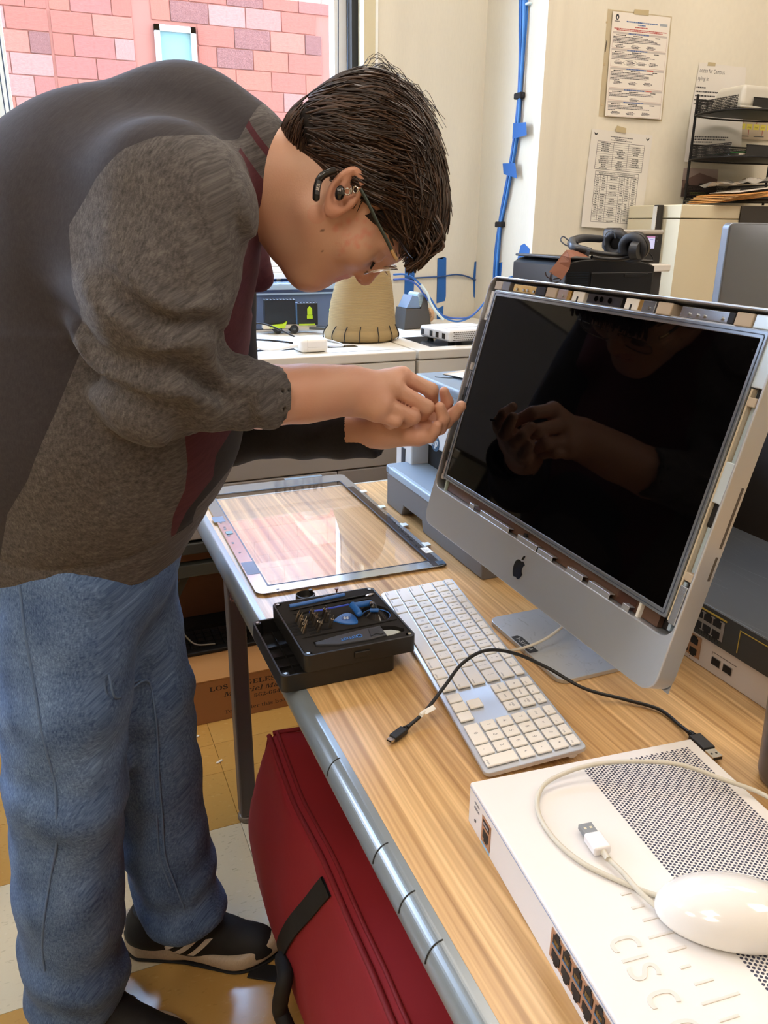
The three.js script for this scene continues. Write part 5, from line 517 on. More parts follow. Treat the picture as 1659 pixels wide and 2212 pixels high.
// ---------------------------------------------------------------- paper wall
const onP = (a, b, o = 0.0008) => pz(a, b, ZP + o);
const sheet = (name, label, cat, c, tex, o = 0.0012, bow = 0.006) => { const q = c.map(([a, b]) => onP(a, b, o)), N = 14, pos = [], uv = [], idx = []; const C_ = q.reduce((a, b) => a.add(b.clone()), V()).multiplyScalar(0.25);
  for (let side = 0; side < 2; side++) for (let j = 0; j <= N; j++) for (let i = 0; i <= N; i++) { const u = i / N, v = j / N, p = q[0].clone().lerp(q[1], u).lerp(q[3].clone().lerp(q[2], u), v).sub(C_); p.z += bow * (0.5 * v * v + 0.5 * sin(u * PI) * v + 0.15 * nz(u * 2, v * 3, 7)) + (side ? -0.0004 : 0); pos.push(p.x, p.y, p.z); uv.push(u, 1 - v); }
  for (let s = 0; s < 2; s++) for (let j = 0; j < N; j++) for (let i = 0; i < N; i++) { const a = s * (N + 1) * (N + 1) + j * (N + 1) + i; s ? idx.push(a, a + 1, a + N + 1, a + 1, a + N + 2, a + N + 1) : idx.push(a, a + N + 1, a + 1, a + 1, a + N + 1, a + N + 2); }
  const g = new THREE.BufferGeometry(); g.setAttribute('position', new THREE.Float32BufferAttribute(pos, 3)); g.setAttribute('uv', new THREE.Float32BufferAttribute(uv, 2)); g.setIndex(idx); g.computeVertexNormals(); const m = new THREE.Mesh(g, mt('#ffffff', 0.7, 0, { map: tex })); m.name = nm(name); m.position.copy(C_); scene.add(m); return tag(m, label, cat); };
const bars = (c, q, x, y, w, h, n = 14) => { let t = x; while (t < x + w) { const l = (4 + q() * n); c.fillRect(t, y, Math.min(l, x + w - t), h); t += l + 3; } };
const doc1 = ctex(680, 880, (c, w, h) => { const q = rng(15); c.fillStyle = '#dfd9cf'; c.fillRect(0, 0, w, h); c.fillStyle = '#2b2b31'; c.beginPath(); c.ellipse(58, 42, 19, 24, 0, 0, 7); c.fill(); c.fillStyle = '#dfd9cf'; c.beginPath(); c.ellipse(58, 46, 6, 12, 0, 0, 7); c.fill(); c.fillStyle = '#2b2b31'; bars(c, q, 28, 72, 60, 8); c.fillStyle = '#3d5e94'; bars(c, q, 165, 66, 370, 11); bars(c, q, 300, 88, 90, 10); c.fillStyle = '#a33b34'; bars(c, q, 270, 108, 150, 9); bars(c, q, 30, 130, 620, 8); bars(c, q, 60, 142, 540, 8); c.fillStyle = '#9aa0a6'; c.fillRect(560, 60, 90, 22);
  let y = 162; [[5, 3, 130], [5, 4, 150], [6, 3, 170], [3, 1, 100], [4, 3, 130]].forEach(([n, k, H], s) => { c.strokeStyle = '#a37a70'; c.lineWidth = 2; c.strokeRect(20, y, 640, H); c.fillStyle = '#b9b2ac'; c.fillRect(20, y, 640, 16); c.fillStyle = '#3f5c96'; bars(c, q, 200, y + 3, 240, 10); if (s > 1 && s < 4) { c.fillStyle = '#c05a50'; bars(c, q, 450, y + 3, 80, 10); } c.fillStyle = '#222'; bars(c, q, 60, y + 21, 110, 8); bars(c, q, 260, y + 21, 110, 8); bars(c, q, 520, y + 21, 60, 8); for (let i = 0; i < n; i++) { c.fillStyle = i % 2 ? '#57555a' : '#2e2d33'; bars(c, q, 28, y + 36 + i * 12, 380 + 210 * q() - (i === n - 1 ? 300 : 0), 6.5); } const yy = y + 36 + n * 12 + 4; for (let i = 0; i < k; i++) { const X = k === 1 ? 270 : 60 + i * 540 / k; c.fillStyle = '#2e2d33'; bars(c, q, X + 14, yy, 70, 6); bars(c, q, X, yy + 11, 110, 6); bars(c, q, X + 10, yy + 21, 80, 6); } if (s === 1) { c.strokeStyle = '#3a3a3c'; c.beginPath(); c.ellipse(245, yy + 12, 78, 24, 0, 0, 7); c.stroke(); } y += H + 8; }); });
sheet('wall_notice', 'printed course notice with coloured lines in a clear punched sleeve, upper wall sheet', 'notice', [[1324, 24], [1449, 38], [1427, 258], [1306, 251]], doc1, 0.003, 0.004);
{ const c = onP(1316, 138, 0.0016), g = T('sheet_protector', 'clear punched plastic sleeve strip along the left edge of the upper wall notice', 'sleeve', [c.x, c.y, c.z]); const q = [[1321, 20], [1452, 36], [1430, 262], [1300, 252]].map(([a, b]) => onP(a, b, 0.0012).sub(c)); const sl = new THREE.Shape(); sl.moveTo(q[0].x - 0.013, q[0].y); sl.lineTo(q[1].x, q[1].y); sl.lineTo(q[2].x, q[2].y); sl.lineTo(q[3].x - 0.012, q[3].y); sl.closePath(); M(g, 'sleeve', ex(sl, 0.0004).translate(0, 0, -0.001), mt('#f6f2e8', 0.15, 0, { transmission: 0.9, thickness: 0 })); for (const [a, b] of [[1311, 48], [1306, 139], [1300, 226]]) { const p = onP(a, b, 0.0014).sub(c); M(g, 'punched_hole', cy(0.0032, 0.0032, 0.0006, 16).rotateX(PI / 2).translate(p.x, p.y, p.z - 0.0005), mt('#b39f7b', 0.8)); } { const p = onP(1309, 100, 0.0014).sub(c); M(g, 'dark_mark', bx(0.003, 0.03, 0.0006).rotateZ(-0.08).translate(p.x, p.y, p.z), mt('#4d463c', 0.7)); } }
const doc2 = ctex(620, 820, (c, w, h) => { const q = rng(25); c.fillStyle = '#d9d5cc'; c.fillRect(0, 0, w, h); c.fillStyle = '#2b2b2b'; for (const x of [44, 574]) { c.beginPath(); c.moveTo(x - 18, 22); c.lineTo(x, 36); c.lineTo(x + 18, 22); c.lineTo(x + 12, 42); c.lineTo(x, 48); c.lineTo(x - 12, 42); c.fill(); } c.fillStyle = '#4a4a4a'; bars(c, q, 190, 42, 230, 8); bars(c, q, 240, 58, 120, 6); bars(c, q, 195, 70, 220, 7);
  const table = (x, y, W, rows, rh, cols, head) => { c.strokeStyle = '#2e2e2e'; c.lineWidth = 3; c.strokeRect(x, y, W, rh * rows + head); c.lineWidth = 1.6; for (let i = 0; i <= rows; i++) { c.beginPath(); c.moveTo(x, y + head + i * rh); c.lineTo(x + W, y + head + i * rh); c.stroke(); } c.lineWidth = 2.6; for (const k of cols) { c.beginPath(); c.moveTo(x + k * W, y); c.lineTo(x + k * W, y + head + rows * rh); c.stroke(); } const all = [0, ...cols, 1]; c.fillStyle = '#333'; for (let i = -1; i < rows; i++) for (let k = 0; k < all.length - 1; k++) { const cw = (all[k + 1] - all[k]) * W; if (q() < 0.1) continue; const bw = cw * (0.25 + 0.4 * q()); bars(c, q, x + all[k] * W + (cw - bw) / 2, y + head + i * rh + rh / 2 - 4, bw, 7, 9); } };
  table(70, 92, 480, 13, 16, [0.34, 0.66], 20); c.strokeStyle = '#2e2e2e'; c.lineWidth = 3; c.strokeRect(84, 338, 440, 28); c.fillStyle = '#2b2b2b'; c.font = 'bold 16px sans-serif'; c.textAlign = 'center'; c.fillText('ROOM ASSIGNMENTS & TELEPHONE EXTENSIONS', 304, 358); table(84, 368, 440, 20, 19, [0.12, 0.28, 0.56, 0.68, 0.83], 20); });
sheet('phone_list', 'white sheet with two printed tables taped to the wall above the headphones', 'notice', [[1279, 278], [1410, 293], [1382, 498], [1253, 490]], doc2, 0.0014, 0.012);
const doc3 = ctex(512, 640, (c, w, h) => { const q = rng(35); c.fillStyle = '#d9d4cb'; c.fillRect(0, 0, w, h); c.fillStyle = '#2b2b2b'; c.font = '34px sans-serif'; c.fillText('ocess for Campus', 14, 60); c.fillText('rying in', 10, 110); for (let i = 0; i < 5; i++) bars(c, q, 12, 150 + i * 26, 90 + 160 * q(), 9); c.fillStyle = '#444'; bars(c, q, 40, 470, 330, 8); bars(c, q, 40, 486, 300, 10); bars(c, q, 40, 504, 180, 8); bars(c, q, 60, 540, 250, 9); bars(c, q, 40, 572, 110, 6); });
sheet('wall_memo', 'white memo sheet pinned behind the black letter trays', 'notice', [[1511, 135], [1612, 146], [1595, 350], [1473, 350]], doc3, 0.0014, 0.02);
const doc4 = ctex(256, 128, (c, w, h) => { c.fillStyle = '#b3a38c'; c.fillRect(0, 0, w, h); for (let i = 0; i < 6; i++) { c.fillStyle = '#cdbf4a'; c.fillRect(12 + i * 40, 30, 32, 36); c.fillStyle = '#8f2f2a'; c.fillRect(26 + i * 40, i % 2 ? 66 : 6, 3, i % 2 ? 34 : 22); c.fillStyle = '#3b3427'; c.font = '12px sans-serif'; c.fillText(['Jul', 'Aug', 'Sep', 'Oct', 'Nov', 'Dec'][i], 18 + i * 40, 54); } c.fillStyle = '#444'; c.fillRect(12, 106, 60, 5); c.fillRect(100, 106, 60, 5); });
sheet('timeline_poster', 'printed timeline with yellow month squares on the wall behind the trays', 'poster', [[1596, 256], [1690, 262], [1683, 304], [1589, 300]], doc4, 0.003, 0.001);
const doc5 = ctex(128, 96, (c, w, h) => { c.fillStyle = '#ac9a92'; c.fillRect(0, 0, w, h); c.fillStyle = '#56453f'; c.fillRect(0, 40, w, 56); c.fillStyle = '#7a625a'; c.beginPath(); c.moveTo(0, 44); c.lineTo(60, 14); c.lineTo(128, 34); c.lineTo(128, 60); c.lineTo(0, 66); c.fill(); c.fillStyle = '#2a2626'; c.fillRect(10, 50, 14, 22); c.fillRect(60, 50, 30, 8); c.fillStyle = '#9fa35a'; c.fillRect(30, 80, 60, 8); });
sheet('building_photo', 'small photograph of a house standing low behind the black trays', 'photograph', [[1477, 363], [1552, 366], [1546, 425], [1470, 425]], doc5, 0.002, 0.002);
const clearTape = mt('#cdbd95', 0.25, 0, { transmission: 0.25, thickness: 0 }); [[[[1371, 20], [1402, 22], [1401, 34], [1369, 31]], 'clear tape strip at the top of the upper notice'], [[[1333, 271], [1353, 277], [1352, 288], [1329, 284]], 'yellowed tape piece at the top of the phone list'], [[[1530, 134], [1546, 136], [1545, 143], [1528, 142]], 'small tape piece at the top of the memo sheet']].forEach(([q, l]) => tag(tapeQuad(q, (a, b) => onP(a, b, 0.0034), 0.0003, 'clear_tape', clearTape), l, 'tape'));
// ---------------------------------------------------------------- right background: cabinet, trays, black printer, phone, headphones
{ const z = -2.0, a = pz(1473, 442, z), b = pz(1600, 444, z), g = T('white_cabinet', 'tall cream equipment cabinet with a dark right half under the black trays', 'cabinet', [a.x + 0.25, 0, z - 0.12]), O = g.position, cm = mt('#d8cfb2', 0.5); M(g, 'body', box3(a.x - O.x, 0.25, 0, a.y - 0.04, -0.12, 0.12), cm); M(g, 'top_panel', rb(0.5, 0.038, 0.242, 0.003).translate(0, a.y - 0.0185, 0), cm); M(g, 'dark_door', bx(0.26, 0.5, 0.004).translate(b.x - O.x + 0.13, a.y - 0.25, 0.1232), mt('#2e2a26', 0.4)); M(g, 'side_strip', rb(0.022, 0.215, 0.02, 0.002).translate(a.x - O.x - 0.016, a.y - 0.1075, 0.04), mt('#2a2521', 0.5)); M(g, 'strip_edge', bx(0.002, 0.21, 0.016).translate(a.x - O.x - 0.0285, a.y - 0.109, 0.04), mt('#c9c2b2', 0.5)); }
{ const meshT = ctex(64, 64, (c, w, h) => { c.fillStyle = '#fff'; c.fillRect(0, 0, w, h); c.fillStyle = '#000'; for (let i = 0; i < 4; i++) for (let j = 0; j < 4; j++) { c.beginPath(); c.arc(8 + i * 16 + (j % 2) * 8, 8 + j * 16, 5, 0, 7); c.fill(); } }, false), wire = mt('#131316', 0.4, 0.4), meshM = mt('#151518', 0.5, 0.3, { alphaMap: meshT, alphaTest: 0.5, side: THREE.DoubleSide });
  const zb = -2.2, zf = -2.03, base = pz(1478, 440, zb), x0 = base.x, g = T('letter_tray', 'three-tier black wire mesh letter tray standing on the cream cabinet', 'letter tray', [x0 + 0.17, base.y, (zb + zf) / 2]), O = g.position, W = 0.34, D = zf - zb, top = pz(1497, 203, zb).y;
  for (const x of [0, W]) for (const z of [-D / 2, D / 2]) if (z < 0) M(g, 'post', cy(0.0042, 0.0042, top - base.y, 10).translate(x - W / 2, (top - base.y) / 2, z), wire);
  [250, 346, 438].forEach((b, i) => { const y = pz([1503, 1490, 1480][i], b, zb).y - base.y + (i === 2 ? 0.006 : 0), t = M(g, 'tier', mg([tb([[-W / 2, y, -D / 2], [W / 2, y, -D / 2], [W / 2, y, D / 2], [-W / 2, y, D / 2]], 0.0028, 60, 6, true), bx(W, 0.003, 0.003).translate(0, y + 0.045, -D / 2), bx(W - 0.06, 0.004, 0.004).translate(0.03, y + 0.034, D / 2)]), wire);
    M(t, 'mesh_floor', uvm(bx(W, 0.0016, D).translate(0, y + 0.001, 0), (x, yy, z) => [x * 50, z * 50]), mt('#17171a', 0.5, 0.2)); M(t, 'mesh_back', uvm(new THREE.PlaneGeometry(W, 0.045).translate(0, y + 0.022, -D / 2), (x, yy) => [x * 55, yy * 55]), meshM); if (i < 2) M(t, 'mesh_side', uvm(new THREE.PlaneGeometry(D, 0.04).rotateY(PI / 2).translate(-W / 2, y + 0.02, 0), (x, yy, z) => [z * 55, yy * 55]), meshM); M(t, 'label_plate', rb(W - 0.06, 0.034, 0.003, 0.006).translate(0.03, y + 0.018, D / 2), mt('#0d0d0f', 0.35)); });
  const Y = (i) => base.y + [pz(1503, 250, zb).y, pz(1490, 346, zb).y, base.y][i] - base.y;
  { const q = T('plastic_container', 'translucent upside-down plastic food container on the top tray', 'container', [x0 + 0.12, Y(0) + 0.004, -2.1], 0.02); const G = rb(0.21, 0.062, 0.13, 0.014, 4), P_ = G.attributes.position; for (let i = 0; i < P_.count; i++) { const k = 1 - 0.16 * (P_.getY(i) + 0.031) / 0.062; P_.setX(i, P_.getX(i) * k); P_.setZ(i, P_.getZ(i) * k); } G.computeVertexNormals(); M(q, 'tub', G.translate(0, 0.036, 0), mt('#dcd8cc', 0.3, 0, { transmission: 0.35, thickness: 0 })); M(q, 'rim', rb(0.225, 0.007, 0.142, 0.003).translate(0, 0.0045, 0), mt('#d5d3ca', 0.2, 0, { transmission: 0.3, thickness: 0 })); }
  { const q = T('green_folder', 'green folder with papers lying in the middle tray', 'folder', [x0 + 0.17, Y(1) + 0.004, -2.1]); M(q, 'cover', rb(0.29, 0.0025, 0.13, 0.001).rotateZ(0.07).translate(0, 0.019, 0), mt('#2f7a3f', 0.5)); M(q, 'papers', rb(0.28, 0.006, 0.125, 0.001).rotateZ(0.06).translate(0.01, 0.0135, 0), mt('#d9d2c2', 0.7)); M(q, 'red_lettering', rb(0.03, 0.006, 0.0012, 0.0004).translate(0.065, 0.026, 0.0655), mt('#b02a26', 0.5)); }
  { const q = T('envelope_stack', 'stack of orange and buff envelopes slipping out of the lowest tray', 'envelopes', [x0 + 0.09, Y(2) + 0.008, -2.06]); ['#c98d4e', '#d8a55f', '#cfa36c', '#dcae70', '#c48a48'].forEach((c, i) => M(q, 'envelope', rb(0.27, 0.0022, 0.16, 0.0008, 1).rotateZ(0.115 - i * 0.006).rotateY(0.1 * i - 0.2).translate(-0.012 + i * 0.004, 0.006 + i * 0.0042, 0.02), mt(c, 0.7))); M(q, 'white_paper', rb(0.17, 0.0016, 0.12, 0.0006, 1).rotateZ(0.12).translate(0.0, 0.0305, 0.02), mt('#ddd8cf', 0.7)); }
  { const q = T('plastic_bag', 'crumpled clear plastic bag lying on the envelopes', 'plastic bag', [x0 + 0.08, Y(2) + 0.042, -2.05]); const G = new THREE.PlaneGeometry(0.2, 0.14, 22, 16).rotateX(-PI / 2), P_ = G.attributes.position; for (let i = 0; i < P_.count; i++) P_.setY(i, 0.02 + 0.018 * nz(P_.getX(i) * 22, P_.getZ(i) * 24, 3) + P_.getX(i) * 0.11); G.computeVertexNormals(); M(q, 'film', G, mt('#e9e4da', 0.18, 0, { transmission: 0.7, thickness: 0, side: THREE.DoubleSide })); }
  { const q = T('black_binder', 'flat black binder on the envelopes in the lowest tray', 'binder', [x0 + 0.24, Y(2) + 0.05, -2.09], 0); M(q, 'cover', rb(0.2, 0.006, 0.16, 0.002).rotateZ(0.08).translate(0, 0.02, 0), mt('#222428', 0.4)); M(q, 'cover', rb(0.2, 0.006, 0.16, 0.002).rotateZ(0.06).translate(0.004, 0.008, 0), mt('#1a1b1e', 0.4)); } }
{ const g = T('side_cabinet', 'low grey side cabinet under the black laser printer, hidden behind the computer', 'cabinet', [1.36, 0, -1.745]); M(g, 'body', rb(0.52, 1.0, 0.36, 0.004).translate(0, 0.5, 0), mt('#8d8983', 0.5)); M(g, 'top', rb(0.53, 0.0155, 0.37, 0.003).translate(0, 1.0077, 0), offW); }
{ const z = -1.620, a = pz(1240, 552, z), b = pz(1418, 572, z), H = pz(1300, 556, z).y - ST, w = b.x - a.x + 0.01, g = T('laser_printer', 'black boxy laser printer with a ribbed left side, below the headphones', 'printer', [(a.x + b.x) / 2 - 0.004, ST, z - 0.13], -0.03), bm = mt('#151412', 0.45);
  const pr = new THREE.Shape(); pr.moveTo(-w / 2, 0); pr.lineTo(w / 2, 0); pr.lineTo(w / 2, H - 0.022); pr.quadraticCurveTo(w / 2 - 0.03, H - 0.006, 0, H - 0.004); pr.quadraticCurveTo(-w / 2 + 0.03, H - 0.002, -w / 2 + 0.012, H - 0.012); pr.lineTo(-w / 2, H - 0.02); M(g, 'case', ex(pr, 0.25, 0.003).translate(0, 0, -0.125), bm); M(g, 'top_lid', rb(w - 0.006, 0.006, 0.246, 0.003).rotateZ(-0.035).translate(0, H - 0.006, 0), mt('#1d1c1b', 0.4)); M(g, 'front_door', rb(w - 0.075, H - 0.045, 0.004, 0.002).translate(0.032, H / 2 - 0.012, 0.1262), bm); M(g, 'door_grip', rb(0.07, 0.008, 0.003, 0.0012).translate(w / 2 - 0.055, H - 0.042, 0.1285), mt('#0c0b0a', 0.5)); const rib = []; for (let i = 0; i < 26; i++) rib.push(bx(0.058, 0.0022, 0.002).translate(-w / 2 + 0.034, 0.012 + i * 0.0055, 0.1258)); M(g, 'side_ribs', mg(rib), mt('#1d2730', 0.35)); }
{ const z = -1.620, top = pz(1300, 556, z).y + 0.001, c = pz(1300, 535, z), g = T('headphones', 'black over-ear headphones with a boom microphone on the laser printer', 'headphones', [c.x, top, z - 0.03]), O = g.position, L = (a, b, zz) => { const p = pz(a, b, zz); return [p.x - O.x, p.y - O.y, p.z - O.z]; }, bm = mt('#17181b', 0.4), pad = mt('#2a2c31', 0.6);
  M(g, 'headband', tb([L(1350, 530, -1.720), L(1320, 519, -1.720), L(1285, 513, -1.720), L(1255, 512, -1.700), L(1236, 518, -1.670), L(1231, 527, -1.640), L(1245, 537, -1.600), L(1290, 547, -1.580), L(1340, 552, -1.570), L(1368, 551, -1.570)], 0.0062, 80, 10).scale(1, 1, 1), bm); M(g, 'headband_pad', tb([L(1298, 516, -1.715), L(1262, 515, -1.695), L(1243, 521, -1.665), L(1241, 528, -1.640)], 0.0085, 40, 10), pad); M(g, 'slider', tb([L(1236, 520, -1.650), L(1240, 534, -1.610), L(1275, 545, -1.585)], 0.0098, 30, 10), mt('#3f454d', 0.35, 0.3));
  const cup = (a, b, zz, r, ry, rz, lbl) => { const p = L(a, b, zz); const q = M(g, 'ear_cup', la([[0, -0.018], [r * 0.7, -0.018], [r * 0.95, -0.01], [r, 0], [r * 0.96, 0.006], [0, 0.008]], 40).rotateZ(PI / 2).rotateY(ry).rotateZ(rz).translate(...p), bm); M(q, 'ear_pad', new THREE.TorusGeometry(r * 0.74, r * 0.3, 14, 36).rotateY(PI / 2).translate(-0.012, 0, 0).rotateY(ry).rotateZ(rz).translate(...p), pad); };
  cup(1372, 533, -1.570, 0.034, 0.35, 0.3); cup(1333, 524, -1.700, 0.031, 0.6, 0.2); M(g, 'boom_microphone', tb([L(1375, 552, -1.560), L(1340, 560, -1.555), L(1300, 559, -1.555), L(1278, 555, -1.555)], 0.0045, 30, 8), bm); M(g, 'pivot_disc', cy(0.019, 0.021, 0.018, 30).rotateX(PI / 2).rotateY(0.4).translate(...L(1375, 541, -1.545)), bm);
  M(g, 'loop_wire', tb([L(1230, 521, -1.640), L(1216, 511, -1.650), L(1211, 518, -1.650), L(1220, 528, -1.640), L(1232, 533, -1.630)], 0.0016, 30, 6), mt('#4b525c', 0.4)); M(g, 'cup_wire', tb([L(1306, 530, -1.630), L(1307, 508, -1.630), L(1318, 498, -1.630), L(1326, 502, -1.630), L(1329, 515, -1.630)], 0.0016, 30, 6), mt('#59636f', 0.35)); M(g, 'cord', tb([L(1385, 540, -1.630), L(1402, 546, -1.640), L(1410, 558, -1.640), L(1408, 563, -1.640)], 0.0018, 24, 6), bm); }
{ const z = -1.915, c = pz(1380, 590, z), g = T('desk_phone', 'grey desk phone with a lit screen behind the headphones', 'phone', [pz(1375, 550, z).x, ST, z - 0.0]), O = g.position, L = (a, b) => { const p = pz(a, b, z); return [p.x - O.x, p.y - O.y]; }, A = L(1342, 498), B = L(1421, 575); const w = B[0] - A[0], top = A[1], x = (A[0] + B[0]) / 2; M(g, 'bezel', rb(w, 0.135, 0.016, 0.006).translate(x, top - 0.0675, 0), mt('#1a1b1e', 0.35)); M(g, 'top_trim', rb(w, 0.013, 0.02, 0.005).translate(x, top - 0.004, 0.001), mt('#b7b2aa', 0.35, 0.4)); const s0 = L(1372, 510), s1 = L(1408, 537); const scr = ctex(128, 96, (c2, W, H) => { c2.fillStyle = '#c9cfff'; c2.fillRect(0, 0, W, H); c2.fillStyle = '#b885b4'; c2.fillRect(0, 0, W, 12); c2.fillStyle = '#7680b8'; c2.fillRect(92, 24, 24, 5); c2.fillRect(10, 84, 36, 5); c2.fillRect(60, 84, 44, 5); }); M(g, 'screen', uvm(bx(s1[0] - s0[0], s0[1] - s1[1], 0.001).translate((s0[0] + s1[0]) / 2, (s0[1] + s1[1]) / 2, 0.0086), (X, Y) => [(X - s0[0]) / (s1[0] - s0[0]), (Y - s1[1]) / (s0[1] - s1[1])]), mt('#ffffff', 0.3, 0, { map: scr, emissive: hx('#ffffff'), emissiveMap: scr, emissiveIntensity: 0.35 })); M(g, 'key_panel', rb(w, 0.02, 0.05, 0.004).translate(x, B[1] - 0.002, 0.03), mt('#d8d3cb', 0.4)); M(g, 'base', rb(w * 0.9, B[1] - 0.01 > 0.02 ? B[1] - 0.01 : 0.1, 0.06, 0.006).translate(x, (B[1] - 0.01) / 2, 0), mt('#2a2a2c', 0.45)); const bt = []; for (const [a, b] of [[1413, 512], [1414, 521]]) { const p = L(a, b); bt.push(rb(0.007, 0.005, 0.004, 0.001).translate(p[0], p[1], 0.009)); } M(g, 'buttons', mg(bt), mt('#3a3b40', 0.4)); const hp = L(1330, 505); M(g, 'handset', rb(0.045, 0.06, 0.05, 0.012).translate(hp[0], hp[1] - 0.014, -0.01), mt('#231d1c', 0.4)); }
{ const z = -1.590, g = T('leather_strap', 'brown leather strap hanging over the left edge of the black laser printer', 'strap', [0, 0, 0]); const c = pz(1205, 570, z); g.position.copy(c); const L = (a, b, zz = z) => pz(a, b, zz).sub(c); const pts = [[1262, 548, 1272, 556], [1240, 541, 1243, 553], [1226, 541, 1233, 557], [1216, 552, 1233, 566], [1205, 567, 1230, 580], [1188, 589, 1214, 604]], pos = [], idx = []; pts.forEach(([a, b, d, e]) => { const p = L(a, b), q = L(d, e, z + 0.02); pos.push(p.x, p.y, p.z, q.x, q.y, q.z, p.x - 0.002, p.y + 0.001, p.z - 0.002, q.x - 0.002, q.y + 0.001, q.z - 0.002); }); for (let i = 0; i < pts.length - 1; i++) { const a = i * 4, b = a + 4; for (const [p, q] of [[0, 1], [1, 3], [3, 2], [2, 0]]) idx.push(a + p, b + p, a + q, a + q, b + p, b + q); } const G = new THREE.BufferGeometry(); G.setAttribute('position', new THREE.Float32BufferAttribute(pos, 3)); G.setIndex(idx); const G2 = G.toNonIndexed(); G2.computeVertexNormals(); M(g, 'band', G2, mt('#7d4a30', 0.6, 0, { side: THREE.DoubleSide })); M(g, 'ring', new THREE.TorusGeometry(0.011, 0.0014, 8, 24).rotateY(0.8).translate(...L(1190, 600).toArray()), mt('#3b3230', 0.35, 0.7)); M(g, 'ring', new THREE.TorusGeometry(0.012, 0.0014, 8, 24).rotateX(1.1).translate(...L(1200, 606).toArray()), mt('#3b3230', 0.35, 0.7)); M(g, 'prong', tb([L(1192, 604).toArray(), L(1180, 596).toArray(), L(1178, 588).toArray()], 0.0013, 12, 6), mt('#55453f', 0.35, 0.7)); }
// unseen grey screen left of the window, placed to show in the computer's glass
{ const g = T('unseen_grey_screen', 'large grey flat screen on a stand, out of view left of the window, placed to reflect in the computer', 'screen', [-0.53, 0, -2.42]); M(g, 'housing', rb(0.92, 0.56, 0.05, 0.02, 3).translate(0, 1.22, 0), mt('#3a3b40', 0.4)); M(g, 'panel', rb(0.89, 0.53, 0.004, 0.002).translate(0, 1.22, 0.026), mt('#8c8f98', 0.35)); M(g, 'post', rb(0.06, 0.96, 0.04, 0.006).translate(0, 0.48, -0.02), black); M(g, 'foot', rb(0.6, 0.02, 0.3, 0.008).translate(0, 0.01, 0), black); }
{ const g = T('desk_chair', 'dark fabric chair at the left edge of the picture behind the jeans', 'chair', [-0.62, 0, -1.55], 0.3), fm = mt('#3b3735', 0.9), pm = mt('#141414', 0.5); M(g, 'seat', rb(0.46, 0.07, 0.46, 0.03, 3).translate(0, 0.47, 0), fm); M(g, 'backrest', rb(0.44, 0.42, 0.06, 0.03, 3).translate(0, 0.8, -0.22), fm); M(g, 'post', cy(0.025, 0.025, 0.38, 16).translate(0, 0.25, 0), pm); M(g, 'back_support', rb(0.06, 0.3, 0.02, 0.005).translate(0, 0.55, -0.25), pm); for (let i = 0; i < 5; i++) { const a = i / 5 * 2 * PI + 0.3; const l = M(g, 'leg', rb(0.3, 0.03, 0.045, 0.01).rotateZ(-0.08).translate(0.16, 0.075, 0).rotateY(a), pm); M(l, 'caster', cy(0.026, 0.026, 0.04, 18).rotateX(PI / 2).translate(0.29, 0.027, 0).rotateY(a), pm); } }
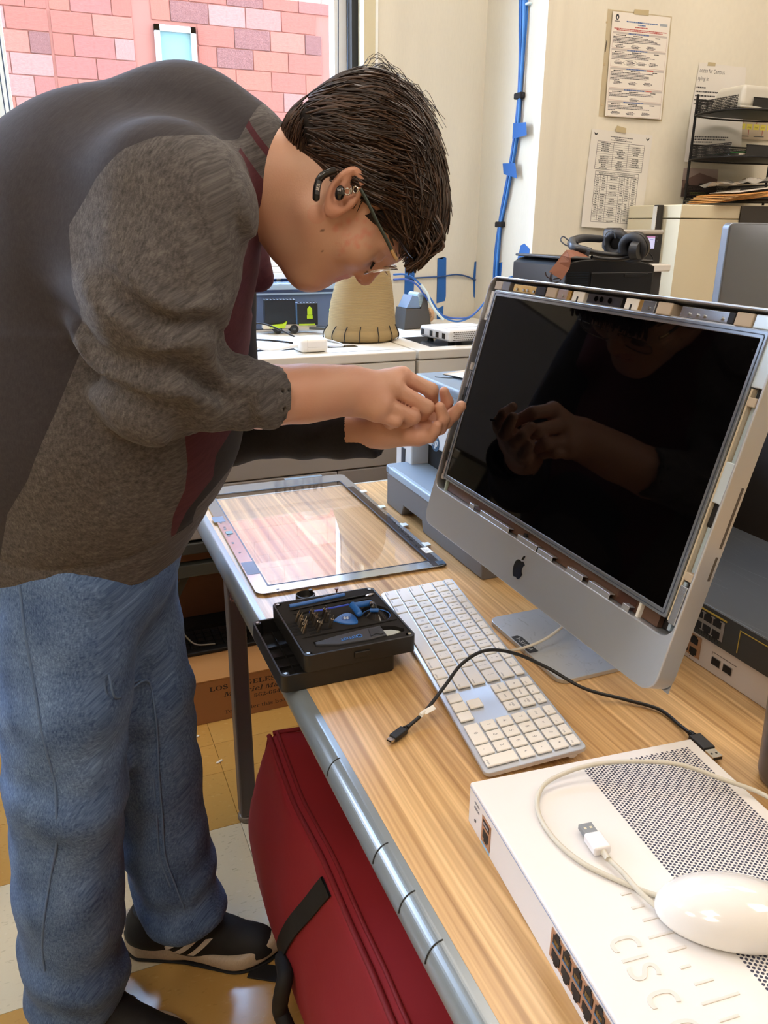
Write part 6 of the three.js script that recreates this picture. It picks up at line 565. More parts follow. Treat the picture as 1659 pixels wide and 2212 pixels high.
// ---------------------------------------------------------------- red bag under the table
{ const rm = mt('#8c1420', 0.78, 0, { sheen: 0.25, sheenRoughness: 0.6, sheenColor: hx('#c04050'), bumpMap: noiseRough, bumpScale: 0.0005 }), g = T('red_bag', 'large red fabric bag with piped edges and black straps standing under the table', 'bag', [0.42, 0, -0.86]), O = g.position;
  const x0 = 0.256, x1 = 0.62, z0 = -1.13, z1 = -0.42, topY = (x, z) => 0.45 - 0.012 * sin((z - z0) * 9) - 0.05 * max(0, -0.62 - z > 0 ? 0 : (z + 0.62)) + 0.012 * nz(x * 9, z * 7, 4) - 0.02 * max(0, x - 0.27) * sin((z + 0.6) * 6);
  const bagX = (y, z) => x0 - 0.03 * Math.pow(sin(PI * max(0, min(1, y / 0.45))), 0.8) * (0.75 + 0.25 * sin(y * 5 + 1)) - 0.005 * nz(y * 8, z * 8, 2) - 0.02 * max(0, z + 0.9); const F = (x, y, z) => { const ty = topY(x, z), lx = bagX(y, z); const sx = max(lx - x, x - x1), sy = max(y - ty, 0.002 - y), bz = z0 - 0.075 * sin(PI * max(0, min(1, (0.45 - y) / 0.6))), sz = max(bz - z, z - z1); const r = 0.014, a = max(sx + r, 0), b = max(sy + r, 0), c = max(sz + r, 0); return sqrt(a * a + b * b + c * c) - r + min(0, max(sx + r, sy + r, sz + r)); };
  const G = net((x, y, z) => F(x + O.x, y, z + O.z), [-0.26, -0.02, -0.4], [0.22, 0.5, 0.47], 0.009); uvm(G, (x, y, z) => [(x + 0.7 * z) * 3, (y + 0.4 * z) * 3]); M(g, 'body', G, rm);
  const edge = (dy, dx) => [...Array(24)].map((_, i) => { const z = z0 + 0.006 + (z1 - z0 - 0.02) * i / 23; return [x0 + dx - 0.02 * max(0, z + 0.9) + 0.004 - O.x, topY(x0, z) + dy, z - O.z]; });
  M(g, 'piping', tb(edge(-0.003, -0.002), 0.0042, 120, 8), mt('#7a0f1a', 0.7)); M(g, 'piping', tb(edge(0.0005, 0.012), 0.0032, 120, 8), mt('#7a0f1a', 0.7)); M(g, 'piping', tb([[x0 + 0.004 - O.x, topY(x0, z0) - 0.006, z0 + 0.004 - O.z], [bagX(0.35, z0) + 0.012 - O.x, 0.35, z0 - 0.03 - O.z], [bagX(0.22, z0) + 0.012 - O.x, 0.22, z0 - 0.064 - O.z], [bagX(0.05, z0) + 0.012 - O.x, 0.05, z0 - 0.068 - O.z]], 0.0038, 40, 8), mt('#7a0f1a', 0.7)); M(g, 'piping', tb([[x0 + 0.01 - O.x, topY(x0, z0) - 0.002, z0 + 0.004 - O.z], [0.4 - O.x, topY(0.4, z0) - 0.002, z0 + 0.004 - O.z], [x1 - 0.01 - O.x, topY(x1, z0) - 0.002, z0 + 0.004 - O.z]], 0.0038, 40, 8), mt('#7a0f1a', 0.7));
  const wb = mt('#101011', 0.75); const strip = (pts, w, name) => { const pos = [], idx = []; pts.forEach(([x, y, z]) => { pos.push(x - O.x, y, z - w / 2 - O.z, x - O.x, y, z + w / 2 - O.z, x + 0.003 - O.x, y, z - w / 2 - O.z, x + 0.003 - O.x, y, z + w / 2 - O.z); }); for (let i = 0; i < pts.length - 1; i++) { const a = i * 4, b = a + 4; for (const [p, q] of [[0, 1], [1, 3], [3, 2], [2, 0]]) idx.push(a + p, b + p, a + q, a + q, b + p, b + q); } const q = new THREE.BufferGeometry(); q.setAttribute('position', new THREE.Float32BufferAttribute(pos, 3)); q.setIndex(idx); const G2 = q.toNonIndexed(); G2.computeVertexNormals(); G2.attributes.position.count; return M(g, name, G2, mt('#101011', 0.75, 0, { side: THREE.DoubleSide })); };
  const A = px(690, 1925, x0), Bq = px(590, 1975, x0 - 0.01); strip([...Array(24)].map((_, i) => { const t = i / 23, y = 0.44 - 0.43 * t; return [bagX(y, -0.79 - 0.27 * t) - 0.004, y, -0.79 - 0.27 * t]; }), 0.036, 'web_strap');
  { const p = py(585, 2105, 0.004), q = py(562, 2122, 0.004); M(g, 'strap_tail', rb(0.1, 0.003, 0.032, 0.001).rotateY(-0.55).translate(p.x - O.x + 0.01, 0.003, p.z - O.z + 0.002), wb); } const L = (a, b, X) => { const p = px(a, b, X); return [p.x - O.x, p.y, p.z - O.z]; }; M(g, 'padded_handle', tb([L(610, 2070, 0.225), L(616, 2110, 0.215), L(608, 2150, 0.207), L(606, 2185, 0.207), L(620, 2220, 0.212), L(636, 2260, 0.225)], 0.013, 50, 10), wb); M(g, 'side_flap', rb(0.24, 0.02, 0.3, 0.012, 3).rotateZ(-0.06).translate(0.445 - O.x, 0.452, -0.6 - O.z), mt('#981826', 0.78)); }
for (const [a, b, l] of [[424, 1592, 'small white scrap of paper on the tan tiles near the jeans'], [474, 1645, 'tiny pale scrap on the tiles left of the table leg']]) { const p = py(a, b, 0.002); tag(M(scene, 'paper_scrap', rb(0.018, 0.003, 0.006, 0.001).rotateY(0.5).translate(p.x, 0.0022, p.z), mt('#e4ddd0', 0.8)), l, 'scrap'); }
// ---------------------------------------------------------------- the person bending over the table
{
  const B = [-0.38, 0, -1.02]; // base in a frame turned with the person's side view: x along the body's facing, z towards the near side
  const L = (a, b, D) => { const d = sight(a, b), k = D / d.dot(fwd0), p = EYE.clone().addScaledVector(d, k); return [p.dot(rt0) - B[0], p.y, -D - B[2]]; };
  const person = T('person', 'young person in colour-blocked grey sweater and blue jeans bending over their hands', 'person', [0, 0, 0], -YAW);
  person.position.copy(rt0.clone().multiplyScalar(B[0]).addScaledVector(fwd0, -B[2]));
  const lerp3 = (a, b, t) => [a[0] + (b[0] - a[0]) * t, a[1] + (b[1] - a[1]) * t, a[2] + (b[2] - a[2]) * t];
  const uvp = (g, s = 1) => uvm(g, (x, y, z) => [(x + 0.72 * z) * s, (y + 0.45 * z) * s]);
  const paint = (g, f) => { const p = g.attributes.position, c = new Float32Array(p.count * 3); for (let i = 0; i < p.count; i++) c.set(f(p.getX(i), p.getY(i), p.getZ(i)), 3 * i); g.setAttribute('color', new THREE.BufferAttribute(c, 3)); return g; };
  // ---- head frame: U to the crown, Fv to the face, S to the near side; origin between the ears
  const HO = L(745, 410, 0.995); HO[2] = -1.07 - B[2];
  const ca = cos(0.227), sa = sin(0.227), H2 = (u, f, s) => [HO[0] + u * ca + f * sa, HO[1] + u * sa - f * ca, HO[2] + s];
  const toH = (x, y, z) => { const X = x - HO[0], Y = y - HO[1]; return [X * ca + Y * sa, X * sa - Y * ca, z - HO[2]]; };
  const neckA = L(500, 372, 1.08), neckB = H2(-0.035, -0.02, 0);
  const earF = (u, f, s) => { // pinna: rim ring, bowl and lobe, leaning back
    const a = 0.66, du = u - 0.0, df = f - 0.0005, X = du * cos(a) - df * sin(a), Y = du * sin(a) + df * cos(a); const q = sqrt((X / 0.029) ** 2 + ((Y - 0.001) / 0.0172) ** 2), sp_ = s - 0.0745 - 0.012 * (0.5 - Y * 12) * 0.6;
    const ringD = sqrt(((q - 0.86) * 0.021) ** 2 + sp_ * sp_) - 0.0042, bowl = max(abs(sp_ + 0.005) - 0.0024, (q - 0.95) * 0.02), lobe = ell(X, Y, sp_, [-0.0265, 0.002, -0.003], [0.0085, 0.0085, 0.0042]), anti = cap(X, Y, sp_, [0.012, -0.006, -0.001], [-0.012, -0.001, -0.001], 0.0036, 0.003), tragus = ell(X, Y, sp_, [-0.006, 0.0135, -0.001], [0.006, 0.0042, 0.005]);
    return smin(smin(smin(ringD, bowl, 0.005), lobe, 0.008), smin(anti, tragus, 0.003), 0.004); };
  const headF = (x, y, z) => {
    const [u, f, s0] = toH(x, y, z), s = abs(s0);
    let d = ell(u, f, s0, [0.042, -0.006, 0], [0.071, 0.094, 0.0725]);
    d = smin(d, ell(u, f, s0, [-0.012, 0.042, 0], [0.074, 0.056, 0.058]), 0.03);
    d = smin(d, cap(u, f, s, [-0.042, 0.018, 0.05], [-0.072, 0.078, 0.014], 0.018, 0.0165), 0.032);
    d = smin(d, ell(u, f, s0, [-0.077, 0.083, 0], [0.017, 0.0165, 0.021]), 0.02);
    d = smin(d, cap(u, f, s0, [-0.06, 0.075, 0], [-0.085, 0.04, 0], 0.024, 0.03), 0.03);
    d = smin(d, ell(u, f, s, [0.0, 0.066, 0.044], [0.022, 0.02, 0.02]), 0.02);           // cheek
    d = smin(d, cap(u, f, s, [0.041, 0.083, 0.008], [0.036, 0.066, 0.05], 0.0075, 0.006), 0.014); // brow
    d = smax(d, -ell(u, f, s, [0.021, 0.098, 0.034], [0.0125, 0.0165, 0.0185]), 0.012);  // eye socket
    d = smin(d, ell(u, f, s, [0.0195, 0.0765, 0.033], [0.0115, 0.0125, 0.0135]), 0.004); // lid over the eye
    d = smin(d, cap(u, f, s0, [0.026, 0.089, 0], [-0.0, 0.1035, 0], 0.0065, 0.0098), 0.011); // nose
    d = smin(d, ell(u, f, s0, [-0.003, 0.1035, 0], [0.0095, 0.0098, 0.0098]), 0.006); d = smin(d, ell(u, f, s, [-0.006, 0.0965, 0.0118], [0.008, 0.0095, 0.0062]), 0.005);
    d = smax(d, -ell(u, f, s, [-0.0115, 0.1005, 0.0085], [0.0035, 0.0045, 0.0032]), 0.002); // nostrils
    d = smin(d, cap(u, f, s, [-0.0245, 0.0945, 0], [-0.029, 0.086, 0.019], 0.006, 0.0035), 0.006); d = smin(d, cap(u, f, s, [-0.0345, 0.094, 0], [-0.033, 0.085, 0.0175], 0.0065, 0.0035), 0.006);
    d = smax(d, -cap(u, f, s, [-0.0295, 0.1035, 0], [-0.047, 0.0835, 0.03], 0.0017, 0.0015), 0.0025); // mouth line
    d = smin(d, earF(u, f, s), 0.006);
    const n = smin(cap(x, y, z, neckA, neckB, 0.064, 0.056), cap(x, y, z, lerp3(neckA, neckB, 0.1), H2(-0.075, 0.02, 0), 0.05, 0.034), 0.03);
    return smin(d, n, 0.028);
  };
  // ---- arms, hands
  const shR = L(385, 470, 0.92), elR = L(325, 838, 0.885), wrR = L(752, 846, 1.055), shL = L(440, 430, 1.24), elL = L(470, 925, 1.23), wrL = L(818, 925, 1.105);
  const handR = (() => { const mcp = [L(868, 812, 1.082), L(850, 838, 1.062), L(826, 872, 1.05), L(810, 893, 1.045)], pip = [L(931, 843, 1.085), L(922, 880, 1.068), L(893, 901, 1.055), L(855, 910, 1.047)], dip = [L(934, 876, 1.105), L(908, 905, 1.09), L(872, 915, 1.076), L(843, 915, 1.067)], tip = [L(915, 884, 1.118), L(888, 905, 1.105), L(858, 908, 1.092), L(832, 908, 1.08)], r = [[0.0112, 0.0098, 0.0086, 0.0078], [0.0116, 0.0102, 0.0088, 0.008], [0.0112, 0.0096, 0.0084, 0.0076], [0.0102, 0.0084, 0.0075, 0.0068]]; const th = [L(790, 862, 1.105), L(850, 868, 1.125), L(892, 878, 1.125), L(926, 884, 1.118)];
    return (x, y, z) => { let d = cap(x, y, z, L0.far, wrR, 0.041, 0.0275); d = smin(d, cap(x, y, z, lerp3(wrR, L0.far, 0.5), [wrR[0] + 0.004, wrR[1] + 0.004, wrR[2]], 0.033, 0.0285), 0.02);
      for (let i = 0; i < 4; i++) d = smin(d, cap(x, y, z, lerp3(wrR, mcp[i], 0.12), mcp[i], 0.0205, 0.0138 - 0.001 * i), 0.016);
      d = smin(d, cap(x, y, z, lerp3(wrR, mcp[1], 0.4), lerp3(mcp[2], mcp[3], 0.3), 0.017, 0.014), 0.014);
      for (let i = 0; i < 4; i++) { let q = cap(x, y, z, mcp[i], pip[i], r[i][0], r[i][1]); q = smin(q, cap(x, y, z, pip[i], dip[i], r[i][1], r[i][2]), 0.004); q = smin(q, cap(x, y, z, dip[i], tip[i], r[i][2], r[i][3]), 0.004); d = smin(d, q, 0.0035); }
      let t = cap(x, y, z, th[0], th[1], 0.017, 0.0125); t = smin(t, cap(x, y, z, th[1], th[2], 0.012, 0.0105), 0.005); t = smin(t, cap(x, y, z, th[2], th[3], 0.0105, 0.0088), 0.004); return smin(d, t, 0.008); }; });
  const L0 = { far: L(560, 856, 0.975) };
  const hR = handR();
  const hL = (() => { const mcp = [L(930, 890, 1.12), L(925, 910, 1.1), L(917, 930, 1.085), L(903, 944, 1.07)], ch = [[L(958, 888, 1.115), L(966, 868, 1.112), L(959, 846, 1.108)], [L(962, 912, 1.095), L(980, 895, 1.09), L(996, 877, 1.084)], [L(950, 924, 1.078), L(958, 905, 1.07), L(950, 880, 1.068)], [L(929, 943, 1.064), L(940, 930, 1.06), L(944, 919, 1.058)]], r = [[0.0105, 0.0092, 0.0085, 0.0072], [0.011, 0.0096, 0.0088, 0.0076], [0.0108, 0.0095, 0.0086, 0.0076], [0.0098, 0.0086, 0.0078, 0.007]], th = [L(850, 905, 1.13), L(890, 885, 1.135), L(918, 878, 1.13)];
    return (x, y, z) => { let d = cap(x, y, z, L(770, 928, 1.125), wrL, 0.03, 0.0265);
      for (let i = 0; i < 4; i++) d = smin(d, cap(x, y, z, lerp3(wrL, mcp[i], 0.1), mcp[i], 0.0205, 0.0132), 0.016);
      for (let i = 0; i < 4; i++) { let q = cap(x, y, z, mcp[i], ch[i][0], r[i][0] + 0.001, r[i][1]); q = smin(q, cap(x, y, z, ch[i][0], ch[i][1], r[i][1], r[i][2]), 0.004); q = smin(q, cap(x, y, z, ch[i][1], ch[i][2], r[i][2], r[i][3]), 0.004); d = smin(d, q, 0.004); }
      let t = cap(x, y, z, th[0], th[1], 0.0165, 0.012); t = smin(t, cap(x, y, z, th[1], th[2], 0.0115, 0.009), 0.005); return smin(d, t, 0.01); }; })();
  // ---- trunk and limbs below the clothes
  const hipR = L(150, 1240, 1.0), knR = L(147, 1680, 0.965), anR = L(168, 2090, 0.945), hipL = L(235, 1240, 1.15), knL = L(325, 1640, 1.125), anL = L(396, 1935, 1.095), pel = L(160, 1150, 1.08), bel = L(205, 900, 1.08), che = L(262, 540, 1.08), upp = L(400, 330, 1.08);
  const coreF = (x, y, z) => { let d = cap(x, y, z, pel, bel, 0.11, 0.12); d = smin(d, cap(x, y, z, bel, che, 0.12, 0.12), 0.05); d = smin(d, cap(x, y, z, che, upp, 0.11, 0.08), 0.05); d = smin(d, cap(x, y, z, upp, neckA, 0.07, 0.058), 0.04); for (const [a, b, c, r0, r1] of [[hipR, knR, anR, 0.07, 0.048], [hipL, knL, anL, 0.07, 0.048]]) { d = smin(d, cap(x, y, z, a, b, r0, r1), 0.04); d = smin(d, cap(x, y, z, b, c, r1, 0.036), 0.03); } for (const [s, e] of [[shR, elR], [shL, elL]]) { d = smin(d, cap(x, y, z, upp, s, 0.06, 0.05), 0.04); d = smin(d, cap(x, y, z, s, e, 0.04, 0.032), 0.02); } d = smin(d, cap(x, y, z, elR, L0.far, 0.038, 0.034), 0.03); d = smin(d, cap(x, y, z, elL, wrL, 0.026, 0.022), 0.01); return d; };
  const core = net(coreF, [-0.35, 0.02, -0.38], [0.42, 1.42, 0.32], 0.013);
  const headG = net(headF, [HO[0] - 0.155, HO[1] - 0.13, HO[2] - 0.095], [HO[0] + 0.15, HO[1] + 0.13, HO[2] + 0.1], 0.0024);
  const hrG = net(hR, [L0.far[0] - 0.03, wrR[1] - 0.09, -0.17], [wrR[0] + 0.15, wrR[1] + 0.075, 0.13], 0.0023), hlG = net(hL, [wrL[0] - 0.05, wrL[1] - 0.06, -0.19], [wrL[0] + 0.15, wrL[1] + 0.09, 0.02], 0.0023);
  const skinBase = [0.62, 0.365, 0.245], skinRed = [0.63, 0.27, 0.185], q1 = rng(77), spots = [];
  for (let i = 0; i < 46; i++) { const u = 0.0 + (q1() - 0.5) * 0.05, f = 0.052 + (q1() - 0.5) * 0.04; spots.push([u, f, 0.0009 + 0.0016 * q1(), 0.25 + 0.4 * q1()]); } const moles = [[-0.037, 0.037, 0.0016], [-0.02, 0.062, 0.0009], [0.012, 0.05, 0.0009], [-0.044, 0.06, 0.0008]];
  const skinC = (x, y, z) => { const [u, f, s] = toH(x, y, z); let k = 0.25 * (0.5 + nz(x * 30, y * 30, z * 30)), dark = 0; if (abs(u) < 0.11 && abs(f) < 0.13 && abs(s) < 0.1) { if (s > 0.02) { for (const [a, b, r, w] of spots) { const d = (u - a) ** 2 + (f - b) ** 2; if (d < r * r * 4) k += w * (1 - d / (r * r * 4)); } for (const [a, b, r] of moles) if ((u - a) ** 2 + (f - b) ** 2 < r * r) dark = 0.7; } if (u < -0.022 && u > -0.041 && f > 0.088 && abs(s) < 0.02) k += 0.75; if (f > 0.1 && u > -0.015) k += 0.3; if (s > 0.068) k += 0.35; } else if (y < 1.12) k += 0.18; k = min(1, k); return [0, 1, 2].map((i) => (skinBase[i] + (skinRed[i] - skinBase[i]) * k) * (1 - dark)); };
  const bodyG = mg([core, headG, hrG, hlG].map((g) => { const c = g.clone(); return c; })); // joined below: neck, wrists and forearms run on under the clothes
  { const n = bodyG.attributes.position.count; void n; }
  paint(bodyG, skinC); uvp(bodyG, 20);
  const pore = dtex(128, 128, (i, j) => { const v = 128 + 70 * nz(i / 5, j / 5, 3) + 50 * (R() - 0.5); return [v, v, v]; }, false);
  M(person, 'body', bodyG, mt('#ffffff', 0.5, 0, { vertexColors: true, bumpMap: pore, bumpScale: 0.00025, sheen: 0.1 }));
  // eye, brow and lashes on the near side
  { const e = H2(0.0195, 0.0845, 0.0335); M(person, 'eyelashes', mg([...Array(16)].map((_, i) => { const t = i / 15, a = H2(0.0135 + 0.002 * sin(PI * t), 0.086 + 0.002 * sin(PI * t), 0.024 + 0.02 * t), b = H2(0.0085, 0.0925 + 0.002 * sin(PI * t), 0.0235 + 0.0215 * t); return tb([a, lerp3(a, b, 0.6), b], 0.0005, 4, 4); })), mt('#17100c', 0.7)); M(person, 'eyebrow', mg([...Array(40)].map((_, i) => { const t = i / 39, a = H2(0.0395 + 0.002 * sin(9 * t), 0.0895 - 0.021 * t * t, 0.012 + 0.036 * t), b = H2(0.044, 0.0885 - 0.023 * t * t, 0.018 + 0.037 * t); return tb([a, b], 0.0007, 2, 4); })), mt('#241812', 0.8)); void e; }
  // ---- hair: a close cap and many locks that sweep from the nape over the crown to the fringe
  const hairM = mt('#2a1c14', 0.4, 0, { sheen: 0.4, sheenColor: hx('#8a6a50'), sheenRoughness: 0.35 }), hairM2 = mt('#4a3425', 0.4, 0, { sheen: 0.4, sheenColor: hx('#9a7858'), sheenRoughness: 0.35 });
  const hairIn = (u, f, s) => { const side = abs(s); let line = -0.052 + 0.0; // lower border of the hair (u) as a function of f
    if (f > -0.03) line = -0.052 + (f + 0.03) * 1.5; if (f > 0.01) line = max(line, 0.012); if (f > 0.03) line = 0.012 + (f - 0.03) * 0.9; if (side < 0.05 && f > 0.05) line = max(line, 0.06); if (f < -0.06) line = -0.062; return u - line; };
  const hairCap = net((x, y, z) => { const [u, f, s] = toH(x, y, z); let d = ell(u, f, s, [0.043, -0.016, 0], [0.079, 0.107, 0.081]); d = smin(d, ell(u, f, s, [0.054, 0.038, 0], [0.058, 0.064, 0.07]), 0.03); d = smin(d, ell(u, f, s, [0.012, -0.068, 0], [0.078, 0.05, 0.066]), 0.03); d += 0.0035 + 0.0015 * nz(u * 60, f * 30, s * 60); return smax(d, -hairIn(u, f, s) * 0.7, 0.006); }, [HO[0] - 0.15, HO[1] - 0.15, HO[2] - 0.1], [HO[0] + 0.16, HO[1] + 0.15, HO[2] + 0.1], 0.003);
  const hair = M(person, 'hair', hairCap, mt('#1c130d', 0.85));
  { const q = rng(99), sets = [[], []]; const surf = (th, ph) => { const k = [sin(ph) * cos(th), sin(ph) * sin(th), cos(ph)]; return k; };
    const shell = (u, f, s) => { let d = ell(u, f, s, [0.043, -0.016, 0], [0.079, 0.107, 0.081]); d = smin(d, ell(u, f, s, [0.054, 0.038, 0], [0.058, 0.064, 0.07]), 0.03); return smin(d, ell(u, f, s, [0.012, -0.068, 0], [0.078, 0.05, 0.066]), 0.03); };
    const grad = (u, f, s) => { const e = 0.001, a = [shell(u + e, f, s) - shell(u - e, f, s), shell(u, f + e, s) - shell(u, f - e, s), shell(u, f, s + e) - shell(u, f, s - e)], l = Math.hypot(...a) || 1; return a.map((v) => v / l); };
    const lock = (u, f, s, dir, len, r, lift, wave, steps = 7) => { const pts = []; let p = [u, f, s], d = dir.slice(); const ph = q() * 6; for (let i = 0; i <= steps; i++) { if (i > 2 && p[1] > 0.012 && p[0] < 0.024 + (p[1] - 0.015) * 0.46) break; const t = i / steps; let dd = shell(...p), g = grad(...p); const want = 0.0008 + lift * t * t; p = p.map((v, k) => v - g[k] * (dd - want)); pts.push(H2(...p)); const gn = grad(...p), dot = d[0] * gn[0] + d[1] * gn[1] + d[2] * gn[2]; d = d.map((v, k) => v - gn[k] * dot); const l = Math.hypot(...d) || 1; d = d.map((v) => v / l); const w = wave * sin(ph + t * 5); const side_ = [gn[1] * d[2] - gn[2] * d[1], gn[2] * d[0] - gn[0] * d[2], gn[0] * d[1] - gn[1] * d[0]]; p = p.map((v, k) => v + (d[k] + side_[k] * w) * len / steps); d = d.map((v, k) => v + (k === 1 ? 0.12 : 0) * 0 + side_[k] * w * 0.4); }
      steps = pts.length - 1; const g = new THREE.TubeGeometry(curve(pts), steps * 2, r, 4, false), P_ = g.attributes.position, n = steps * 2; const C_ = curve(pts); for (let i = 0; i <= n; i++) { const c = C_.getPointAt(i / n), k = i / n, w = 0.35 + 0.65 * Math.pow(sin(PI * min(1, 0.18 + 0.82 * k)), 0.7) * (k > 0.9 ? (1 - k) * 8 + 0.1 : 1); for (let j = 0; j <= 4; j++) { const o = i * 5 + j; P_.setXYZ(o, c.x + (P_.getX(o) - c.x) * w, c.y + (P_.getY(o) - c.y) * w, c.z + (P_.getZ(o) - c.z) * w); } } g.computeVertexNormals(); return g; };
    const flow = (u, f, s) => { // combing direction: forward and a little outward
      const t = max(0, min(1, (u + 0.35 * f) / 0.11)); return [0.95 * (1 - t) - 0.4 * t + 0.22 * (q() - 0.5), 0.42 + 0.65 * t + 0.15 * (q() - 0.5), (s > 0 ? 0.3 : -0.3) * (1 - abs(s) * 9) + 0.22 * (q() - 0.5)]; };
    for (let i = 0; i < 3200; i++) { const u = -0.06 + 0.185 * q(), f = -0.125 + 0.22 * q(), s = -0.06 + 0.145 * q(); const d = shell(u, f, s); if (abs(d) > 0.03) { i -= 0.6; continue; } const g = grad(u, f, s), p = [u - g[0] * d, f - g[1] * d, s - g[2] * d]; if (hairIn(...p) < 0.004) { i -= 0.6; continue; }
      const low = p[0] + 0.3 * p[1] < -0.055 && p[1] < 0.0; const dir = low ? [-0.75 + 1.2 * max(0, p[0] + 0.03) / 0.04, 0.6, 0.2 * (q() - 0.5)] : flow(...p); const len = low ? 0.016 + 0.02 * q() : 0.04 + 0.06 * q(); sets[q() < 0.35 ? 1 : 0].push(lock(...p, dir, len, 0.0007 + 0.001 * q(), low ? 0.002 : 0.003 + 0.005 * q() * q(), 0.1 + 0.2 * q())); }
    // fringe locks hang over the brow
    for (let i = 0; i < 420; i++) { const s = -0.062 + 0.128 * q(), t = q(), u0 = 0.066 + 0.034 * t, f0 = 0.062 - 0.012 * t + 0.02 * q(); const e = H2(0.055 + 0.024 * t + 0.012 * (q() - 0.5), 0.1 - 0.012 * t + 0.012 * q(), s * 0.98 + 0.01 * (q() - 0.3)), a = H2(u0, f0, s), m = H2(u0 + 0.002 + 0.004 * q(), f0 + 0.018, s * 1.04 + 0.003); sets[q() < 0.35 ? 1 : 0].push(tb([a, m, e], 0.0006 + 0.0009 * q(), 10, 4)); }
    for (let i = 0; i < 60; i++) { const t = q(), a = H2(0.03 + 0.07 * t, -0.112 + 0.06 * t, 0.03 * (q() - 0.5)), b = H2(0.055 + 0.06 * t + 0.012 * q(), -0.132 + 0.06 * t - 0.01 * q(), 0.05 * (q() - 0.5)), c = H2(0.085 + 0.05 * t, -0.11 + 0.07 * t - 0.012 * q(), 0.06 * (q() - 0.5)); sets[0].push(tb([a, b, c], 0.00035, 10, 3)); }
    for (let i = 0; i < 1400; i++) { const f = -0.1 + 0.115 * q(), s = 0.01 + 0.065 * q(), u0 = f < -0.03 ? -0.05 : -0.052 + (f + 0.03) * 1.5, u = u0 + 0.018 * (q() - 0.35); const d = shell(u, f, s); if (abs(d) > 0.03) continue; const g = grad(u, f, s), p = [u - g[0] * d, f - g[1] * d, s - g[2] * d]; sets[0].push(lock(...p, [-0.75, 0.55 + 0.3 * (q() - 0.5), 0.2 * (q() - 0.5)], 0.01 + 0.012 * q(), 0.0004 + 0.0003 * q(), 0.0005, 0.1, 4)); }
    tag(M(hair, 'hair_locks', mg(sets[0]), hairM), null, null, null, 'stuff'); tag(M(hair, 'hair_locks', mg(sets[1]), hairM2), null, null, null, 'stuff'); }
  // ---- glasses
  { const gm = mt('#39423a', 0.4, 0.3), gold = mt('#c9a87c', 0.3, 0.8), gl = M(person, 'glasses', tb([L(779, 408, 0.988), L(797, 442, 0.985), L(815, 480, 0.984), L(835, 518, 0.985), L(846, 540, 0.987)], 0.0021, 30, 8), gm); M(gl, 'hinge', tb([L(845, 539, 0.987), L(854, 556, 0.99), L(858, 561, 0.992)], 0.0024, 10, 8), gold);
    const rim = (s0, s1) => { const pts = []; for (let i = 0; i < 20; i++) { const a = i / 20 * 2 * PI, c = cos(a), n = sin(a); const k = 1 / Math.pow(Math.pow(abs(c), 3) + Math.pow(abs(n), 3), 1 / 3); pts.push(H2(0.02 + 0.0205 * k * n, 0.1 - 0.004 * c * c + 0.002 * n, (s0 + s1) / 2 + (s1 - s0) / 2 * c * k)); } return pts; };
    for (const [a, b] of [[0.009, 0.064], [-0.009, -0.064]]) { const r = rim(a, b); M(gl, 'lens_rim', tb(r, 0.0008, 60, 6, true), mt('#b9b0a4', 0.25, 0.8)); const sh = [], c = H2(0.02, 0.1, (a + b) / 2); const G = new THREE.BufferGeometry(), pos = []; for (let i = 0; i < 20; i++) pos.push(...c, ...r[i], ...r[(i + 1) % 20]); G.setAttribute('position', new THREE.Float32BufferAttribute(pos, 3)); G.computeVertexNormals(); M(gl, 'lens', G, mt('#ffffff', 0.02, 0, { transmission: 1, thickness: 0, side: THREE.DoubleSide })); void sh; }
    M(gl, 'bridge', tb([H2(0.024, 0.101, 0.01), H2(0.027, 0.107, 0), H2(0.024, 0.101, -0.01)], 0.0008, 10, 6), gold); M(gl, 'temple_arm', tb([H2(0.036, 0.094, -0.066), H2(0.03, 0.05, -0.078), H2(0.026, 0.01, -0.08)], 0.002, 20, 6), gm); }
  // ---- ear hook headphone
  { const bk = mt('#0e0f11', 0.3, 0, { clearcoat: 0.4 }), D = 0.982; const ep = M(person, 'ear_hook', tb([L(683, 427, D), L(684, 410, D), L(689, 390, D), L(698, 379, D), L(712, 372, 0.984), L(724, 368, 0.986)], 0.0044, 36, 10), bk); M(ep, 'hook_face', tb([L(685, 420, D - 0.0035), L(687, 402, D - 0.0035), L(691, 390, D - 0.0035)], 0.0028, 16, 8), mt('#4c4f55', 0.4)); M(ep, 'hook_end', sp(0.0044, 12, 8).translate(...L(683, 427, D)), bk); const c = L(734, 417, 0.982); M(ep, 'earbud', sp(0.0075, 20, 14).scale(0.8, 1.15, 0.9).rotateZ(-0.2).translate(...c), mt('#1c1d20', 0.15, 0, { clearcoat: 0.8 })); M(ep, 'bud_mark', rb(0.0012, 0.003, 0.0006, 0.0002).translate(c[0] + 0.001, c[1] + 0.003, c[2] + 0.0072), mt('#c9c4bc', 0.3)); const cuff = []; for (let i = 0; i < 3; i++) cuff.push(new THREE.TorusGeometry(0.0036, 0.0009, 6, 14).rotateY(0.5 + i).translate(...L(750 + i * 9, 414 - i * 2, 0.985))); M(ep, 'silver_cuff', mg(cuff), mt('#d8d2c4', 0.2, 0.9)); const k = L(687, 404, D - 0.0072); M(ep, 'hook_mark', txt('IEX', 0.0034, 0.0003).rotateZ(1.35).translate(...k), mt('#d9d6d0', 0.4)); }
  // ---- sweater
  const sShR = L(372, 455, 0.925), sMidR = L(330, 640, 0.895), sElR = L(330, 842, 0.885), sCuR = L(592, 858, 0.972), uppS = L(405, 318, 1.08), cheS = L(262, 520, 1.08), lowS = L(205, 885, 1.08), hipS = L(158, 1110, 1.08);
  const hemY = (x) => 0.801 + 1.6 * (x + 0.005) * (x + 0.005);
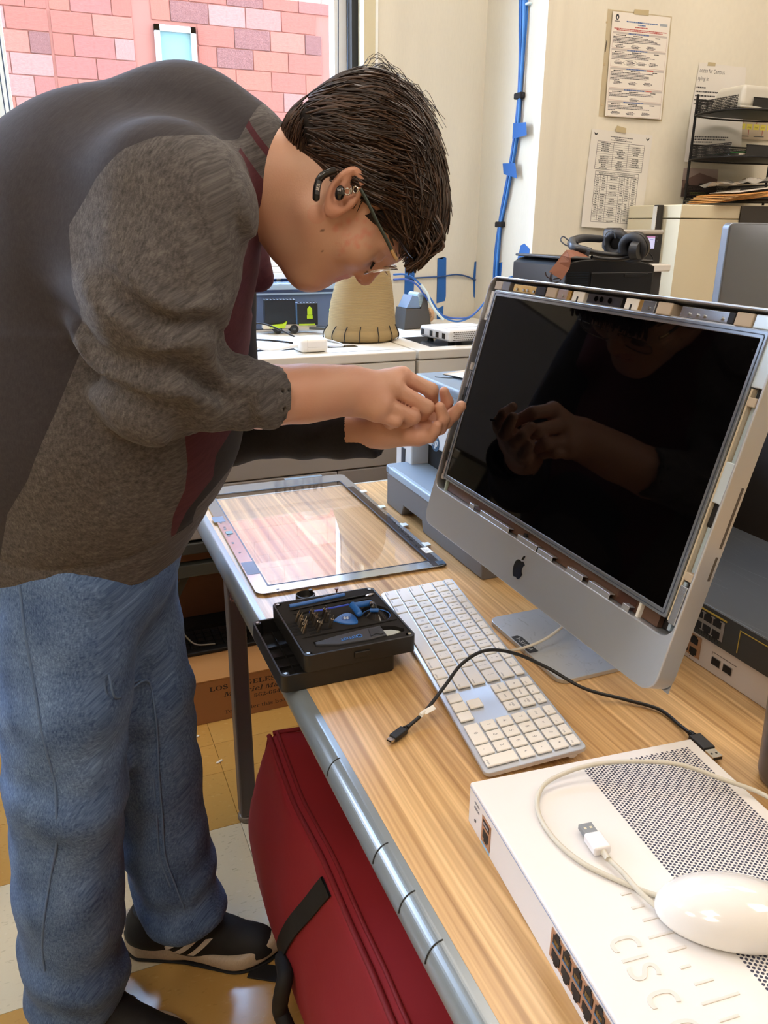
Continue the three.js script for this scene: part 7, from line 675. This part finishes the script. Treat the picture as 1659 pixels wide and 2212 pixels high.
  const torsoF = (x, y, z) => { const zz = (z - cheS[2]) * 0.93 + cheS[2]; let d = cap(x, y, zz, hipS, lowS, 0.163, 0.181); d = smin(d, cap(x, y, zz, lowS, cheS, 0.181, 0.178), 0.08); d = smin(d, cap(x, y, zz, cheS, uppS, 0.172, 0.086), 0.06); d = smin(d, cap(x, y, z, uppS, L(515, 350, 1.08), 0.086, 0.077), 0.04); d = smin(d, cap(x, y, z, L(470, 420, 1.2), L(560, 600, 1.19), 0.06, 0.026), 0.03);
    d += 0.004 * nz(x * 9 + 3, y * 7, z * 9) + 0.006 * sin(34 * (y - 0.55 * x) + 3 * nz(x * 5, y * 5, z * 5)) * max(0, min(1, (1.02 - y) * 6)) * max(0, min(1, (y - 0.86) * 10)) * 0.35; return d; };
  const armF = (x, y, z) => { let d = cap(x, y, z, sShR, sMidR, 0.092, 0.079); d = smin(d, cap(x, y, z, sMidR, sElR, 0.077, 0.052), 0.05); d = smin(d, cap(x, y, z, sElR, sCuR, 0.052, 0.0385), 0.028);
    const bx_ = x - sElR[0], by = y - sElR[1], rr_ = Math.hypot(bx_, by - 0.03), t = bx_; const fold = Math.exp(-((rr_ - 0.055) ** 2) / 0.003); d += -0.009 * fold * sin(95 * (by + 0.55 * bx_) + 5 * nz(x * 12, y * 12, z * 12)); d += 0.0045 * nz(x * 14, y * 11, z * 14) * max(0.15, 1 - max(0, t) * 6); if (t > 0.05) d += -0.002 * sin(t * 190 + by * 60) * max(0, 1 - abs(t - 0.11) * 12); d += -0.003 * Math.exp(-(((t - 0.115) / 0.006) ** 2)) + 0.0025 * Math.exp(-(((t - 0.104) / 0.004) ** 2)); return d; };
  const Q = L, onSide = (a, b) => Q(a, b, 0.85); // seams are drawn on the near side of the garment
  const pol = (pts) => pts.map((p) => onSide(...p));
  const yokeL = pol([[470, 232], [458, 268], [400, 284], [325, 291], [255, 322], [198, 385], [140, 487], [152, 560], [186, 662], [105, 900], [45, 1050], [-10, 1130], [-40, 1230]]);
  const sideOf = (P_, x, y) => { // signed distance to a polyline in the side plane, negative on its left/upper side
    let best = 1e9, sg = 1; for (let i = 0; i < P_.length - 1; i++) { const [ax, ay] = P_[i], [bx_, by] = P_[i + 1], dx = bx_ - ax, dy = by - ay; let t = ((x - ax) * dx + (y - ay) * dy) / (dx * dx + dy * dy); const tc = max(i === 0 ? -9 : 0, min(i === P_.length - 2 ? 9 : 1, t)); const ex_ = x - ax - dx * tc, ey = y - ay - dy * tc, d = ex_ * ex_ + ey * ey; if (d < best - 1e-12) { best = d; sg = dx * (y - ay) - dy * (x - ax) < 0 ? -1 : 1; } } return sg * sqrt(best); };
  const maroonL = pol([[310, 1235], [322, 1185], [352, 1120], [362, 1060], [356, 940], [362, 700], [455, 420], [470, 215]]), blackL = pol([[322, 1235], [345, 1188], [400, 1120], [410, 1060], [445, 1000], [492, 935], [553, 850], [562, 500], [575, 250]]), greyL = pol([[345, 1235], [362, 1190], [440, 1112], [475, 1050], [512, 985], [558, 915], [566, 800], [572, 500], [590, 250]]);
  const patchL = pol([[620, 455], [540, 405], [500, 345], [455, 275], [430, 200]]), stripA = pol([[525, 310], [498, 275], [470, 232], [450, 190]]), stripB = pol([[530, 290], [508, 262], [484, 228], [465, 190]]);
  const SWF = (x, y, z) => { const t = torsoF(x, y, z), a = armF(x, y, z); const kk = 0.014 + 0.05 * max(0, min(1, (y - 1.1) * 6)); const vx = sCuR[0] - sElR[0], vy = sCuR[1] - sElR[1], vz = sCuR[2] - sElR[2], vl = Math.hypot(vx, vy, vz), tc = ((x - sCuR[0]) * vx + (y - sCuR[1]) * vy + (z - sCuR[2]) * vz) / vl; let aa = smax(a, tc - 0.006, 0.006); if (tc > -0.03) aa = smax(aa, -cap(x, y, z, lerp3(sElR, sCuR, 0.9), lerp3(sElR, sCuR, 1.4), 0.0305, 0.0305), 0.002); let d = smin(t, aa, kk) + (kk > 0.03 ? 0.003 : 0); d += 0.0035 * Math.exp(-(((y - hemY(x) - 0.056) / 0.005) ** 2)); d = max(d, hemY(x) - y); return d; };
  const lo = [-0.36, 0.76, -0.29], hi = [0.36, 1.5, 0.27];
  const sweaterG = net(SWF, lo, hi, 0.0062);
  const heather = (r, g, b, v) => dtex(256, 256, (i, j) => { const n = v * (0.7 * nz(i / 2.2, j / 7, 3) + 0.5 * nz(i / 9, j / 9, 5) + 0.9 * (R() - 0.5)); return [r + n, g + n, b + n * 0.95]; });
  const knitN = dtex(128, 128, (i, j) => { const v = 128 + 60 * sin(i * PI / 2) * 0.3 + 70 * (R() - 0.5); return [v, v, v]; }, false);
  const greyC = mt('#ffffff', 0.92, 0, { map: heather(86, 83, 83, 30), bumpMap: knitN, bumpScale: 0.0006, sheen: 0.25, sheenRoughness: 0.7, sheenColor: hx('#8a8580') }), darkC = mt('#ffffff', 0.9, 0, { map: heather(53, 50, 54, 8), sheen: 0.3, sheenRoughness: 0.6, sheenColor: hx('#6a6a76') }), maroonC = mt('#ffffff', 0.9, 0, { map: heather(78, 33, 44, 8), sheen: 0.2, sheenRoughness: 0.6, sheenColor: hx('#804050') }), blackC = mt('#ffffff', 0.88, 0, { map: heather(30, 29, 34, 5), sheen: 0.2, sheenRoughness: 0.6, sheenColor: hx('#50505c') });
  const sw = new THREE.Group(); sw.name = 'sweater'; person.add(sw);
  const put = (g, n, m) => { if (g.attributes.position.count) M(sw, n, uvp(g, 5), m); };
  { // near side: yoke | sleeve and side panels; the chest blocks are split off the trunk in front of the side seam
    const band = (g) => split(g, (x, y, z) => y - hemY(x) - 0.056), [hemG, upperG] = band(sweaterG); put(hemG, 'hem_band', greyC);
    const [yoke, rest] = split(upperG, (x, y) => sideOf(yokeL, x, y)); put(yoke, 'back_panel', darkC);
    const own = (x, y, z) => armF(x, y, z) - torsoF(x, y, z); // negative on the sleeve
    const [slv, trunk] = split(rest, (x, y, z) => (z > -0.05 ? own(x, y, z) - 0.004 : 1)); put(slv, 'sleeve', greyC);
    const [front0, side] = split(trunk, (x, y) => sideOf(maroonL, x, y)); put(side, 'side_panel', greyC); const [patch, front] = split(front0, (x, y) => sideOf(patchL, x, y)); { const [a1, a2] = split(patch, (x, y) => sideOf(stripA, x, y)), [b1, b2] = split(a1, (x, y) => sideOf(stripB, x, y)); put(a2, 'shoulder_patch', greyC); put(b1, 'shoulder_patch', greyC); put(b2, 'maroon_strip', maroonC); }
    const [f2, mar] = split(front, (x, y) => sideOf(blackL, x, y)); put(mar, 'chest_panel', maroonC); const [f3, blk] = split(f2, (x, y) => sideOf(greyL, x, y)); put(blk, 'black_stripe', blackC); put(f3, 'front_panel', greyC); }
  { const C0 = L(547, 372, 1.08), ax = [0.985, -0.1, 0]; const ringPts = []; for (let i = 0; i < 28; i++) { const a = i / 28 * 2 * PI; ringPts.push([C0[0] - 0.1 * 0.066 * sin(a) * 1 + 0.012 * cos(a * 1) * 0, C0[1] + 0.067 * sin(a), C0[2] + 0.07 * cos(a)]); } M(sw, 'collar', tb(ringPts, 0.0075, 80, 10, true), blackC); const ch = []; for (let i = 0; i < 36; i++) { const a = 0.5 + i / 36 * 2.2; ch.push(sp(0.0014, 6, 5).translate(C0[0] + 0.008 + 0.003 * sin(a), C0[1] + 0.064 * sin(a), C0[2] + 0.064 * cos(a))); } M(person, 'necklace', mg(ch), mt('#d8d0b8', 0.25, 0.9)); void ax; }
    { // far sleeve
    const a = L(440, 470, 1.22), e = L(478, 922, 1.24), c = L(806, 930, 1.13); const G = net((x, y, z) => { let d = cap(x, y, z, a, e, 0.075, 0.058); d = smin(d, cap(x, y, z, e, c, 0.052, 0.041), 0.04); d += 0.003 * nz(x * 13, y * 13, z * 13) * max(0, min(1, (0.36 - x) * 8)) - 0.002 * sin(120 * (x - 0.6 * y)) * max(0, min(1, (x - 0.12) * 8)) * 0.6; const ax = [c[0] - e[0], c[1] - e[1], c[2] - e[2]], l = Math.hypot(...ax); const t = ((x - c[0]) * ax[0] + (y - c[1]) * ax[1] + (z - c[2]) * ax[2]) / l; d = smax(d, t - 0.008, 0.006); d = smax(d, -(cap(x, y, z, lerp3(e, c, 1.0), lerp3(e, c, 1.3), 0.0285, 0.0285)), 0.002); return d; }, [-0.1, 0.82, -0.36], [0.48, 1.42, -0.02], 0.0065); M(sw, 'sleeve', uvp(G, 5), blackC, 'far sleeve reaching down to the wrist'); }
  { const c = L(797, 921, 1.118), d = L(812, 924, 1.112); for (let i = 0; i < 3; i++) { const p = lerp3(c, d, i / 2), pts = []; for (let k = 0; k < 20; k++) { const a = k / 20 * 2 * PI; pts.push([p[0] + 0.003 * sin(a + i), p[1] + 0.0285 * sin(a), p[2] + 0.0285 * cos(a)]); } if (i === 0) person.userData.b = M(person, 'bracelet', tb(pts, 0.0024, 50, 8, true), mt('#4a2a20', 0.5)); else M(person.userData.b, 'strand', tb(pts, 0.0022, 50, 8, true), mt(i === 1 ? '#5b3527' : '#3b241c', 0.5)); } delete person.userData.b; }
  // ---- jeans
  const ankleCutR = 0.075, legR = [L(140, 1235, 1.0), L(142, 1500, 0.975), L(143, 1690, 0.965), L(150, 1900, 0.955), L(166, 2120, 0.945)], legL = [L(230, 1235, 1.14), L(300, 1500, 1.13), L(328, 1660, 1.122), L(352, 1800, 1.11), L(398, 1960, 1.09)], rR = [0.098, 0.087, 0.082, 0.078, 0.079], rL = [0.1, 0.087, 0.08, 0.073, 0.07];
  const jeansF = (x, y, z) => { let d = cap(x, y, z, L_w0, L_w1, 0.15, 0.15); const l = (P_, r) => { let q = 1e9; for (let i = 0; i < 4; i++) q = smin(q, cap(x, y, z, P_[i], P_[i + 1], r[i], r[i + 1]), 0.02); return q; }; const a = l(legR, rR), b = l(legL, rL); const ky = y; let w = 0.0045 * nz(x * 11, y * 9, z * 11) + 0.003 * nz(x * 24, y * 20, z * 24); w += -0.006 * sin(58 * (y + 0.35 * x) + 4 * nz(x * 7, y * 5, z * 7)) * (Math.exp(-((ky - 0.16) ** 2) / 0.006) + 0.45 * Math.exp(-((ky - 0.47) ** 2) / 0.01)); d = smin(smin(d, a, 0.035), smin(1e9, b, 0.01), 0.035); d += w; d = max(d, ky - 0.93); const cutR = 0.085 + 0.25 * (x + 0.14) * -0.3, cutL = 0.098 + (x > 0.02 ? (x - 0.02) * 0.22 : 0); d = smax(d, (a < b ? cutR : cutL) - y, 0.004); return d; };
  const L_w0 = L(165, 1180, 1.08), L_w1 = L(160, 1120, 1.08);
  const jeansG = net(jeansF, [-0.36, 0.05, -0.33], [0.3, 0.95, 0.24], 0.007);
  const denimT = dtex(512, 512, (i, j) => { const a = nz(i / 2.4, j / 11, 3), b = nz(i / 1.5, j / 5, 7), e = nz(i / 60, j / 90, 11), tw = 0.25 * sin((i + j) * 1.05), k = 0.5 + 0.32 * a + 0.3 * b + 0.28 * e + 0.16 * tw + 0.22 * (R() - 0.5); return [44 + 78 * k, 68 + 84 * k, 108 + 88 * k]; });
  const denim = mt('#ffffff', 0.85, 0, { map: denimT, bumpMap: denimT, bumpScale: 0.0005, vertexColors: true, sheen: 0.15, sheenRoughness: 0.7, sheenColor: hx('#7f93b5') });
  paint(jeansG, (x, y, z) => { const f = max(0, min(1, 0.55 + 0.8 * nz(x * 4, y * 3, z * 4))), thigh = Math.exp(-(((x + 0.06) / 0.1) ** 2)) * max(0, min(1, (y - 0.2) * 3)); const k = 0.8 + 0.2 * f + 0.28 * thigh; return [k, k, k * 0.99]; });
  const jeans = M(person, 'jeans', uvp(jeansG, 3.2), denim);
  { const seam = (pts, r = 0.0022) => M(jeans, 'seam', tb(pts, r, 100, 6), mt('#5d789f', 0.8)); const proj = (F, p, dir) => { let q = p.slice(); for (let i = 0; i < 40; i++) { const d = F(...q); q = q.map((v, k) => v - dir[k] * d * 0.7); if (abs(d) < 2e-4) break; } return q; };
    const near = (list, D) => list.map(([a, b]) => { const p = L(a, b, D); return proj(jeansF, p, [0, 0, 1]); }); seam(near([[5, 1300], [22, 1390], [45, 1490], [70, 1580], [85, 1640], [100, 1720], [110, 1780], [108, 1850], [95, 1920], [88, 2000], [82, 2080], [86, 2120]], 0.86), 0.0018); const inner = near([[262, 1400], [272, 1450], [290, 1520], [308, 1590], [312, 1650], [318, 1720], [328, 1800], [338, 1890], [362, 1950], [380, 1998]], 1.0); seam(inner.map((p) => [p[0] - 0.004, p[1], p[2]]), 0.0018); seam(inner.map((p) => [p[0] + 0.005, p[1], p[2]]), 0.0018); }
  // ---- shoes
  const shoe = (pos, ry) => { const s = new THREE.Group(); s.name = 'shoe'; s.position.set(...pos); s.rotation.y = ry; person.add(s); const wh = mt('#cbbfae', 0.65, 0, { map: heather(232, 224, 212, 16) }), bk = mt('#141414', 0.75, 0, { bumpMap: knitN, bumpScale: 0.0004 });
    const wid = (x) => x < 0.03 ? 0.03 + 0.2 * x : x < 0.12 ? 0.036 - 0.03 * (x - 0.03) : x < 0.21 ? 0.0333 + 0.12 * (x - 0.12) : 0.0441 - 0.9 * (x - 0.21) * (x - 0.21) * 8;
    const soleG = net((x, y, z) => { const w = max(0.004, wid(max(0, min(0.295, x)))); const top = 0.047 - 0.014 * sin(PI * max(0, min(1, (x - 0.08) / 0.2))) + (x < 0.06 ? (0.06 - x) * 0.4 : 0) + 0.004 * (x > 0.2 ? (x - 0.2) * 8 : 0); const bot = 0.001 + (x > 0.2 ? (x - 0.2) * 0.16 : 0) + 0.007 * sin(PI * max(0, min(1, (x - 0.09) / 0.1))) + (x < 0.03 ? (0.03 - x) * 0.35 : 0); const ends = max(-x - 0.004 + 0.02 * (z / 0.04) ** 2, x - 0.292 + 0.035 * (z / 0.04) ** 2); const sides = abs(z) - w - 0.004 * sin(PI * max(0, min(1, (y - 0.003) / 0.04))); return smax(smax(sides, ends, 0.02), smax(y - top, bot - y, 0.006), 0.008); }, [-0.012, -0.006, -0.06], [0.302, 0.08, 0.06], 0.0036); M(s, 'sole', uvp(soleG, 4), wh);
    M(s, 'outsole', (() => { const g = soleG.clone(); g.scale(0.99, 0.16, 1.005); return g; })(), mt('#101010', 0.8));
    const upG = net((x, y, z) => { let d = cap(x, y, z, [0.035, 0.045, 0], [0.13, 0.047, 0], 0.036, 0.037); d = smin(d, cap(x, y, z, [0.13, 0.045, 0], [0.245, 0.024, 0], 0.037, 0.036), 0.03); d = smin(d, cap(x, y, z, [0.05, 0.05, 0], [0.052, 0.09, 0], 0.036, 0.034), 0.03); d = smin(d, cap(x, y, z, [0.1, 0.075, 0], [0.19, 0.05, 0], 0.024, 0.02), 0.025); d += 0.001 * nz(x * 40, y * 40, z * 40); d = smax(d, 0.024 - y, 0.004); d = smax(d, y - 0.098, 0.004); d = smax(d, -cap(x, y, z, [0.052, 0.075, 0], [0.056, 0.16, 0], 0.028, 0.03), 0.004); return d; }, [-0.012, 0.01, -0.06], [0.302, 0.11, 0.06], 0.0036); M(s, 'upper', uvp(upG, 12), bk);
    for (const sgn of [1, -1]) for (let i = 0; i < 3; i++) { const pts = [...Array(5)].map((_, k) => { const t = k / 4; return [0.083 + i * 0.026 + 0.034 * t, 0.034 + 0.032 * t, 0]; }); const pos = [], idx = []; pts.forEach(([x, y]) => { for (const dx of [-0.0065, 0.0065]) { let z = 0.06; for (let n = 0; n < 30; n++) { const f = ((xx, yy, zz) => { let d = cap(xx, yy, zz, [0.035, 0.045, 0], [0.13, 0.047, 0], 0.036, 0.037); d = smin(d, cap(xx, yy, zz, [0.13, 0.045, 0], [0.245, 0.024, 0], 0.037, 0.036), 0.03); return smin(d, cap(xx, yy, zz, [0.1, 0.075, 0], [0.19, 0.05, 0], 0.024, 0.02), 0.025); })(x + dx, y, z); z -= f * 0.8; if (abs(f) < 1e-4) break; } pos.push(x + dx, y, sgn * (z + 0.0016)); } }); for (let k = 0; k < 4; k++) { const a = k * 2; sgn > 0 ? idx.push(a, a + 1, a + 2, a + 1, a + 3, a + 2) : idx.push(a, a + 2, a + 1, a + 1, a + 2, a + 3); } const G = new THREE.BufferGeometry(); G.setAttribute('position', new THREE.Float32BufferAttribute(pos, 3)); G.setIndex(idx); G.computeVertexNormals(); M(s, 'stripe', G, mt('#ded6c8', 0.6, 0, { side: THREE.DoubleSide })); }
    const lace = []; for (let i = 0; i < 5; i++) { const x = 0.105 + i * 0.018, y = 0.1 - i * 0.0068; lace.push(tb([[x, y - 0.006, 0.022], [x + 0.004, y + 0.003, 0.008], [x + 0.006, y + 0.0035, -0.008], [x + 0.008, y - 0.006, -0.022]], 0.0021, 16, 6)); } lace.push(tb([[0.108, 0.104, 0], [0.118, 0.118, 0.016], [0.14, 0.122, 0.03], [0.146, 0.112, 0.026], [0.128, 0.107, 0.012], [0.11, 0.105, 0.002]], 0.0021, 40, 6)); lace.push(tb([[0.108, 0.104, 0], [0.115, 0.116, -0.016], [0.132, 0.117, -0.03], [0.14, 0.108, -0.024], [0.122, 0.106, -0.01]], 0.0021, 40, 6)); M(s, 'laces', mg(lace), mt('#101010', 0.8));
    M(s, 'tongue', tb([[0.085, 0.116, 0], [0.098, 0.11, 0], [0.13, 0.094, 0]], 0.009, 14, 8), bk); return s; };
  shoe([-0.47 - B[0], 0, -1.125 - B[2]], -0.1); shoe([-0.575 - B[0], 0, -0.965 - B[2]], -0.22);
  // ---- the dark driver in the hands
  const w = (a, b, D) => { const d = sight(a, b); return EYE.clone().addScaledVector(d, D / d.dot(fwd0)); }; const d0 = w(893, 872, 1.11), d1 = w(982, 890, 1.118), mid = d0.clone().lerp(d1, 0.5), sd = T('screwdriver', 'slim black precision screwdriver held between the two hands', 'screwdriver', [mid.x, mid.y, mid.z]); sd.quaternion.setFromUnitVectors(V(0, 1, 0), d1.clone().sub(d0).normalize()); const len = d0.distanceTo(d1); M(sd, 'handle', la([[0, -len * 0.5], [0.0052, -len * 0.5], [0.0056, 0], [0.005, len * 0.22], [0.0035, len * 0.25], [0, len * 0.25]], 20), mt('#141416', 0.4)); M(sd, 'shaft', cy(0.0016, 0.0016, len * 0.3, 10).translate(0, len * 0.38, 0), mt('#55585c', 0.3, 0.9));
}
scene.traverse((o) => { if (o.isMesh) { o.castShadow = o.receiveShadow = true; } });
renderer.render(scene, camera);
